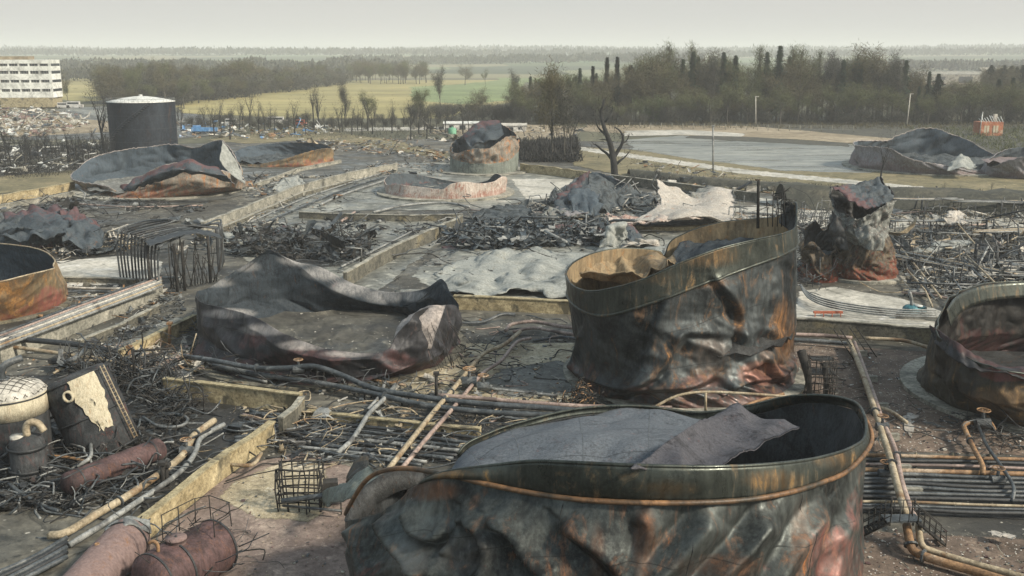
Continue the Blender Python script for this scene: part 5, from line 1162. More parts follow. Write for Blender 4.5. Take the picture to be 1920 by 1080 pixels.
# left plinth bundle
for i in range(7):
    dy = -i*4.2
    pipe([(-30,662+dy,1.75),(60,629+dy,1.75),(150,595+dy,1.75),(235,563+dy*0.9,1.75),(302,537+dy*0.8,1.9)], 0.15, ['pipe_grey','pipe_tan','pipe_grey','conc_pale','pipe_grey','pipe_pink','pipe_dark'][i], 'one of the pale pipes laid side by side on the broad plinth at the left', 'pipes on the left plinth')
pipe([(-30,634,1.6),(60,638,1.5),(150,647,1.3),(232,662,1.0)], 0.30, 'pipe_black', 'fat black pipe coming in from the left edge above the domed vessel')
pipe([(-30,645,1.0),(60,655,1.0),(150,668,0.8),(255,680,0.5)], 0.20, 'pipe_tan', 'tan pipe just below the fat black pipe at the left edge')
pipe([(160,655,1.6),(140,672,1.8),(120,680,1.6)], 0.24, 'pipe_dark', 'short dark stub pipe below the fat black pipe at the left')
pipe([(100,700,0.6),(140,680,1.0),(200,676,1.2),(270,694,0.8)], 0.12, 'pipe_tan', 'thin tan pipe behind the leaning cream-patched cylinder')
pipe([(110,560,0.4),(170,556,0.4),(230,560,0.4)], 0.16, 'pipe_grey', 'pale pipe lying beside the kerb right of the tank at the left edge')
pipe([(112,538,0.6),(180,541,0.6),(240,541,0.6)], 0.16, 'conc_pale', 'whitish pipe lying under the pale concrete yard at the left')
pipe([(110,548,0.4),(170,546,0.4),(250,549,0.4)], 0.14, 'pipe_dark', 'dark pipe between the two pale ones right of the tank at the left edge')
# long grey pipes across the middle
pipe([(345,668,1.2),(400,676,1.8),(480,690,1.7),(540,690,2.0),(590,687,2.4),(640,703,1.8),(700,728,1.2),(790,744,1.1),(900,757,1.0),(1010,764,0.9),(1100,772,0.8)], 0.26, 'pipe_dark', 'long grey-blue pipe that humps in front of the bowl-shaped tank', flanges=(0.2,0.75))
pipe([(400,686,0.9),(500,704,1.0),(600,718,1.0),(700,738,0.9),(800,760,0.9),(930,774,0.8),(1060,779,0.7)], 0.25, 'pipe_dark', 'second long grey pipe just below the humped one', flanges=(0.55,))
pipe([(395,672,1.0),(440,700,0.5),(500,716,0.5)], 0.13, 'pipe_grey', 'thin pale pipe crossing under the humped pipe at its left end')
pipe([(700,738,0.5),(780,758,0.5),(880,772,0.5),(1000,790,0.5)], 0.14, 'pipe_dark', 'thin dark pipe beneath the two long grey pipes')
pipe([(822,741,1.2),(900,747,1.0),(980,754,0.9),(1080,761,0.9),(1170,764,0.8),(1260,765,0.8)], 0.20, 'pipe_pink', 'pinkish pipe running right behind the foreground tank')
pipe([(915,728,0.5),(980,735,0.5),(1045,742,0.5)], 0.13, 'pipe_grey', 'straight pale grey pipe on the soot right of the crossing pipes')
pipe([(640,695,0.9),(700,712,0.5),(760,722,0.4)], 0.12, 'pipe_rust', 'thin rusty pipe at the foot of the bowl-shaped tank')
# crossing tan pipes
pipe([(728,880,0.4),(775,820,0.8),(815,770,1.0),(845,735,1.1),(882,690,0.9),(908,662,0.8),(945,646,0.9),(975,622,0.9)], 0.21, 'pipe_tan', 'tan pipe crossing the long grey pipes, left of its pair', flanges=(0.45,))
pipe([(752,880,0.4),(800,822,0.7),(840,776,0.8),(872,738,0.9),(905,700,0.8),(940,676,0.7),(968,642,0.8),(995,634,0.7)], 0.18, 'pipe_pink', 'pinkish-tan pipe crossing the long grey pipes, right of its pair', flanges=(0.5,))
pipe([(632,850,0.4),(662,822,0.6),(692,775,0.7),(718,750,0.8),(742,722,0.7)], 0.20, 'pipe_grey', 'pale grey pipe rising from the trench left of the tan crossing pair')
pipe([(690,768,0.5),(712,742,0.7),(722,716,0.6)], 0.16, 'pipe_grey', 'short pale pipe beside the pale grey pipe left of the crossing pair')
pipe([(948,620,0.7),(960,608,0.9),(1000,603,0.9),(1050,612,0.8),(1095,617,0.7)], 0.20, 'pipe_pink', 'bent pinkish pipe in front of the ochre wall, the upper one')
pipe([(962,622,0.5),(1000,615,0.7),(1045,622,0.6),(1095,630,0.5)], 0.18, 'pipe_pink', 'bent pinkish pipe in front of the ochre wall, the lower one')
pipe([(1000,640,0.3),(1050,632,0.3),(1095,638,0.3)], 0.16, 'pipe_dark', 'dark pipe lying below the bent pinkish pipes')
pipe([(862,606,0.4),(905,604,0.4),(940,590,1.0),(965,590,0.7)], 0.18, 'pipe_dark', 'curled dark pipe right of the bowl-shaped tank by the ochre wall')
pipe([(925,768,0.4),(934,775,0.5),(930,786,0.4),(918,792,0.3)], 0.11, 'pipe_pink', 'small pink hook-shaped pipe end below the long grey pipes')
pipe([(1225,764,1.5),(1270,742,2.4),(1320,735,2.6),(1400,738,2.6),(1480,744,2.4)], 0.12, 'pipe_tan', 'bent ochre handrail pipe above the back rim of the foreground tank', name='handrail', cat='handrail')
pipe([(1323,737,2.6),(1323,778,0.6)], 0.12, 'pipe_tan', 'upright ochre post under the bent handrail behind the foreground tank', name='handrail_post', smooth=False, cat='post')
pipe([(1360,775,1.0),(1420,752,1.5),(1470,738,1.9)], 0.13, 'pipe_rust', 'orange slanting pipe behind the back rim of the foreground tank')
# trench pipes
tp = [(556,786,905,822),(560,795,890,832),(565,804,880,838),(570,812,870,846),(575,822,860,854),(585,831,850,860),(560,838,800,866),(600,846,790,872),(540,812,700,858),(470,770,560,800),(455,778,560,812)]
for i, (x0, y0, x1, y1) in enumerate(tp):
    ym = lambda t: y0+(y1-y0)*t+rp.uniform(-2.5,2.5)
    pipe([(x0,y0,.3),(x0+(x1-x0)*.3,ym(.3),.35),(x0+(x1-x0)*.65,ym(.65),.3),(x1,y1,.3)], 0.13+0.05*rp.random(), ['pipe_black','pipe_dark','pipe_dark','pipe_grey','pipe_black','pipe_dark','pipe_grey','pipe_dark','pipe_black','pipe_dark','pipe_pink'][i], 'dark scorched pipe lying in the black trench left of the foreground tank', 'pipes in the black trench')
for i, (y, mt, r_) in enumerate([(856,'pipe_rust',.15),(865,'pipe_black',.14),(874,'pipe_pink',.13),(884,'pipe_rust',.2),(893,'pipe_dark',.17),(901,'pipe_dark',.16),(909,'pipe_black',.17),(917,'pipe_dark',.16),(925,'pipe_dark',.15),(934,'pipe_black',.16),(944,'pipe_tan',.10),(950,'pipe_dark',.1),(957,'pipe_black',.15)]):
    pipe([(1500,y-7,.35),(1590,y-4,.35),(1700,y-2+rp.uniform(-2,2),.4),(1820,y+2+rp.uniform(-2,2),.4),(1990,y+7,.35),(2330,y+16,.35)], r_, mt, {'pipe_rust': ('upper thin rusty pipe along the top of the pipe trench at the right' if y < 860 else 'thicker rusty pipe fourth down in the pipe trench at the right'), 'pipe_pink': 'dull pink pipe, third down in the pipe trench at the right', 'pipe_tan': 'thin tan pipe near the bottom of the pipe trench at the right'}.get(mt, 'blackened pipe running straight along the pipe trench at the right'), 'pipes in the right-hand trench')
# right-hand pair
pipe([(1592,640,0.9),(1606,672,0.9),(1622,715,0.9),(1638,762,1.0),(1655,815,1.1),(1672,870,1.3),(1685,920,1.4),(1698,962,1.4)], 0.26, 'pipe_tan', 'tan pipe, left of the pair coming down the brown gravel at the right', flanges=(0.48,0.72))
pipe([(1602,642,0.8),(1620,690,0.8),(1640,745,0.9),(1655,790,1.0),(1678,842,1.2),(1690,900,1.3),(1706,950,1.3),(1716,972,1.3)], 0.20, 'pipe_pink', 'pinkish pipe, right of the pair coming down the brown gravel at the right', flanges=(0.6,))
pipe([(1700,985,1.3),(1706,1015,1.0),(1716,1035,0.6),(1760,1052,0.5),(1840,1075,0.5),(1940,1110,0.5),(2150,1200,0.5)], 0.27, 'pipe_rust', 'bent rusty pipe leaving the walkway towards the lower right corner', flanges=(0.2,0.4))
pipe([(1722,985,1.3),(1728,1020,0.9),(1750,1034,0.6),(1830,1058,0.5),(1940,1090,0.5),(2160,1175,0.5)], 0.21, 'pipe_tan', 'bent tan pipe above the rusty one in the lower right corner')
pipe([(1480,627,0.9),(1540,629,0.9),(1598,634,0.9)], 0.22, 'pipe_pink', 'pinkish pipe along the foot of the black-stained wall, upper of two')
pipe([(1480,637,0.6),(1540,640,0.6),(1596,645,0.6)], 0.22, 'pipe_dark', 'dark pipe along the foot of the black-stained wall, lower of two')
pipe([(1620,634,0.8),(1680,637,0.8),(1710,642,0.8),(1752,656,0.6)], 0.20, 'pipe_tan', 'pipe bending from the black-stained wall towards the right-edge tank')
pipe([(1640,762,0.7),(1668,770,0.6),(1700,792,0.5)], 0.16, 'pipe_tan', 'short tan branch pipe ending beside the broken white plate')
pipe([(1828,792,1.0),(1808,796,1.2),(1814,815,1.0),(1828,845,1.0),(1842,872,1.0),(1842,890,0.5)], 0.19, 'pipe_rust', 'orange elbow pipe in front of the right-edge tank', flanges=(0.5,))
pipe([(1834,798,1.3),(1850,835,1.0),(1880,878,1.0),(1900,912,0.9),(1898,940,0.4)], 0.13, 'pipe_dark', 'thin dark slanting pipe right of the orange elbow pipe')
pipe([(1852,780,1.2),(1868,808,0.6)], 0.1, 'pipe_rust', 'tiny rusty pipe stub at the foot of the right-edge tank', smooth=False)
for i in range(4):
    d = i*4.0
    pipe([(1500+i*1.5,532+d,1.0),(1515+i,548+d,1.0),(1550,562+d,1.0),(1610,573+d,1.0),(1680,580+d,1.0),(1755,582+d,1.0)], 0.10, 'pipe_grey', 'one of the thin pale pipes curving round the twisted narrow tank', 'curved pipes round the twisted tank')
# lower left
pipe([(92,1004,0.4),(125,998,0.6),(185,962,0.7),(245,926,0.8),(305,884,0.9),(338,858,0.9),(352,838,1.0),(362,818,1.1),(382,802,1.2),(402,788,1.3)], 0.27, 'pipe_tan', 'long cream pipe with two kinks beside the diagonal ochre wall', flanges=(0.3,0.8))
pipe([(130,1022,0.3),(190,985,0.5),(250,946,0.6),(318,900,0.7),(350,872,0.8),(366,848,0.9),(376,822,1.0),(400,806,1.0),(420,796,1.0)], 0.20, 'pipe_grey', 'grey pipe with kinks just right of the long cream pipe', flanges=(0.5,))
for i in range(5):
    pipe([(-30+i*6,1085+i*8,.4),(60,1046+i*8,.4),(125,1008+i*9,.4)], 0.16, 'pipe_black' if i % 2 else 'pipe_dark', 'dark pipe in the bundle at the bottom left corner', 'pipes at the bottom left corner')
pipe([(268,782,1.0),(300,800,0.8),(340,798,0.8),(352,785,0.9),(330,776,0.9),(295,776,0.8)], 0.13, 'pipe_dark', 'grey hose lying in a hairpin right of the leaning cylinder')
pipe([(385,860,0.3),(415,868,0.6),(470,872,0.8),(490,850,0.9)], 0.15, 'pipe_tan', 'cream bent pipe end lying right of the diagonal ochre wall')
pipe([(100,890,0.3),(165,862,1.2),(170,832,1.4)], 0.14, 'pipe_grey', 'pale curved stub pipe in the wreckage left of the lying cylinder')
pipe([(15,905,0.6),(40,925,0.5),(85,950,0.3),(110,958,0.3)], 0.14, 'pipe_dark', 'grey pipe sagging to the ground below the small upright vessel')
pipe([(-20,835,1.0),(20,833,1.0),(35,834,0.9)], 0.15, 'pipe_tan', 'short cream pipe coming in at the left edge beside the small vessel')
pipe([(96,855,0.8),(130,858,0.8),(165,866,0.8)], 0.12, 'pipe_rust', 'dull red pipe behind the lying cylinder')
pipe([(0,860,1.2),(45,825,2.6),(75,790,3.2)], 0.12, 'pipe_dark', 'dark pipe leaning on the small upright vessel')
for i in range(12):
    x0, y0 = 410+rp.uniform(0, 110), 790+rp.uniform(-15, 45)
    pipe([(x0,y0,.4),(x0+40,y0+rp.uniform(-8,8),.5),(x0+rp.uniform(70,120),y0+rp.uniform(-12,14),.3)], rp.uniform(.08,.17), rp.choice(['pipe_dark','pipe_black','pipe_grey']), 'scorched pipe among those strewn where the ochre walls meet', 'strewn pipes by the ochre wall corner')
# middle distance fallen pipes
mid_ = [((470,416),(560,376),(640,348),(738,318)),((490,420),(580,382),(655,352),(742,326)),((600,384),(650,362),(742,332)),((880,392),(940,402),(1010,398),(1060,412)),((900,405),(960,418),(1030,410)),((905,412),(935,425),(985,428)),
        ((640,500),(700,470),(780,430)),((655,508),(720,472),(800,436)),((700,398),(760,385),(830,380),(880,388)),((520,428),(560,418),(620,415)),((1010,384),(1050,402),(1130,406),(1190,396),(1245,368)),((640,415),(655,405),(665,398)),((860,448),(930,442),(1010,430)),
        ((1250,350),(1300,362),(1380,370)),((1390,398),(1450,402),(1540,405)),((140,382),(250,388),(380,385))]
for i, pts in enumerate(mid_):
    pipe([(x, y, .5) for x, y in pts], 0.16+0.05*(i % 3), ['pipe_grey','pipe_dark','pipe_grey','pipe_pink'][i % 4], 'bent scorched pipe strewn across the central yards', 'strewn pipes of the central yards', seg=6)
# pipe yard on the right
yard = [((1682,470),(1720,520),(1752,560)),((1690,466),(1730,515),(1764,558)),((1700,530),(1760,532),(1840,534)),((1690,548),(1745,552),(1780,560)),((1800,480),(1840,520),(1870,550)),((1812,478),(1850,515),(1882,548)),((1760,470),(1800,440),(1850,430)),((1700,420),(1780,424),(1860,420)),
        ((1690,432),(1760,436),(1840,440)),((1850,400),(1880,430),(1920,440)),((1740,410),(1745,440),(1748,465)),((1680,400),(1740,396),(1750,404)),((1830,402),(1870,398),(1930,402)),((1700,505),(1735,545),(1748,575)),((1770,500),(1800,540),(1815,565)),((1860,445),(1890,470),(1930,480)),((1695,450),(1740,455),(1800,450)),((1780,405),(1800,425),(1830,460))]
for i, pts in enumerate(yard):
    pipe([(x, y, .8+.5*(i % 3)) for x, y in pts], 0.14, ['pipe_grey','pipe_tan','pipe_dark','pipe_pink'][i % 4], 'bent pipe of the wrecked pipe yard right of the twisted narrow tank', 'pipes of the wrecked pipe yard', seg=6, smooth=False)

# ================================================================== pipe bridge on the left
c = G(300, 545); t = thing('pipe_bridge', 'tall bridge of sooty pipes rising, crossing and coming down left of the bowl-shaped tank', 'pipe bridge', c)
Hh = PY(300, 440, c.y).z
for i in range(13):
    a = G(226+i*6.2, 520+i*2.6, 0.2); top1 = a+Vector((0.2, 0.2, Hh-0.6-0.05*i)); b = G(402+min(i,6)*2.0+max(0,i-6), 520-i*2.4, 0.2); top2 = b+Vector((0, 0, Hh-1.2-0.1*(i % 4)))
    if i < 4: pts = [a, a+Vector((-.1,0,Hh*.5)), top1-Vector((0,0,.5)), top1+Vector((0.4,0.4,0.0)), top1+Vector((3+i*.3,1.5,0.7)), top1.lerp(top2, 0.55)+Vector((0,0,1.6))]
    else: pts = [a, a+Vector((0,0,Hh*.5)), top1-Vector((0,0,.5)), top1+Vector((0.5,0.1,0.1)), top1.lerp(top2, .5)+Vector((0,0,1.1-0.08*i)), top2-Vector((.6,0,-.1)), top2-Vector((0,0,.6)), b+Vector((0,0,Hh*.4)), b]
    mb = MB(); mb.tube(smooth_path(pts, 5), 0.13, 7); mb.build('pipe', MAT['pipe_black' if i % 3 else 'pipe_dark'], t)
for x, y in ((333,548),(283,552),(347,545),(395,530)):
    mb = MB(); p = G(x, y); mb.tube([p, p+Vector((0,0,Hh-1))], 0.2, 6); mb.build('leg', MAT['wood_char'], t)
mb = MB()
for k in range(34):
    p = G(318+k*2.7, 545-k*.5, 0.3); q = p+Vector((rp.uniform(-1.5,1.5),rp.uniform(-1,1),Hh*rp.uniform(.3,.9))); mb.tube([p, p.lerp(q,.5)+Vector((rp.uniform(-.5,.5),0,0)), q], 0.06, 4)
mb.build('wire_tangle', MAT['wood_char'], t)
P = sheet_grid([[G(272,452,Hh-.6),G(310,440,Hh-.6),G(350,432,Hh),G(385,432,Hh),G(412,440,Hh-.6)],[G(280,462,Hh-.5),G(315,450,Hh-.4),G(352,440,Hh+.1),G(388,440,Hh),G(416,448,Hh-.6)]], amp=.1, freq=.5)
grid_mesh('cover_plate', P, 0.08, [MAT['pipe_dark'], MAT['pipe_black']], t, closed=False)
# ================================================================== vessels at lower left
def noise_verts(mb, amp, f, seed=0):
    mb.v = [tuple(Vector(v)+Vector((noise.noise(Vector(v)*f+Vector((seed,0,0))), noise.noise(Vector(v)*f+Vector((0,seed,9))), noise.noise(Vector(v)*f+Vector((5,0,seed)))))*amp) for v in mb.v]
steel('vessel_dark', soft=1, soot=(0.016,0.019,0.022), grey=(0.075,0.08,0.085), rusty=0.25, rust=(0.20,0.07,0.05), paleamt=0.08, rough=0.65, greyamt=0.6, sc_=0.8, metal=0.0, seed=70)
steel('vessel_cream', soot=(0.30,0.27,0.19), grey=(0.46,0.42,0.32), rusty=0.25, rust=(0.35,0.20,0.09), paleamt=0.4, pale=(0.6,0.57,0.5), rough=0.8, greyamt=0.9, sc_=0.8, metal=0.0, seed=71)
steel('vessel_pink', soft=1, soot=(0.15,0.105,0.10), grey=(0.22,0.16,0.15), rusty=0.25, rust=(0.30,0.16,0.08), paleamt=0.25, pale=(0.45,0.38,0.35), rough=0.7, greyamt=1.0, sc_=0.6, metal=0.0, seed=72)
steel('vessel_brown', soft=1, soot=(0.022,0.016,0.017), grey=(0.12,0.075,0.075), rusty=0.25, rust=(0.25,0.12,0.06), paleamt=0.2, pale=(0.34,0.26,0.22), rough=0.6, greyamt=0.7, sc_=0.7, metal=0.0, seed=73)
def frame_at(base, tilt_dir, tilt):          # returns matrix: local z leans towards tilt_dir
    ax = Vector((0,0,1)).cross(Vector(tilt_dir)).normalized(); return Matrix.Translation(base) @ Matrix.Rotation(tilt, 4, ax)
def xf(mb, M): mb.v = [tuple(M @ Vector(v)) for v in mb.v]
# V1 domed vessel at left edge
c = G(30, 862); t = thing('domed_vessel', 'upright vessel at the left edge with a white domed top under wire netting', 'vessel', c)
H1 = PY(30, 735, c.y).z; r1 = 2.65
mb = MB(); mb.lathe(c, [(r1,0),(r1,H1*.4),(r1,H1)], 40); mb.build('shell', MAT['vessel_dark'], t)
mb = MB(); mb.lathe(c, [(r1+.02,H1*0.72),(r1+.06,H1*.72),(r1+.06,H1+.02),(r1,H1+.02)], 40); noise_verts(mb, .05, 1.2); mb.build('cream_band', MAT['vessel_cream'], t)
mb = MB(); mb.lathe(c, [(r1+.05,H1),(r1*.9,H1+.4),(r1*.6,H1+.75),(r1*.3,H1+.92),(0.02,H1+.98)], 40); mb.build('domed_top', MAT['conc_pale'], t)
mb = MB()
for k in range(-5, 6):
    a = k*0.5; L = math.sqrt(max(0.05, r1*r1-a*a))
    for ax in (0, 1):
        pts = [(a, s*L/5) if ax else (s*L/5, a) for s in range(-5, 6)]
        mb.tube([c+Vector((x, y, H1+1.04*(1-((x*x+y*y)/(r1*r1))**1.0*0.9)+.06)) for x, y in pts], 0.025, 4)
mb.build('wire_netting', MAT['wood_char'], t)
mb = MB(); p = c+Vector((-0.3,0,H1+.9)); mb.tube(smooth_path([p, p+Vector((0,0,.7)), p+Vector((.3,.2,1.2)), p+Vector((1.2,.9,1.5))], 5), 0.27, 10); mb.lathe(p, [(.5,-.05),(.5,.2),(.3,.2)], 14); mb.build('nozzle_pipe', MAT['pipe_dark'], t)
mb = MB(); mb.lathe(c, [(r1+.1,H1-.15),(r1+.16,H1-.1),(r1+.1,H1-.02)], 40); mb.build('hoop', MAT['pipe_black'], t)
# V2 leaning cylinder
base = G(205, 842); M = frame_at(base+Vector((0,0,-0.2)), (-0.9, 0.25, 0), R_(24)); t = thing('leaning_cylinder', 'dark vertical cylinder leaning left with a big cream patch on its right side', 'vessel', base)
L2 = 6.4; r2 = 2.55
mb = MB(); mb.lathe((0,0,0), [(0.02,0),(r2,.05),(r2,L2*.3),(r2,L2*.6),(r2,L2-.1),(r2*.9,L2+.15),(0.02,L2+.3)], 48); noise_verts(mb, .12, .7); xf(mb, M); mb.build('shell', MAT['vessel_dark'], t)
mb = MB(); n1_, n2_ = 10, 16; V = []
for j in range(n2_+1):
    for i in range(n1_+1):
        zz = L2*(0.30+0.68*j/n2_); wd = 0.40*(1-0.5*(1-j/n2_)**2); a = R_(-52)+(i/n1_-.5)*2*wd+0.16*noise.noise(Vector((i*.4, j*.35, 3)))
        V.append((math.cos(a)*(r2+.14), math.sin(a)*(r2+.14), zz+0.35*noise.noise(Vector((i*.5,1,j*.2)))*(1-j/n2_)))
mb.add(V, [(j*(n1_+1)+i, j*(n1_+1)+i+1, (j+1)*(n1_+1)+i+1, (j+1)*(n1_+1)+i) for j in range(n2_) for i in range(n1_)], 0, True); xf(mb, M); mb.build('cream_patch', MAT['vessel_cream'], t)
mb = MB()
for a in (R_(-20), R_(-12)): mb.tube([Vector((math.cos(a)*(r2+.35), math.sin(a)*(r2+.35), z_)) for z_ in (0.3, L2)], 0.05, 6)
for k in range(18): mb.tube([Vector((math.cos(R_(a_))*(r2+.35), math.sin(R_(a_))*(r2+.35), .4+k*.34)) for a_ in (-20,-12)], 0.025, 4)
xf(mb, M); mb.build('ladder', MAT['pipe_tan'], t)
mb = MB()
for z_ in (0.15, L2*.5, L2-.15): mb.lathe((0,0,z_), [(r2+.02,-.06),(r2+.1,-.06),(r2+.1,.06),(r2+.02,.06)], 48)
xf(mb, M); mb.build('hoops', MAT['pipe_black'], t)
mb = MB(); mb.lathe((0,0,0), [(.45,0),(.45,.35),(.3,.35),(.3,.1)], 16); mb.v = [tuple(M @ Vector((math.cos(R_(-78))*(r2+v[2]), math.sin(R_(-78))*(r2+v[2])+0, L2*.80+v[0]))) if False else tuple(M @ Vector((v[0]*.9+math.cos(R_(-82))*r2, math.sin(R_(-82))*(r2+v[2]*1.0), L2*.82+v[1]))) for v in mb.v]
mb.build('manhole', MAT['vessel_cream'], t)
# V3 small upright
c = G(58, 902); t = thing('small_upright_vessel', 'narrow upright grey vessel with a cream elbow on top in front of the domed vessel', 'vessel', c); H3 = PY(58, 822, c.y).z
mb = MB(); mb.lathe(c, [(1.25,0),(1.25,H3*.9),(1.0,H3+.1),(0.02,H3+.25)], 28); noise_verts(mb, .14, .9); mb.build('shell', MAT['vessel_dark'], t)
mb = MB(); mb.lathe(c, [(1.27,H3*.3),(1.36,H3*.3),(1.36,H3*.36),(1.27,H3*.36)], 28); mb.build('hoop', MAT['pipe_black'], t); mb = MB(); mb.lathe(c, [(1.27,H3*.8),(1.36,H3*.8),(1.36,H3*.86),(1.27,H3*.86)], 28); mb.build('hoop', MAT['pipe_black'], t)
mb = MB(); p = c+Vector((.1,0,H3+.2)); mb.tube(smooth_path([p, p+Vector((0,0,.6)), p+Vector((.3,0,1.0)), p+Vector((.8,.1,.9)), p+Vector((1.2,.1,.3))], 5), .26, 10); mb.build('elbow', MAT['pipe_tan'], t)
mb = MB(); mb.lathe(c+Vector((-.55,-.1,H3)), [(.5,0),(.5,.25),(.02,.3)], 16); mb.build('lid', MAT['conc_pale'], t)
# V4 lying cylinder
def lying(name, label, a, b, r_, mat, hoops=(0.1,0.9), extra=None):
    a, b = Vector(a), Vector(b); d = (b-a).normalized(); L = (b-a).length
    t = thing(name, label, 'vessel', Vector(((a.x+b.x)/2, (a.y+b.y)/2, 0)))
    prof = [(-.35*r_, .05), (-.33*r_, .45*r_), (-.2*r_, .8*r_), (0, r_)] + [(L*k/8, r_) for k in range(1, 8)] + [(L, r_), (L+.2*r_, .8*r_), (L+.33*r_, .45*r_), (L+.35*r_, .05)]
    mb = MB(); mb.tube([a+d*s for s, _ in prof], [q for _, q in prof], 36); noise_verts(mb, r_*.05, 1/r_); mb.build('shell', MAT[mat], t)
    for h in hoops:
        m2 = MB(); m2.tube([a+d*(L*h-.06), a+d*(L*h+.06)], r_*1.035, 36, smooth=False); m2.build('hoop', MAT['pipe_black'], t)
    return t, a, b, d
t, a, b, d = lying('lying_cylinder', 'long dark purple-brown cylinder lying on its side below the leaning one', G(128,908,1.0), G(298,842,1.0), 0.85, 'vessel_brown')
mb = MB(); mb.tube(smooth_path([a+Vector((0,-.7,.7)), a.lerp(b,.3)+Vector((0,-.5,.8)), a.lerp(b,.6)+Vector((0,-.9,.45)), a.lerp(b,.85)+Vector((0,-.5,.75)), b+Vector((-.5,0,.95))], 5), .07, 6); mb.build('cable', MAT['pipe_black'], t)
t, a, b, d = lying('horizontal_vessel', 'large pinkish-brown horizontal cylinder along the bottom edge at the left', G(125,1140,1.5), G(242,1010,1.5), 1.35, 'vessel_pink', hoops=(0.92,))
mb = MB(); p = a.lerp(b,.62)+Vector((-.35,-.3,1.25)); mb.lathe(p, [(.14,-.2),(.14,.12),(.09,.12),(.09,0),(.01,0)], 12); mb.build('nozzle', MAT['pipe_rust'], t)
p = a.lerp(b,.93)
P = sheet_grid([[b+Vector((-1.2,-.6,1.0)), b+Vector((-.2,.2,1.35)), b+Vector((1.0,.9,.8))],[b+Vector((-.6,-1.5,.9)), b+Vector((.4,-.9,1.35)), b+Vector((1.5,-.2,.5))]], amp=.1, freq=.6)
grid_mesh('grey_saddle_plate', P, 0.06, [MAT['pipe_grey']]*2, t, closed=False)
t, a, b, d = lying('hatch_vessel', 'rust-brown horizontal cylinder at the bottom with a round pink hatch and broken railings on top', G(285,1092,1.55), G(408,1022,1.55), 1.6, 'vessel_brown', hoops=(0.02,0.35,0.98))
p = a.lerp(b,.42)+Vector((-.1,-.1,1.52)); mb = MB(); mb.lathe(p, [(.55,-.1),(.55,.22),(.6,.22),(.6,.32),(.02,.34)], 24); mb.build('hatch', MAT['vessel_pink'], t)
mb = MB(); mb.lathe(p+Vector((0,0,.34)), [(.07,0),(.07,.08),(.01,.1)], 8); mb.build('hatch_knob', MAT['pipe_black'], t)
mb = MB(); q = a.lerp(b,.12)+Vector((0,0,1.5)); mb.tube(smooth_path([q, q+Vector((0,0,.5)), q+Vector((-.2,0,.7)), q+Vector((-.5,0,.6))], 4), .1, 8); mb.build('hook_pipe', MAT['pipe_rust'], t)
mb = MB()
rail = [a.lerp(b, f)+Vector((ox, oy, 1.4)) for f, ox, oy in ((.35,-.9,.8),(.6,-.9,.8),(.85,-.9,.8),(1.05,-.6,.4),(1.05,.9,-.6),(.8,.9,-.9))]
for q in rail: mb.tube([q, q+Vector((rp.uniform(-.1,.1),0,1.5))], .035, 5)
for h in (.75, 1.5): mb.tube([q+Vector((0,0,h)) for q in rail], .03, 5)
for k in range(14): q = a.lerp(b, rp.random())+Vector((rp.uniform(-1,1), rp.uniform(-1,1), 1.5)); m9 = MB(); m9.tube([q, q+Vector((rp.uniform(-1.4,1.4), rp.uniform(-1,1), rp.uniform(-.2,.8)))], .03, 4); m9.build('bent_rod', MAT['wood_char'], t)
mb.build('broken_railing', MAT['wood_char'], t)
# ================================================================== steel frames, stairs, platforms
def cage(label, px, py, sx, sy, sz, nx_, nz_, mat='wood_char', name='wire_cage', rot=0.0, tilt=(0,0,0), cat='steel frame', jit=.17, r_=.04, group=None):
    c = G(px, py); M = Matrix.Translation(c) @ Euler((tilt[0], tilt[1], rot)).to_matrix().to_4x4(); mb = MB()
    def j(): return Vector((rp.uniform(-jit,jit), rp.uniform(-jit,jit), rp.uniform(-jit,jit)))
    for face in range(4):
        for i in range(nx_+1):
            if 0 < i < nx_ and rp.random() < .2: continue
            u = i/nx_; p = {0:(u*sx-sx/2,-sy/2),1:(sx/2,u*sy-sy/2),2:(u*sx-sx/2,sy/2),3:(-sx/2,u*sy-sy/2)}[face]
            mb.tube([M @ Vector((p[0], p[1], 0)), M @ (Vector((p[0], p[1], sz*.5))+j()), M @ (Vector((p[0], p[1], sz))+j())], r_, 4)
        for k in range(nz_+1):
            z_ = sz*k/nz_; e = {0:((-sx/2,-sy/2),(sx/2,-sy/2)),1:((sx/2,-sy/2),(sx/2,sy/2)),2:((-sx/2,sy/2),(sx/2,sy/2)),3:((-sx/2,-sy/2),(-sx/2,sy/2))}[face]
            mb.tube([M @ (Vector((*e[0], z_))+j()*.5), M @ (Vector(((e[0][0]+e[1][0])/2, (e[0][1]+e[1][1])/2, z_))+j()), M @ (Vector((*e[1], z_))+j()*.5)], r_*1.2, 4)
    o = mb.build(name, MAT[mat], None, c); return tag(o, label, cat, group)
c = G(595, 948); t = thing('platform_wreck', 'burnt access platform with black cage railing left of the foreground tank', 'platform', c)
o = cage('x', 566, 950, 2.8, 1.7, 3.0, 4, 5, r_=.05); o.parent = t; o.location = o.location - t.location; del o['label'], o['category']; o.name = 'cage_railing'
mb = MB(); mb.box(c+Vector((0.9,0.3,1.0)), (1.0,0.8,1.4), .2); mb.build('black_box', MAT['wood_char'], t)
mb = MB(); mb.tube([G(528,940,1.0), G(600,930,1.3), G(680,912,1.7)], .2, 8); mb.tube([G(530,948,.5), G(640,958,.6)], .09, 6); mb.build('bearer_pipe', MAT['pipe_dark'], t)
P = sheet_grid(S([(598,930,64),(650,900,60),(690,870,60)], [(610,950,61),(660,930,56),(715,900,55)]), amp=.2, freq=.6, seed=5)
grid_mesh('deck_plate', P, 0.06, [MAT['steel_greenish']]*2, t, closed=False)
for x, y in ((540,960),(575,965),(640,965)):
    mb = MB(); p = G(x, y); mb.tube([p, p+Vector((0,0,1.0))], .05, 5); mb.build('leg', MAT['wood_char'], t)
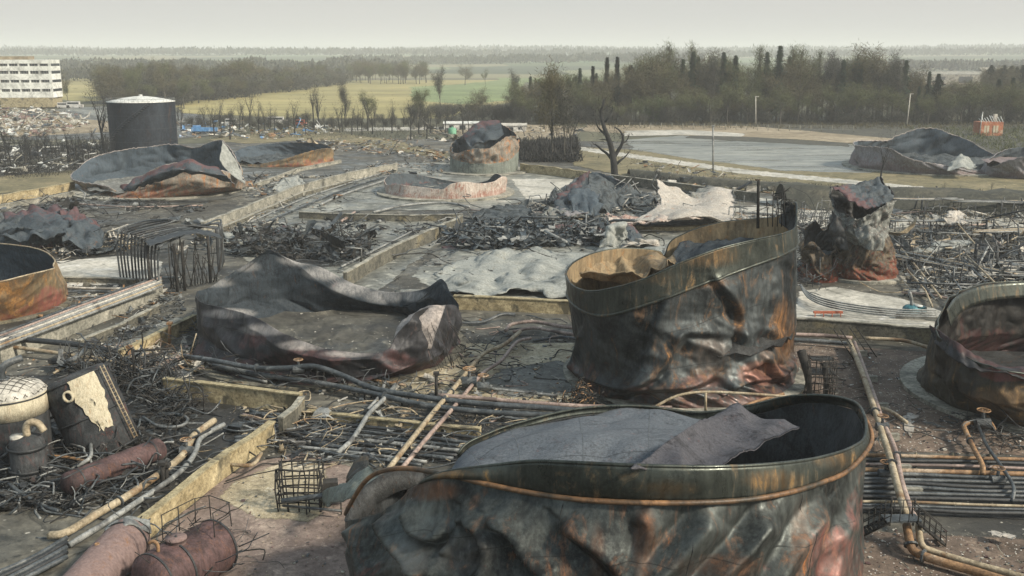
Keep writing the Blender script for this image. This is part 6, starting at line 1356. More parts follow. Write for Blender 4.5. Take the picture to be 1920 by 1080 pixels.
sheet_thing('dark triangular plate standing behind the left end of the foreground tank', S([(640,905,64),(668,858,66),(700,880,63)],[(650,930,60),(690,900,60),(715,905,58)]), 'steel_four_out', amp=.15, freq=.5, seed=71, name='torn_plate')
# stair tower right of leaning tank
c = G(1530, 738); t = thing('stair_tower', 'charred stair frame with two black posts standing right of the leaning tank', 'stair tower', c)
Ht = PY(1505, 655, c.y).z
for x, dx in ((1520,-1.1),(1548,-.3)):
    mb = MB(); p = G(x, 742); q = p+Vector((dx,0,Ht if x < 1530 else Ht*.72)); mb.tube([p, p.lerp(q,.5)+Vector((.1,0,0)), q], [.22,.32,.42] if x < 1530 else [.2,.25,.3], 8); mb.build('post', MAT['wood_char'], t)
mb = MB(); mb.box(c+Vector((0.3,0,Ht*.5)), (2.2,1.6,.15)); mb.box(c+Vector((0.3,.3,Ht*.78)), (1.9,1.2,.12)); mb.build('landing', MAT['steel_soot'], t)
o = cage('x', 1535, 742, 2.2, 1.6, Ht*.85, 5, 5, r_=.035); o.parent = t; o.location = o.location-t.location; o.name = 'handrail'; del o['label'], o['category']
mb = MB()
for k in range(9): mb.box(c+Vector((1.4+.0*k,-.5-.22*k,Ht*.5-.36*k)), (1.0,.3,.05))
mb.build('steps', MAT['wood_char'], t)
# walkway over the right-hand pipes
c = G(1695, 985); t = thing('pipe_walkway', 'small black steel walkway with stairs stepping over the tan and pink pipe pair', 'walkway', c)
z1 = 1.9
mb = MB(); mb.box(G(1690,972,z1), (2.2,1.0,.1), .05); mb.build('deck', MAT['pipe_dark'], t)
for s_, lab in ((-1, 0), (1, 1)):
    a = G(1690+s_*26, 975, z1); b = G(1690+s_*78, 1018 if s_ > 0 else 1000, 0.1); m2 = MB()
    for off in (-.4, .4): m2.tube([a+Vector((0,off,0)), b+Vector((0,off,0))], .08, 5)
    for k in range(7): q = a.lerp(b, (k+.5)/7); m2.box(q, (.28,.8,.04))
    m2.build('stair_flight', MAT['wood_char'], t)
    m3 = MB()
    for off in (-.45, .45):
        for k in range(6): q = a.lerp(b, k/5)+Vector((0,off,0)); m3.tube([q, q+Vector((rp.uniform(-.08,.08),0,1.0))], .03, 4)
        for h in (.5, 1.0): m3.tube([a+Vector((0,off,h)), b+Vector((0,off,h))], .03, 4)
    m3.build('handrail', MAT['wood_char'], t)
mb = MB()
for off in (-.5, .5):
    for k in range(4): q = G(1664+k*17, 972, z1)+Vector((0,off,0)); mb.tube([q, q+Vector((0,0,1.0))], .03, 4)
    mb.tube([G(1664,972,z1)+Vector((0,off,1)), G(1715,972,z1)+Vector((0,off,1))], .03, 4)
mb.build('guard_rail', MAT['pipe_black'], t)
for x in (1668, 1712):
    mb = MB(); p = G(x, 985); mb.tube([p, p+Vector((0,0,z1))], .07, 5); mb.build('leg', MAT['wood_char'], t)
# cage wreck inside the leaning tank's tip, masts
c0 = PY(1460, 415, 99)
for i in range(7):
    x = 1440+i*8.5; top = [372,358,366,350,352,372,380][i]; Y = 97+rp.uniform(-2,2); p = PY(x, 425, Y); q = PY(x+rp.uniform(-4,4), top, Y)
    mb = MB(); mb.tube([p, p.lerp(q,.5)+Vector((rp.uniform(-.2,.2),0,0)), q], .05, 4)
    for k in range(3): u = p.lerp(q, rp.uniform(.3,1)); mb.tube([u, u+Vector((rp.uniform(-1.4,1.4), rp.uniform(-.6,.6), rp.uniform(-.5,.6)))], .04, 4)
    o = mb.build('twisted_rod', MAT['wood_char'], None, p); tag(o, 'thin black twisted rod sticking up from the high right corner of the leaning tank', 'rod', 'rods at the corner of the leaning tank')
mb = MB(); p = PY(1421,428,98); mb.tube([p, PY(1422,340,98), PY(1424,338,98)], [.16,.14,.12], 6); tag(mb.build('black_mast', MAT['wood_char'], None, p), 'straight black mast rising behind the leaning tank\'s rim', 'mast')
P = sheet_grid(S([(1462,420,96),(1478,430,95),(1490,440,94)],[(1462,398,97),(1478,396,96),(1491,400,95)],[(1465,383,97),(1480,378,96),(1491,385,95)]), amp=.3, freq=.6, seed=61)
o = grid_mesh('black_corner_plate', P, .08, [MAT['steel_soot']]*2, None, closed=False, origin=(float(P[...,0].mean()), float(P[...,1].mean()), 0)); tag(o, 'black plate curling up at the high right corner of the leaning tank', 'steel plate')
# posts in the middle
for x, y, tp_, mt, lb in [(818,748,700,'wood_char','stubby black post standing by the long grey pipes in the middle'),(1240,580,505,'wood_char','x'),(602,400,345,'pipe_grey','thin pale post by the long diagonal bund wall'),(1337,322,236,'pipe_grey','thin grey lamp pole at the edge of the lagoon'),(242,690,650,'pipe_rust','short rust-brown stand pipe left of the bowl-shaped tank'),
                          (318,650,606,'pipe_rust','rust-brown hydrant post left of the bowl-shaped tank'),(1800,640,600,'pipe_grey','x'),(305,915,868,'wood_char','black bracket post between the cream pipe and the ochre wall'),(312,912,872,'wood_char','second black bracket post right beside the first on the cream pipe')]:
    if lb == 'x': continue
    p = G(x, y); q = PY(x, tp_, p.y); t = thing('post', lb, 'post', p); rr_ = .05 if tp_ < 400 and y < 420 else .16
    if y < 330: rr_ = .22
    mb = MB(); mb.tube([p, q], rr_, 6); mb.build('shaft', MAT[mt], t); mb = MB(); mb.box(q, (rr_*3.2, rr_*3.2, rr_*1.5)); mb.build('cap', MAT[mt], t); mb = MB(); mb.box(p+Vector((0,0,.06)), (rr_*5, rr_*5, .12)); mb.build('foot', MAT[mt], t)
for x, y, tp_, lb, ln in [(1417,236,181,'tall pale lamp post in front of the middle of the tree belt',0),(1700,236,176,'pale post leaning right in front of the tree belt',1.6)]:
    p = G(x, y); q = PY(x, tp_, p.y)+Vector((ln,0,0)); t = thing('lamp_post', lb, 'lamp post', p)
    mb = MB(); mb.tube([p, q], [.3,.2], 6); mb.build('pole', MAT['conc_pale'], t); mb = MB(); mb.box(q+Vector((.5,0,0)), (1.6,.5,.25)); mb.build('lamp_head', MAT['conc_pale'], t)
# pump
c = G(1708, 588); t = thing('blue_pump', 'small blue-green pump on the pale apron between the twisted and the right-edge tank', 'pump', c)
simple('paint_teal', (0.02,0.10,0.13), (0.07,0.24,0.28), 1.5, 0.5, c3=(0.12,0.10,0.08)); simple('paint_red', (0.30,0.06,0.03), (0.5,0.16,0.08), 1.5, 0.6); simple('paint_blue', (0.04,0.14,0.32), (0.12,0.30,0.55), .8, 0.5, c3=(0.5,0.55,0.6)); simple('paint_white', (0.5,0.5,0.48), (0.78,0.77,0.74), .5, 0.6, c3=(0.35,0.33,0.3)); simple('glass_dark', (0.02,0.025,0.03), (0.05,0.06,0.07), .5, 0.2)
mb = MB(); mb.lathe(c, [(1.0,0),(1.0,.7),(.7,1.0),(.02,1.05)], 20); mb.build('casing', MAT['paint_teal'], t)
mb = MB(); mb.tube(smooth_path([c+Vector((0,0,1)), c+Vector((-.1,0,1.8)), c+Vector((-.4,0,2.6))], 4), .2, 8); mb.build('outlet', MAT['pipe_grey'], t)
mb = MB(); mb.box(c+Vector((1.1,0,.5)), (1.2,.7,.7)); mb.build('motor', MAT['paint_teal'], t); mb = MB(); mb.lathe(c+Vector((.7,-.3,1.0)), [(.45,0),(.45,.08),(.05,.1)], 14); mb.build('hand_wheel', MAT['roof_white'], t)
c = G(1552, 594); t = thing('red_trestle', 'low orange-red metal trestle lying on the pale apron below the twisted tank', 'trestle', c)
mb = MB(); mb.box(c+Vector((0,0,.55)), (3.4,.35,.25)); mb.build('beam', MAT['paint_red'], t)
for s_ in (-1.5, -.5, .5, 1.5):
    mb = MB(); mb.tube([c+Vector((s_-.1,-.3,0)), c+Vector((s_,0,.55))], .06, 5); mb.tube([c+Vector((s_+.1,.3,0)), c+Vector((s_,0,.55))], .06, 5); mb.build('leg', MAT['paint_red'], t)
for s_, g in ((0,'left'),(1,'right')):
    p = G(1605+s_*30, 672-s_*4); mb = MB()
    for off in (-.35,.35): mb.tube([p+Vector((off,-.4,0)), p+Vector((off-1.6,1.6,2.6))], .06, 5)
    for k in range(8): q = p+Vector((-1.6*k/8,-.4+2*k/8,2.6*k/8)); mb.tube([q+Vector((-.35,0,0)), q+Vector((.35,0,0))], .04, 4)
    o = mb.build('fallen_ladder', MAT['wood_char'], None, p); tag(o, 'black ladder leaning on the black-stained wall, the %s of two' % g, 'ladder')
# long pale blade and corrugated stack in the yard
sheet_thing('long pale tapering slab lying above the pipe yard', S([(1716,466,152),(1760,458,153),(1815,452,155)],[(1716,476,149),(1760,472,149),(1812,460,152)]), 'steel_pale_sheet', amp=.15, freq=.4, seed=91, name='fallen_slab', th=.5)
for i in range(9): pipe([(1828+i*1.0,488+i*3.4,1.2),(1880,489+i*3.4,1.2),(1960,492+i*3.4,1.2)], .17, 'conc_pale' if i % 2 else 'pipe_grey', 'pale pipe in the neat stack at the right edge above the caved-in tank', 'neat stack of pale pipes', seg=6)
sheet_thing('broken white plate lying on the brown gravel below the branch pipe', S([(1690,785,81),(1702,782,81.5),(1712,786,81)],[(1692,800,79.5),(1708,802,79),(1718,806,78.5)],[(1700,820,77.5),(1712,822,77.2),(1722,828,76.5)]), 'steel_white_sheet', amp=.1, freq=.8, seed=92, name='broken_plate')
sheet_thing('thin torn pale strip lying on the gravel near the lower right corner', S([(1845,998,59),(1870,1002,58.5),(1890,1008,58)],[(1845,1002,58.5),(1868,1008,58),(1888,1014,57.6)]), 'steel_white_sheet', amp=.08, freq=.9, seed=93, name='torn_strip')
sheet_thing('white crumpled plate standing among the pipe yard wreckage', S([(1772,400,170),(1790,394,172),(1806,402,171)],[(1770,415,165),(1790,418,164),(1808,416,165)]), 'steel_white_sheet', amp=.4, freq=.6, seed=94, name='crumpled_plate')
# burnt nest at the foot of the leaning tank
c = G(1085, 762); mb = MB(); r = random.Random(3)
for k in range(150):
    a = r.uniform(0,6.28); q = abs(r.gauss(0,1.0)); p = c+Vector((math.cos(a)*q*1.3, math.sin(a)*q*1.1, max(.1, (2.6-q*1.3)*r.random())))
    d = Vector((r.gauss(0,1), r.gauss(0,1), r.gauss(0,.7))).normalized(); mb.tube([p, p+d*.35+Vector((0,0,.1)), p+d*.7], .05, 4, m=0 if r.random() < .7 else 1)
o = mb.build('wire_nest', [MAT['wood_char'], MAT['pipe_rust']], None, c); tag(o, 'rounded tangle of burnt wire and rusty scraps at the left foot of the leaning tank', 'wire tangle', kind='stuff')

# ---- racks of the wrecked pipe yard
def rack(label, px, py, L, W, H, rot, n, mats=('pipe_grey','pipe_dark','pipe_tan'), legs=3, group=None):
    c = G(px, py); t = thing('pipe_rack', label, 'pipe rack', c, group); ax = Vector((math.cos(rot), math.sin(rot), 0)); ay = Vector((-ax.y, ax.x, 0))
    for k in range(legs):
        u = (k/(legs-1)-.5)*L*.9; mb = MB(); ln = Vector((rp.uniform(-.25,.25), rp.uniform(-.25,.25), 0))
        a, b = c+ax*u-ay*W/2, c+ax*u+ay*W/2; mb.tube([a, a+Vector((0,0,H))+ln], .1, 5); mb.tube([b, b+Vector((0,0,H))+ln], .1, 5); mb.tube([a+Vector((0,0,H))+ln, b+Vector((0,0,H))+ln], .1, 5); mb.build('trestle', MAT['wood_char'], t)
    for k in range(n):
        v = (k/(max(1, n-1))-.5)*W*.85; mb = MB(); e = [c+ax*(-L/2*rp.uniform(.8,1.1))+ay*v+Vector((0,0,H+.15)), c+ay*(v+rp.uniform(-.1,.1))+Vector((0,0,H+.13+rp.uniform(-.15,0))), c+ax*(L/2*rp.uniform(.8,1.1))+ay*(v+rp.uniform(-.3,.3))+Vector((0,0,H+.15-rp.random()*.5))]
        mb.tube(smooth_path(e, 4), rp.uniform(.08,.16), 6); mb.build('pipe', MAT[mats[k % len(mats)]], t)
    return t
for i, (lb, px, py, L, W, H, rot, n) in enumerate([
    ('pipe rack slanting down to the right just beside the twisted narrow tank', 1722, 510, 13, 1.6, 1.6, -1.0, 5),
    ('second slanting pipe rack, right of the one beside the twisted tank', 1752, 500, 12, 1.2, 1.2, -1.0, 3),
    ('low pipe rack running across in front of the pale tapering slab', 1770, 500, 14, 1.6, .8, .02, 6),
    ('pipe rack in the middle of the pipe yard behind the pale tapering slab', 1750, 440, 16, 2.2, 2.4, .05, 7),
    ('tall pipe rack at the back of the pipe yard under the dark bank', 1730, 405, 15, 2.0, 3.2, .02, 5),
    ('tall pipe rack at the back right of the pipe yard near the right edge', 1870, 408, 18, 2.2, 3.0, -.03, 6),
    ('pipe rack at the right edge behind the neat pipe stack', 1890, 455, 14, 2.4, 2.0, .3, 7),
    ('slanting pipe rack left of the neat pipe stack', 1830, 520, 11, 1.5, 1.4, -.9, 4),
    ('short pipe rack in front of the neat pipe stack', 1870, 530, 9, 1.6, 1.0, .05, 5),
    ('low pipe rack in front of the blue-green pump side of the yard', 1745, 556, 7, 1.2, .7, .05, 4),
    ('pipe rack behind the white crumpled plate', 1800, 388, 12, 1.8, 2.4, .02, 4)]): rack(lb, px, py, L, W, H, rot, n)
# ================================================================== scrap, rubble, litter
def inpoly(x, y, P):
    c = False; j = len(P)-1
    for i in range(len(P)):
        if ((P[i][1] > y) != (P[j][1] > y)) and (x < (P[j][0]-P[i][0])*(y-P[i][1])/(P[j][1]-P[i][1])+P[i][0]): c = not c
        j = i
    return c
def scrap(name, label, poly, n, size=1.0, mats=('pipe_dark','pipe_black','pipe_grey'), w3=(.5,.25,.25), seed=1, pile=0.3, thin=1.0, cluster=0.0, kind='stuff', vert=0.0):
    r = random.Random(seed); mb = MB(); xs = [p[0] for p in poly]; ys = [p[1] for p in poly]; k = 0; tries = 0
    while k < n and tries < n*60:
        tries += 1; x, y = r.uniform(min(xs), max(xs)), r.uniform(min(ys), max(ys))
        if not inpoly(x, y, poly): continue
        g = G(x, y)
        if cluster and noise.noise(Vector((g.x*.12, g.y*.06, seed)))*1.6 + 0.5 < cluster*r.random()*1.3: continue
        k += 1; s = size*math.exp(r.gauss(0, .5)); z = abs(r.gauss(0, pile)); p = g+Vector((0, 0, z+.03)); m = min(int(r.random()*len(mats)), len(mats)-1); u = r.random()
        if r.random() < vert:
            m = r.randrange(2)
            hh_ = min(3.6, s*r.uniform(1.2, 3.0)); q_ = g+Vector((r.gauss(0,.15)*hh_, r.gauss(0,.1)*hh_, hh_)); mb.tube([g, g.lerp(q_,.5)+Vector((r.gauss(0,.06)*hh_,0,0)), q_], s*r.uniform(.03,.06), 4, m)
            if r.random() < .5: mb.tube([q_, q_+Vector((r.gauss(0,1)*s, r.gauss(0,1)*s, r.gauss(0,.2)*s))], s*.035, 4, m)
        elif u < w3[0]:
            d = Vector((r.gauss(0,1), r.gauss(0,1), r.gauss(0,.22+.25*min(1, pile)))).normalized()*s*1.6; e = Vector((r.gauss(0,1), r.gauss(0,1), abs(r.gauss(0,.6))))*s*.28
            q = [p, p+d*.5+e, p+d]; q = [Vector((v.x, v.y, max(.04, v.z))) for v in q]; mb.tube(q, s*r.uniform(.02,.05)*thin, 4, m)
        elif u < w3[0]+w3[1]:
            yaw, pit, rol = r.uniform(0, 6.28), r.gauss(0, .25+.25*min(1, pile)), r.gauss(0, .25+.2*min(1, pile)); M = Euler((pit, rol, yaw)).to_matrix()
            Lx, Ly = s*r.uniform(.5, 1.6), s*r.uniform(.15, .7); cu = r.uniform(-1.4, 1.4); kx = r.uniform(.3, 1.2); V = []
            for jx in range(5):
                for jy in range(3):
                    u, w_ = jx/4-.5, jy/2-.5; V.append(p + M @ Vector((u*Lx*(1+r.uniform(-.12,.12)), w_*Ly*(1+.5*math.sin(jx*2.1+kx*5))*kx, cu*u*u*Lx + r.uniform(-.06,.06)*s + .3*w_*w_*s)))
            V = [Vector((q.x, q.y, max(.03, q.z))) for q in V]
            mb.add(V, [(a_*3+b_, (a_+1)*3+b_, (a_+1)*3+b_+1, a_*3+b_+1) for a_ in range(4) for b_ in range(2)], m, r.random() < .5)
        else:
            h = s*.28; V = [p+Vector((sx*h*r.uniform(.4,1.2), sy*h*r.uniform(.4,1.2), sz*h*r.uniform(.3,.9))) for sz in (0,1) for sx, sy in ((-1,-1),(1,-1),(1,1),(-1,1))]
            mb.add(V, [(0,3,2,1),(4,5,6,7),(0,1,5,4),(1,2,6,5),(2,3,7,6),(3,0,4,7)], m)
    o = mb.build(name, [MAT[m] for m in mats], None, G(sum(xs)/len(xs), sum(ys)/len(ys))); tag(o, label, kind=kind); return o
BD = ('wood_char','pipe_black','wood_char','pipe_dark'); DK = ('pipe_dark','pipe_black','wood_char','pipe_grey'); MX = ('pipe_dark','pipe_grey','conc_pale','pipe_rust','pipe_black','conc_grey'); LT = ('conc_pale','pipe_grey','conc_grey','roof_white')
scrap('rubble', 'white and grey rubble chips on the brown gravel at the right', [(1480,650),(1950,672),(1960,858),(1650,848),(1450,800)], 900, .22, ('conc_pale','conc_grey','pipe_dark','roof_white','vessel_brown'), (.12,.3,.58), 1, .03)
scrap('rubble', 'chips scattered over the gravel at the lower right corner', [(1600,990),(1950,1000),(1950,1100),(1580,1100)], 420, .16, ('conc_pale','conc_grey','pipe_dark','vessel_brown'), (.15,.3,.55), 2, .03)
scrap('rubble', 'fine chips on the pinkish gravel left of the foreground tank', [(420,900),(640,860),(650,1090),(300,1090),(340,960)], 500, .12, ('conc_grey','pipe_dark','vessel_pink','pipe_tan'), (.12,.25,.63), 3, .02)
scrap('scrap_metal', 'black tangle of wires and scrap between the leaning cylinder and the ochre wall', [(90,700),(190,668),(290,695),(350,745),(400,775),(330,810),(250,740)], 900, .75, BD, (.8,.12,.08), 4, .8, cluster=.4, vert=.05)
scrap('scrap_metal', 'black scrap under and around the lower left vessels', [(-20,780),(120,760),(360,810),(400,800),(330,900),(170,960),(-20,960)], 900, .75, BD, (.68,.2,.12), 5, .35)
scrap('scrap_metal', 'pale and dark splinters at the right end of the fat black pipe', [(180,655),(380,650),(400,700),(300,712),(200,690)], 520, .7, ('pipe_tan','pipe_dark','pipe_black','conc_pale','pipe_pink'), (.6,.25,.15), 6, .4)
scrap('scrap_metal', 'scorched bits in the black trench left of the foreground tank', [(440,760),(1000,790),(880,880),(560,870),(440,830)], 900, .5, ('pipe_dark','pipe_black','pipe_grey','pipe_tan','wood_char'), (.65,.2,.15), 7, .2)
scrap('scrap_metal', 'litter along the long grey pipes in the middle', [(380,690),(700,700),(1060,745),(1040,790),(700,770),(560,745),(380,715)], 520, .5, MX, (.5,.25,.25), 8, .15)
scrap('rubble', 'litter on the sooty floor right of the bowl-shaped tank', [(850,600),(1090,600),(1080,745),(760,750)], 480, .3, MX, (.25,.3,.45), 9, .05)
scrap('scrap_metal', 'dark heap of charred scrap behind the pointed wall of the bowl-shaped tank', [(520,440),(690,445),(700,480),(640,500),(560,490),(430,480),(440,450)], 1300, 1.2, ('steel_heap','pipe_black','wood_char','pipe_dark','wood_char'), (.42,.43,.15), 10, .9)
scrap('scrap_metal', 'blue-grey torn scrap heap behind the big pale roof sheet', [(830,450),(900,430),(1050,428),(1150,425),(1150,460),(1000,468),(860,470)], 1500, 1.4, ('steel_heap','pipe_dark','steel_blue_in','steel_heap','pipe_black','pipe_grey'), (.36,.5,.14), 11, 1.0)
scrap('scrap_metal', 'scrap lying in the central yards before the low white and red stump', [(560,405),(860,408),(1030,395),(1050,430),(880,440),(760,450),(640,430)], 520, .9, DK, (.5,.3,.2), 12, .3, cluster=.5)
scrap('scrap_metal', 'scrap along the long diagonal bund wall', [(380,430),(560,360),(740,318),(760,330),(640,385),(480,445),(400,450)], 380, .8, MX, (.55,.25,.2), 13, .25, cluster=.4)
scrap('scrap_metal', 'wreckage of the pipe yard right of the twisted narrow tank', [(1680,400),(1950,405),(1950,520),(1770,560),(1700,540),(1670,450)], 1900, 1.1, ('pipe_dark','pipe_black','pipe_grey','pipe_tan','conc_pale','pipe_dark','steel_heap','pipe_grey'), (.62,.22,.16), 14, .7, cluster=.3, vert=.12)
scrap('scrap_metal', 'wiry scrap between the leaning tank and the twisted narrow one', [(1495,420),(1560,420),(1570,530),(1500,545)], 420, .9, DK, (.75,.15,.1), 15, .8, vert=.3)
scrap('scrap_metal', 'thin debris on the pale ground behind the leaning tank', [(1250,395),(1560,385),(1690,400),(1690,430),(1500,440),(1240,430)], 520, 1.0, MX, (.5,.3,.2), 16, .3, cluster=.3, vert=.12)
scrap('scrap_metal', 'debris around the collapsed ribbed tank', [(1000,390),(1060,370),(1240,370),(1390,405),(1240,430),(1010,420)], 700, 1.3, ('steel_heap','pipe_grey','conc_pale','pipe_dark','pipe_tan'), (.42,.38,.2), 17, .5)
scrap('scrap_metal', 'debris in the yard between the splayed tank and the hooded one', [(440,330),(620,330),(740,300),(860,310),(840,330),(720,330),(560,345),(470,380)], 480, 1.1, MX, (.4,.3,.3), 18, .3, cluster=.3)
scrap('scrap_metal', 'pale scrap strewn beyond the hooded tank and the orange-ended remnant', [(560,262),(740,262),(870,290),(850,310),(700,290),(560,280)], 520, 1.4, ('conc_pale','pipe_grey','pipe_dark','pipe_rust','g_tan'), (.3,.35,.35), 19, .4)
scrap('scrap_metal', 'dark scrap in front of the flattened wreck at the left edge', [(60,470),(230,440),(400,440),(390,480),(250,470),(110,490)], 620, 1.1, ('pipe_dark','steel_heap','pipe_tan','pipe_black','conc_pale'), (.45,.35,.2), 20, .5, cluster=.3)
scrap('scrap_metal', 'debris between the left edge wreck and the splayed tank', [(0,375),(140,365),(380,392),(420,410),(380,425),(200,400),(0,400)], 420, 1.1, DK, (.5,.3,.2), 21, .3, cluster=.3)
scrap('scrap_metal', 'litter beside the small pipes right of the tank at the left edge', [(110,530),(330,535),(330,560),(240,600),(120,600)], 420, .6, MX, (.5,.25,.25), 22, .2)
scrap('scrap_metal', 'leafy black debris on the concrete lane in front of the pipe bridge', [(230,580),(340,555),(350,590),(280,625),(200,650)], 420, .5, DK, (.5,.3,.2), 23, .3, cluster=.6)
scrap('scrap_metal', 'torn fringe of wires round the foot of the bowl-shaped tank', [(350,600),(380,690),(500,720),(500,700),(400,660),(370,590)], 420, .6, DK, (.8,.12,.08), 24, .5)
scrap('rubble', 'heap of pale rubble on the far left in front of the office block', [(-30,205),(60,205),(150,215),(170,235),(60,262),(-30,262)], 900, 2.0, ('conc_pale','roof_white','g_tan','conc_grey','vessel_pink','pipe_dark'), (.1,.35,.55), 25, .8)
scrap('rubble', 'pale rubble scattered across the car park behind the upright tank', [(330,230),(640,236),(640,250),(520,262),(340,262)], 420, 1.6, ('conc_pale','roof_white','paint_blue','conc_grey','pipe_dark','pipe_rust'), (.2,.35,.45), 26, .5)
scrap('rubble', 'dark rubble along the burnt fence line at the left', [(-20,268),(240,262),(180,300),(130,322),(-20,335)], 700, 1.7, ('pipe_black','pipe_dark','wood_char','conc_grey','roof_white'), (.6,.2,.2), 27, .6)
scrap('scrap_metal', 'scattered debris on the bank before the lagoon', [(1180,300),(1330,325),(1500,350),(1900,372),(1900,392),(1500,370),(1240,345)], 620, 1.2, ('pipe_dark','conc_grey','pipe_black','conc_pale','pipe_rust'), (.45,.25,.3), 28, .3)
scrap('rubble', 'rubble and rails in the yard behind the hooded tank', [(780,238),(1100,240),(1080,262),(980,275),(760,262)], 460, 1.6, ('conc_pale','pipe_dark','conc_grey','g_tan','pipe_black'), (.35,.3,.35), 29, .4)
scrap('scrap_metal', 'general thin litter over the central concrete', [(420,400),(1250,400),(1250,560),(860,560),(640,520),(400,470)], 700, .6, DK, (.45,.25,.3), 30, .08)
scrap('scrap_metal', 'general thin litter over the near ground', [(0,560),(370,600),(380,700),(0,800)], 420, .4, MX, (.45,.25,.3), 31, .06)
def tangle(label, poly, n, L, r_, hh, mats, seed, name='cable_tangle'):
    r = random.Random(seed); mb = MB(); xs = [p[0] for p in poly]; ys = [p[1] for p in poly]; k = 0
    while k < n:
        x, y = r.uniform(min(xs), max(xs)), r.uniform(min(ys), max(ys))
        if not inpoly(x, y, poly): continue
        k += 1; p = G(x, y, r.random()*hh*.4+.1); d = Vector((r.gauss(0,1), r.gauss(0,.8), r.gauss(0,.4))).normalized(); pts = [p]
        for _ in range(r.randint(3, 6)):
            d = (d+Vector((r.gauss(0,.55), r.gauss(0,.55), r.gauss(0,.35)))).normalized(); q = pts[-1]+d*L*r.uniform(.15,.4)
            q.z = min(max(.06, q.z), hh*1.3); pts.append(q)
        mb.tube(smooth_path(pts, 3), r_*r.uniform(.5, 1.6), 5, r.randrange(len(mats)))
    tag(mb.build(name, [MAT[m] for m in mats], None, G(sum(xs)/len(xs), sum(ys)/len(ys))), label, kind='stuff')
BK = ('pipe_black','wood_char','pipe_dark')
tangle('dense black cables and wire above and right of the leaning cylinder', [(150,680),(280,672),(310,700),(330,745),(345,775),(300,800),(260,740),(170,690)], 190, 3.6, .05, 2.6, BK, 101)
tangle('cables round the feet of the lower left vessels', [(-20,850),(110,830),(300,850),(330,880),(180,955),(-20,955)], 190, 4.0, .06, 1.0, BK+('pipe_grey',), 102)
tangle('wire bush on top of the leaning cylinder', [(150,700),(215,690),(225,715),(160,722)], 70, 2.4, .04, 6.5, BK, 103)
tangle('cables strewn over the black trench', [(440,760),(1000,790),(880,870),(560,860),(450,820)], 130, 6.0, .045, .5, BK+('pipe_dark','pipe_tan'), 104)
tangle('wire fringe hanging round the foot of the bowl-shaped tank', [(362,610),(385,690),(600,728),(760,735),(740,712),(600,705),(420,660)], 220, 3.0, .035, 1.5, BK, 105)
tangle('pipes and cables twisted together in the pipe yard at the right', [(1680,400),(1950,405),(1950,520),(1780,560),(1690,540)], 90, 6.0, .07, 1.6, BK+('pipe_grey','pipe_tan','pipe_grey'), 106)
tangle('wires hanging between the leaning tank and the twisted narrow tank', [(1495,400),(1545,400),(1550,520),(1500,540)], 130, 5.0, .05, 5.0, BK, 107)
tangle('scorched cables across the central yards', [(540,400),(860,405),(1240,400),(1240,470),(860,470),(640,500),(420,460)], 110, 8.0, .06, .7, BK+('pipe_grey',), 108)
tangle('cables behind the low white and red stump and the collapsed tank', [(880,385),(1240,380),(1390,400),(1240,430),(900,425)], 120, 8.0, .07, 1.4, BK+('pipe_grey','conc_pale'), 109)
tangle('wires in front of the flattened wreck at the left edge', [(0,380),(200,378),(240,440),(220,480),(110,480)], 100, 6.0, .06, 1.6, BK, 110)
tangle('loose cable on the sooty floor right of the bowl-shaped tank', [(860,600),(1090,600),(1080,740),(780,740)], 70, 4.0, .045, .5, BK+('pipe_pink',), 111)
tangle('wires caught on the hatch vessel railings at the bottom', [(240,1010),(450,1000),(470,1075),(240,1090)], 60, 2.5, .03, 3.6, BK, 112)
tangle('cable litter on the brown gravel at the right', [(1490,660),(1900,690),(1900,850),(1660,850)], 60, 3.0, .03, .3, BK, 113)
tangle('wire whiskers along the foot of the right-edge tank', [(1790,770),(1930,800),(1930,840),(1800,810)], 60, 2.2, .035, 2.0, BK, 114)
tangle('cables along the long diagonal bund wall', [(400,430),(560,362),(740,320),(760,335),(640,395),(470,450)], 60, 7.0, .05, .5, BK+('pipe_grey',), 115)
# sleepers and stub supports under the pipe runs
sup = [(1604,668),(1622,716),(1641,768),(1660,826),(1680,886),(1700,930)]
for i, (x, y) in enumerate(sup):
    p = G(x+6, y); mb = MB(); mb.box(p+Vector((0,0,.3)), (1.6,.4,.6)); tag(mb.build('pipe_sleeper', MAT['conc_grey'], None, p), 'concrete sleeper under the tan and pink pipe pair on the brown gravel', 'pipe support', 'sleepers under the right-hand pipe pair')
for i, (x, y, h) in enumerate([(430,704,1.4),(500,716,1.6),(602,726,2.2),(690,748,1.1),(760,760,1.0),(930,778,.9)]):
    p = G(x, y); mb = MB(); mb.box(p+Vector((-.3,0,h/2)), (.14,.14,h)); mb.box(p+Vector((.3,0,h/2)), (.14,.14,h)); mb.box(p+Vector((0,0,h-.1)), (.9,.2,.14)); tag(mb.build('pipe_trestle', MAT['wood_char'], None, p), 'small black trestle carrying the two long grey pipes', 'pipe support', 'trestles under the long grey pipes')
for i, x in enumerate((1640, 1720, 1790, 1860, 1930)):
    p = G(x, 962); mb = MB(); a, b = G(x, 962, .12), G(x-3, 850, .12); mb.tube([a, b], .1, 4, smooth=False); tag(mb.build('pipe_bearer', MAT['conc_dark'], None, p), 'dark bearer bar lying under the pipes of the right-hand trench', 'pipe support', 'bearers in the right-hand trench')
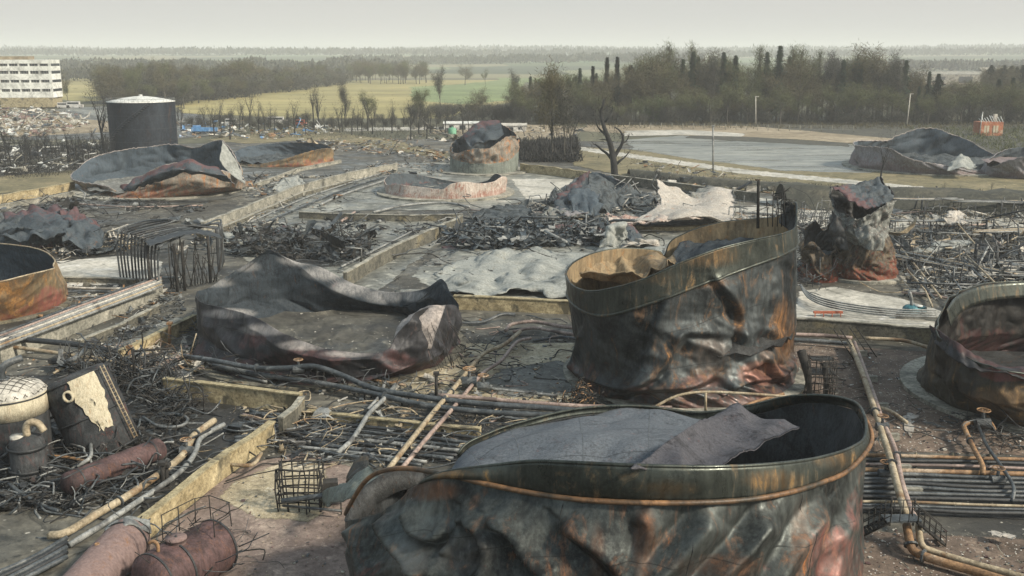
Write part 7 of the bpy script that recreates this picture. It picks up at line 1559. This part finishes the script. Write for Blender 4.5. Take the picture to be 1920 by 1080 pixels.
def valve(x, y, z, lb, r_=.3):
    p = G(x, y, z); t = thing('valve', lb, 'valve', G(x, y)); mb = MB(); mb.tube([p-Vector((r_*1.6,0,0)), p+Vector((r_*1.6,0,0))], r_*1.15, 10, smooth=False); mb.tube([p, p+Vector((0,0,r_*3))], r_*.4, 6); mb.build('valve_body', MAT['pipe_dark'], t)
    mb = MB(); q = p+Vector((0,0,r_*3)); mb.tube([q+Vector((math.cos(a)*r_*1.4, math.sin(a)*r_*1.4, 0)) for a in np.linspace(0, 6.2832*11/12, 12)], r_*.16, 5, closed=True)
    for k in range(4): mb.tube([q, q+Vector((math.cos(k*1.571)*r_*1.4, math.sin(k*1.571)*r_*1.4, 0))], r_*.12, 4)
    mb.build('hand_wheel', MAT['pipe_rust'], t)
valve(880,716,.9,'dark valve block where the two crossing pipes meet the soot patch',.42); valve(906,724,.8,'rusty valve beside the dark valve block on the crossing pipes',.34); valve(1654,800,1.1,'valve on the tan pipe coming down the brown gravel'); valve(1842,793,1.2,'valve at the top of the orange elbow pipe',.36)
valve(560,692,2.0,'valve at the crest of the humped grey pipe'); valve(1660,888,.5,'valve on the rusty pipe in the right-hand trench'); valve(1870,900,.5,'valve on the rusty pipe near the slanting pipe at the right'); valve(350,845,1.0,'valve at the kink of the long cream pipe')
# undergrowth burnt black
def thicket(label, poly, n, h, mat, seed, w_=.05):
    r = random.Random(seed); mb = MB(); xs = [p[0] for p in poly]; ys = [p[1] for p in poly]; k = 0
    while k < n:
        x, y = r.uniform(min(xs), max(xs)), r.uniform(min(ys), max(ys))
        if not inpoly(x, y, poly): continue
        k += 1; g = G(x, y); hh = h*(.5+.7*abs(noise.noise(Vector((g.x*.15, g.y*.08, seed)))))
        for _ in range(6):
            p = g+Vector((r.gauss(0,.6), r.gauss(0,.6), hh*r.random()*.6)); d = Vector((r.gauss(0,.5), r.gauss(0,.5), 1)).normalized()*hh*r.uniform(.3,.6); s_ = Vector((r.gauss(0,1), r.gauss(0,1), 0)).normalized()*w_*hh*.5
            mb.add([p-s_, p+s_, p+d], [(0,1,2)])
    o = mb.build('undergrowth', MAT[mat], None, G(sum(xs)/len(xs), sum(ys)/len(ys))); tag(o, label, kind='stuff')
thicket('black burnt undergrowth right behind the hooded tank', [(972,275),(1080,268),(1085,305),(975,305)], 1400, 4.6, 'bark_burnt', 1, .14)
thicket('burnt scrub along the bank before the lagoon', [(1180,322),(1480,345),(1960,372),(1960,390),(1480,362),(1180,338)], 1300, 1.8, 'bark_burnt', 2, .08)
thicket('burnt scrub along the far left fence line', [(-30,285),(240,268),(190,300),(130,330),(-30,340)], 1400, 3.0, 'bark_burnt', 3, .07)
thicket('dead brown scrub between the depot and the fields', [(330,232),(960,230),(960,246),(760,262),(440,258)], 2400, 2.2, 'twig_grey', 4, .07)
thicket('brown scrub along the clay strip at the foot of the tree belt', [(1080,226),(1960,234),(1960,246),(1080,240)], 1500, 3.0, 'twig_brown', 5, .1)
thicket('scrub on the slope right of the lagoon', [(1690,240),(1960,244),(1960,300),(1880,290)], 900, 3.0, 'twig_olive', 6, .1)
# ================================================================== burnt trees inside the depot
burnt = [(432,262,186,'burnt','burnt tree standing between the blue wreck and the white van'),(648,238,158,'burnt','lone thin burnt tree before the middle of the yellow field'),(690,246,172,'burnt','crooked burnt tree before the right half of the yellow field'),(735,250,190,'burnt','low burnt tree left of the leaning burnt trunk'),(1070,300,196,'burnt','burnt stem just right of the twin-stemmed bare tree'),(88,300,225,'burnt','burnt tree with bare limbs in front of the pale rubble heap'),(195,282,150,'burnt','straight burnt trunk left of the upright tank'),
 (48,322,238,'burnt','forked burnt tree at the far left behind the grass verge'),(132,305,252,'burnt_twisted','leaning burnt stump with branches left of the splayed tank'),(12,300,215,'burnt','thin burnt tree at the very left edge'),
 (468,238,165,'burnt','burnt tree with a wide fork in front of the yellow field'),(588,238,150,'burnt','left stem of the twin burnt trees in front of the yellow field'),(599,238,152,'burnt','right stem of the twin burnt trees in front of the yellow field'),
 (402,258,188,'burnt','blackened trunk beside the blue wreck'),(415,252,196,'burnt','slim burnt pole tree right of the blue wreck'),(508,240,185,'burnt','small burnt tree between the forked tree and the twin stems'),(1040,300,210,'burnt','black stems beside the big bare tree behind the undergrowth'),
 (1650,345,242,'burnt','slim burnt sapling in front of the far right tank'),(1232,366,300,'burnt','thin burnt sapling at the peak of the white sheets'),(770,262,190,'burnt','leaning burnt trunk left of the hooded tank'),(800,262,205,'burnt','slanting burnt branch left of the hooded tank'),
 (60,410,372,'burnt','tiny burnt shrub stem in front of the grass verge'),(335,232,178,'burnt','burnt tree just right of the upright tank'),(1190,380,318,'burnt','small black sapling beside the collapsed ribbed tank')]
for i, (x, y, tp_, kd, lb) in enumerate(burnt): plant_px(kd, x, y, tp_, 'burnt_tree', lb, variant=i % 7)
c = G(1152, 330); t = thing('burnt_tree', 'thick black twisted tree right of the hooded tank', 'tree', c); mb = MB(); tw = MB(); rt = random.Random(4); tips = []
for pts, r0, r1 in [([(1153,332),(1151,305),(1148,286),(1144,268),(1137,250),(1131,232),(1127,212),(1131,196),(1133,186)],.95,.22),([(1150,296),(1158,284),(1166,270),(1168,256),(1162,245),(1152,238)],.55,.14),([(1148,300),(1138,288),(1128,281),(1118,272),(1112,270)],.42,.1),([(1139,255),(1128,246),(1120,236),(1117,222)],.35,.09),
  ([(1131,232),(1140,222),(1147,210),(1149,198)],.3,.08),([(1153,310),(1164,300),(1172,294),(1180,284)],.4,.09),([(1129,218),(1122,206),(1120,196)],.22,.06),([(1166,270),(1176,262),(1180,250)],.25,.07),([(1144,268),(1136,262),(1124,262)],.25,.07)]:
    q = smooth_path([PY(x, y, c.y+rt.uniform(-.8,.8)) for x, y in pts], 4); n = len(q); mb.tube(q, [r0+(r1-r0)*i/(n-1) for i in range(n)], 7)
    tips += [(q[-1], (q[-1]-q[-2]).normalized(), 2), (q[n//2], (q[-1]-q[-2]).normalized(), 2), (q[3*n//4], (q[-1]-q[-2]).normalized(), 2)]
twigs(tw, rt, tips, 260, 2.6, .06, .4); mb.build('trunk', MAT['bark_burnt'], t); tw.build('twigs', MAT['bark_burnt'], t)
o = plant_px('oak', 1036, 300, 116, 'bare_tree', 'tall bare tree with a full crown and twin stems right of the hooded tank', variant=7); o.scale.x *= .62; o.scale.y *= .62
o = plant_px('tallbare', 1058, 302, 150, 'bare_tree', 'slimmer bare tree pressed against the tall twin-stemmed one', variant=3)
for i in range(34):
    x = 5+i*6.5+rp.uniform(-5,5); plant_px('burnt', x, 292+rp.uniform(-10,28), 252+rp.uniform(-22,14), 'burnt_sapling', 'small burnt sapling along the fence line at the far left', variant=i % 5, group='burnt saplings at the far left')
for i in range(44):
    x = 345+i*12.5+rp.uniform(-5,5); plant_px('burnt', x, 244+rp.uniform(-6,10), 196+rp.uniform(-22,16), 'burnt_sapling', 'thin burnt sapling in the scrub before the yellow field', variant=i % 5, group='burnt saplings before the field')
for i in range(16):
    x = 1380+i*36+rp.uniform(-12,12); plant_px('burnt', x, 366+rp.uniform(-4,16), 346+rp.uniform(-10,6), 'burnt_sapling', 'small burnt sapling along the bank before the lagoon', variant=i % 5, group='burnt saplings on the bank')
# ================================================================== buildings and vehicles far off
def obox(mb, c, ax, ay, sx, sy, z0, z1, m=0):
    V = [c+ax*x*sx/2+ay*y*sy/2+Vector((0,0,z)) for z in (z0, z1) for x, y in ((-1,-1),(1,-1),(1,1),(-1,1))]
    mb.add(V, [(0,3,2,1),(4,5,6,7),(0,1,5,4),(1,2,6,5),(2,3,7,6),(3,0,4,7)], m)
def office():
    c = G(45, 204); Y = c.y; right = PY(96, 204, Y).x; top = PY(50, 112, Y).z; ax = Vector((1, 0.10, 0)).normalized(); ay = Vector((-ax.y, ax.x, 0))
    W, D = 62.0, 16.0; c = Vector((right-W/2, Y+D/2, 0)); t = thing('office_block', 'white flat-roofed office block with dark window bands at the far left', 'building', c)
    s = top/23.0; mb = MB(); fl = []
    z = 5.2*s; obox(mb, c, ax, ay, W, D-1.2, z, top-1.5*s)
    mb.build('core', MAT['glass_dark'], t)
    mb = MB(); obox(mb, c+ax*(W*.26), ax, ay, W*.46, D, 0.6*s, 5.2*s); mb.build('ground_floor', MAT['conc_ochre2'], t)
    mb = MB(); obox(mb, c-ax*(W*.25), ax, ay, W*.4, D*.8, 0, 5.2*s); mb.build('undercroft', MAT['glass_dark'], t)
    bands = [(5.2,8.0),(9.3,12.3),(13.6,16.4),(17.8,20.0),(21.2,23)]
    for a, b in bands:
        mb = MB(); obox(mb, c, ax, ay, W+.02, D, a*s, b*s); mb.build('spandrel_band', MAT['office_white'], t)
    for (a, b), (a2, b2) in zip(bands[:-1], bands[1:]):
        mb = MB()
        for k in range(12): obox(mb, c+ax*(-W/2+1+k*(W-2)/11), ax, ay, .9, D-.3, b*s, a2*s)
        for e in (-1, 1): obox(mb, c+ax*(e*(W/2-.4)), ax, ay, .7, D-.1, b*s, a2*s)
        mb.build('window_piers', MAT['office_white'], t)
        mb = MB()
        for k in range(40): obox(mb, c+ax*(-W/2+1+k*(W-2)/39), ax, ay, .14, D-.9, b*s, a2*s)
        mb.build('mullions', MAT['conc_grey'], t)
    mb = MB(); obox(mb, c-ax*4, ax, ay, W*.72, D*.6, 23*s, 24.6*s); mb.build('roof_plant', MAT['g_tan'], t)
    mb = MB(); obox(mb, c-ax*(W*.32)-ay*(D*.5+3), ax, ay, W*.3, 6, 3*s, 6*s); obox(mb, c-ax*(W*.32)-ay*(D*.5+3), ax, ay, W*.3, 6, 7.5*s, 10*s); mb.build('entrance_wing', MAT['office_white'], t)
    mb = MB(); obox(mb, c-ax*(W*.32)-ay*(D*.5+3), ax, ay, W*.29, 5.6, 0, 9*s); mb.build('entrance_glazing', MAT['glass_dark'], t)
office()
def van(px, py, label, mat='paint_white', L=5.2, H=2.4, name='parked_van', cat='van', rot=0.0, group=None):
    c = G(px, py); t = thing(name, label, cat, c, group); ax = Vector((math.cos(rot), math.sin(rot), 0)); ay = Vector((-ax.y, ax.x, 0))
    mb = MB(); obox(mb, c, ax, ay, L, 2.0, .45, H*.55); obox(mb, c-ax*L*.08, ax, ay, L*.78, 1.9, H*.55, H); mb.build('body', MAT[mat], t)
    mb = MB(); obox(mb, c-ax*L*.08, ax, ay, L*.7, 1.94, H*.62, H*.88); mb.build('windows', MAT['glass_dark'], t)
    for sx in (-.32, .32):
        for sy in (-1, 1):
            mb = MB(); p = c+ax*L*sx+ay*sy*.95+Vector((0,0,.38)); mb.tube([p-ay*.12, p+ay*.12], .38, 12, smooth=False); mb.build('wheel', MAT['wood_char'], t)
van(120, 203, 'white van parked right of the office block, the left of two', L=7, H=3.2); van(141, 203, 'white van parked right of the office block, the right of two', L=9, H=3.8)
van(436, 236, 'small white van beyond the blue wreck', L=6, H=3); van(520, 232, 'white vehicle far off before the yellow field, middle of the car park', L=9, H=3)
van(565, 236, 'small orange vehicle in the scrub before the yellow field', 'paint_red', L=4.5, H=2.6, name='parked_car', cat='car')
van(300, 228, 'pale car at the far right end of the car park by the upright tank', L=5, H=2.0, name='parked_car', cat='car')
c = G(385, 252); t = thing('blue_trailer', 'long low blue wreck of a trailer right of the upright tank', 'trailer', c)
mb = MB(); mb.box(c+Vector((0,0,1.9)), (9.5,3,1.6), .15); noise_verts(mb, .4, .4); mb.build('body', MAT['paint_blue'], t)
mb = MB(); mb.box(c+Vector((-3,-.2,3.0)), (3,2.4,.9), .3); mb.build('torn_cover', MAT['paint_blue'], t)
mb = MB(); mb.box(c+Vector((0,0,.9)), (9,2.2,.3), .15); mb.build('chassis', MAT['pipe_black'], t)
for s_ in (-3.2,-2,2.6,3.8):
    mb = MB(); mb.tube([c+Vector((s_,-1.4,.6)), c+Vector((s_,-1.0,.6))], .6, 12); mb.build('wheel', MAT['wood_char'], t)
def shed(px, py, W, D, H, rh, label, wallm, roofm, name='shed', rot=0.0, cat='building'):
    c = G(px, py); t = thing(name, label, cat, c); ax = Vector((math.cos(rot), math.sin(rot), 0)); ay = Vector((-ax.y, ax.x, 0))
    mb = MB(); obox(mb, c, ax, ay, W, D, 0, H); mb.build('wall', MAT[wallm], t)
    mb = MB(); V = [c+ax*x*(W/2+.4)+ay*y*(D/2+.4)+Vector((0,0,z)) for x, y, z in ((-1,-1,H),(1,-1,H),(1,1,H),(-1,1,H),(-1,0,H+rh),(1,0,H+rh))]
    mb.add(V, [(0,1,5,4),(3,4,5,2),(0,4,3),(1,2,5),(0,3,2,1)]); mb.v = [(x, y, z+.01) for x, y, z in mb.v]; mb.build('roof', MAT[roofm], t)
    mb = MB(); obox(mb, c-ay*(D/2+.02), ax, ay, W*.16, .08, 0, H*.75); mb.build('door', MAT['glass_dark'], t)
    for k in (-.3, .3):
        mb = MB(); obox(mb, c+ax*W*k-ay*(D/2+.02), ax, ay, W*.12, .08, H*.4, H*.75); mb.build('window', MAT['glass_dark'], t)
    return t
shed(868, 243, 15, 6, 2.6, .8, 'long low white cabin left behind the hooded tank', 'paint_white', 'roof_white', 'site_cabin')
shed(958, 247, 12, 6, 2.6, .8, 'low white cabin right behind the hooded tank', 'paint_white', 'conc_pale', 'site_cabin')
shed(1068, 214, 8, 5, 3, 1, 'tiny pale hut right of the tall bare tree', 'paint_white', 'roof_white', 'hut')
shed(1180, 204, 12, 5, 3, 1, 'faint grey hut at the foot of the tree belt under the twin cypresses', 'conc_pale', 'conc_pale', 'hut')
c = G(848, 252); t = thing('green_drum', 'small pale green storage drum beside the left white cabin', 'drum', c); simple('paint_green', (0.10,0.30,0.18), (0.2,0.45,0.3), .5, .6)
mb = MB(); mb.lathe(c, [(1.6,0),(1.6,2),(1.2,2.5),(.02,2.6)], 20); mb.build('barrel', MAT['paint_green'], t); mb = MB(); mb.lathe(c+Vector((0,0,2.6)), [(.4,0),(.4,.3),(.02,.35)], 12); mb.build('lid', MAT['paint_green'], t)
t = shed(1795, 155, 90, 40, 9, 3, 'long grey barn beyond the ploughed field on the right', 'conc_grey', 'conc_grey', 'barn')
t = shed(1862, 151, 34, 24, 9, 6, 'white-walled farmhouse with a grey roof beyond the ploughed field', 'paint_white', 'conc_grey', 'farmhouse')
# brick house ruin
c = G(1851, 254); t = thing('brick_house', 'small orange brick house with broken white roof timbers at the far right', 'house', c); simple('brick', (0.32,0.11,0.055), (0.48,0.20,0.11), .6, .9, c3=(0.5,0.35,0.25))
mb = MB(); mb.box(c+Vector((0,0,2.6)), (8.5,6,5.2), .05); mb.build('wall', MAT['brick'], t)
for s_ in (-1.9, 1.5):
    mb = MB(); mb.box(c+Vector((s_,-3.03,2.6)), (1.9,.2,2.6), .05); w_ = mb.build('window', MAT['vessel_cream'], t)
    mb = MB(); mb.box(c+Vector((s_,-3.15,2.6)), (.15,.1,2.6), .05); mb.build('frame', MAT['brick'], w_)
mb = MB()
for k in range(9):
    x = -4+k; mb.tube([c+Vector((x,-3,5.2)), c+Vector((x+rp.uniform(-.4,.4), rp.uniform(-.5,.5), 6.2+rp.random()*1.8))], .16, 4)
mb.tube([c+Vector((-4.3,-3,0)), c+Vector((-4,-3.1,9))], .2, 5); mb.build('roof_timbers', MAT['roof_white'], t)
mb = MB(); mb.box(c+Vector((2.5,.5,6.5)), (1.2,1.2,3)); mb.build('chimney', MAT['conc_pale'], t)
# fence posts round the lagoon
for i in range(22):
    x = 1180+i*20; y = 241+i*.35; p = G(x, y); mb = MB(); mb.tube([p, p+Vector((0,0,2.6))], .12, 5); o = mb.build('fence_post', MAT['conc_grey'], None, p); tag(o, 'thin fence post on the far side of the lagoon', 'fence post', 'fence posts beyond the lagoon')
c = G(1400, 240); mb = MB(); a, b = G(1180,241), G(1600,248.4)
for h in (1.0, 2.0, 2.5): mb.tube([a+Vector((0,0,h)), b+Vector((0,0,h))], .03, 3)
tag(mb.build('fence_wire', MAT['pipe_grey'], None, c), 'wires strung between the fence posts beyond the lagoon', 'fence')
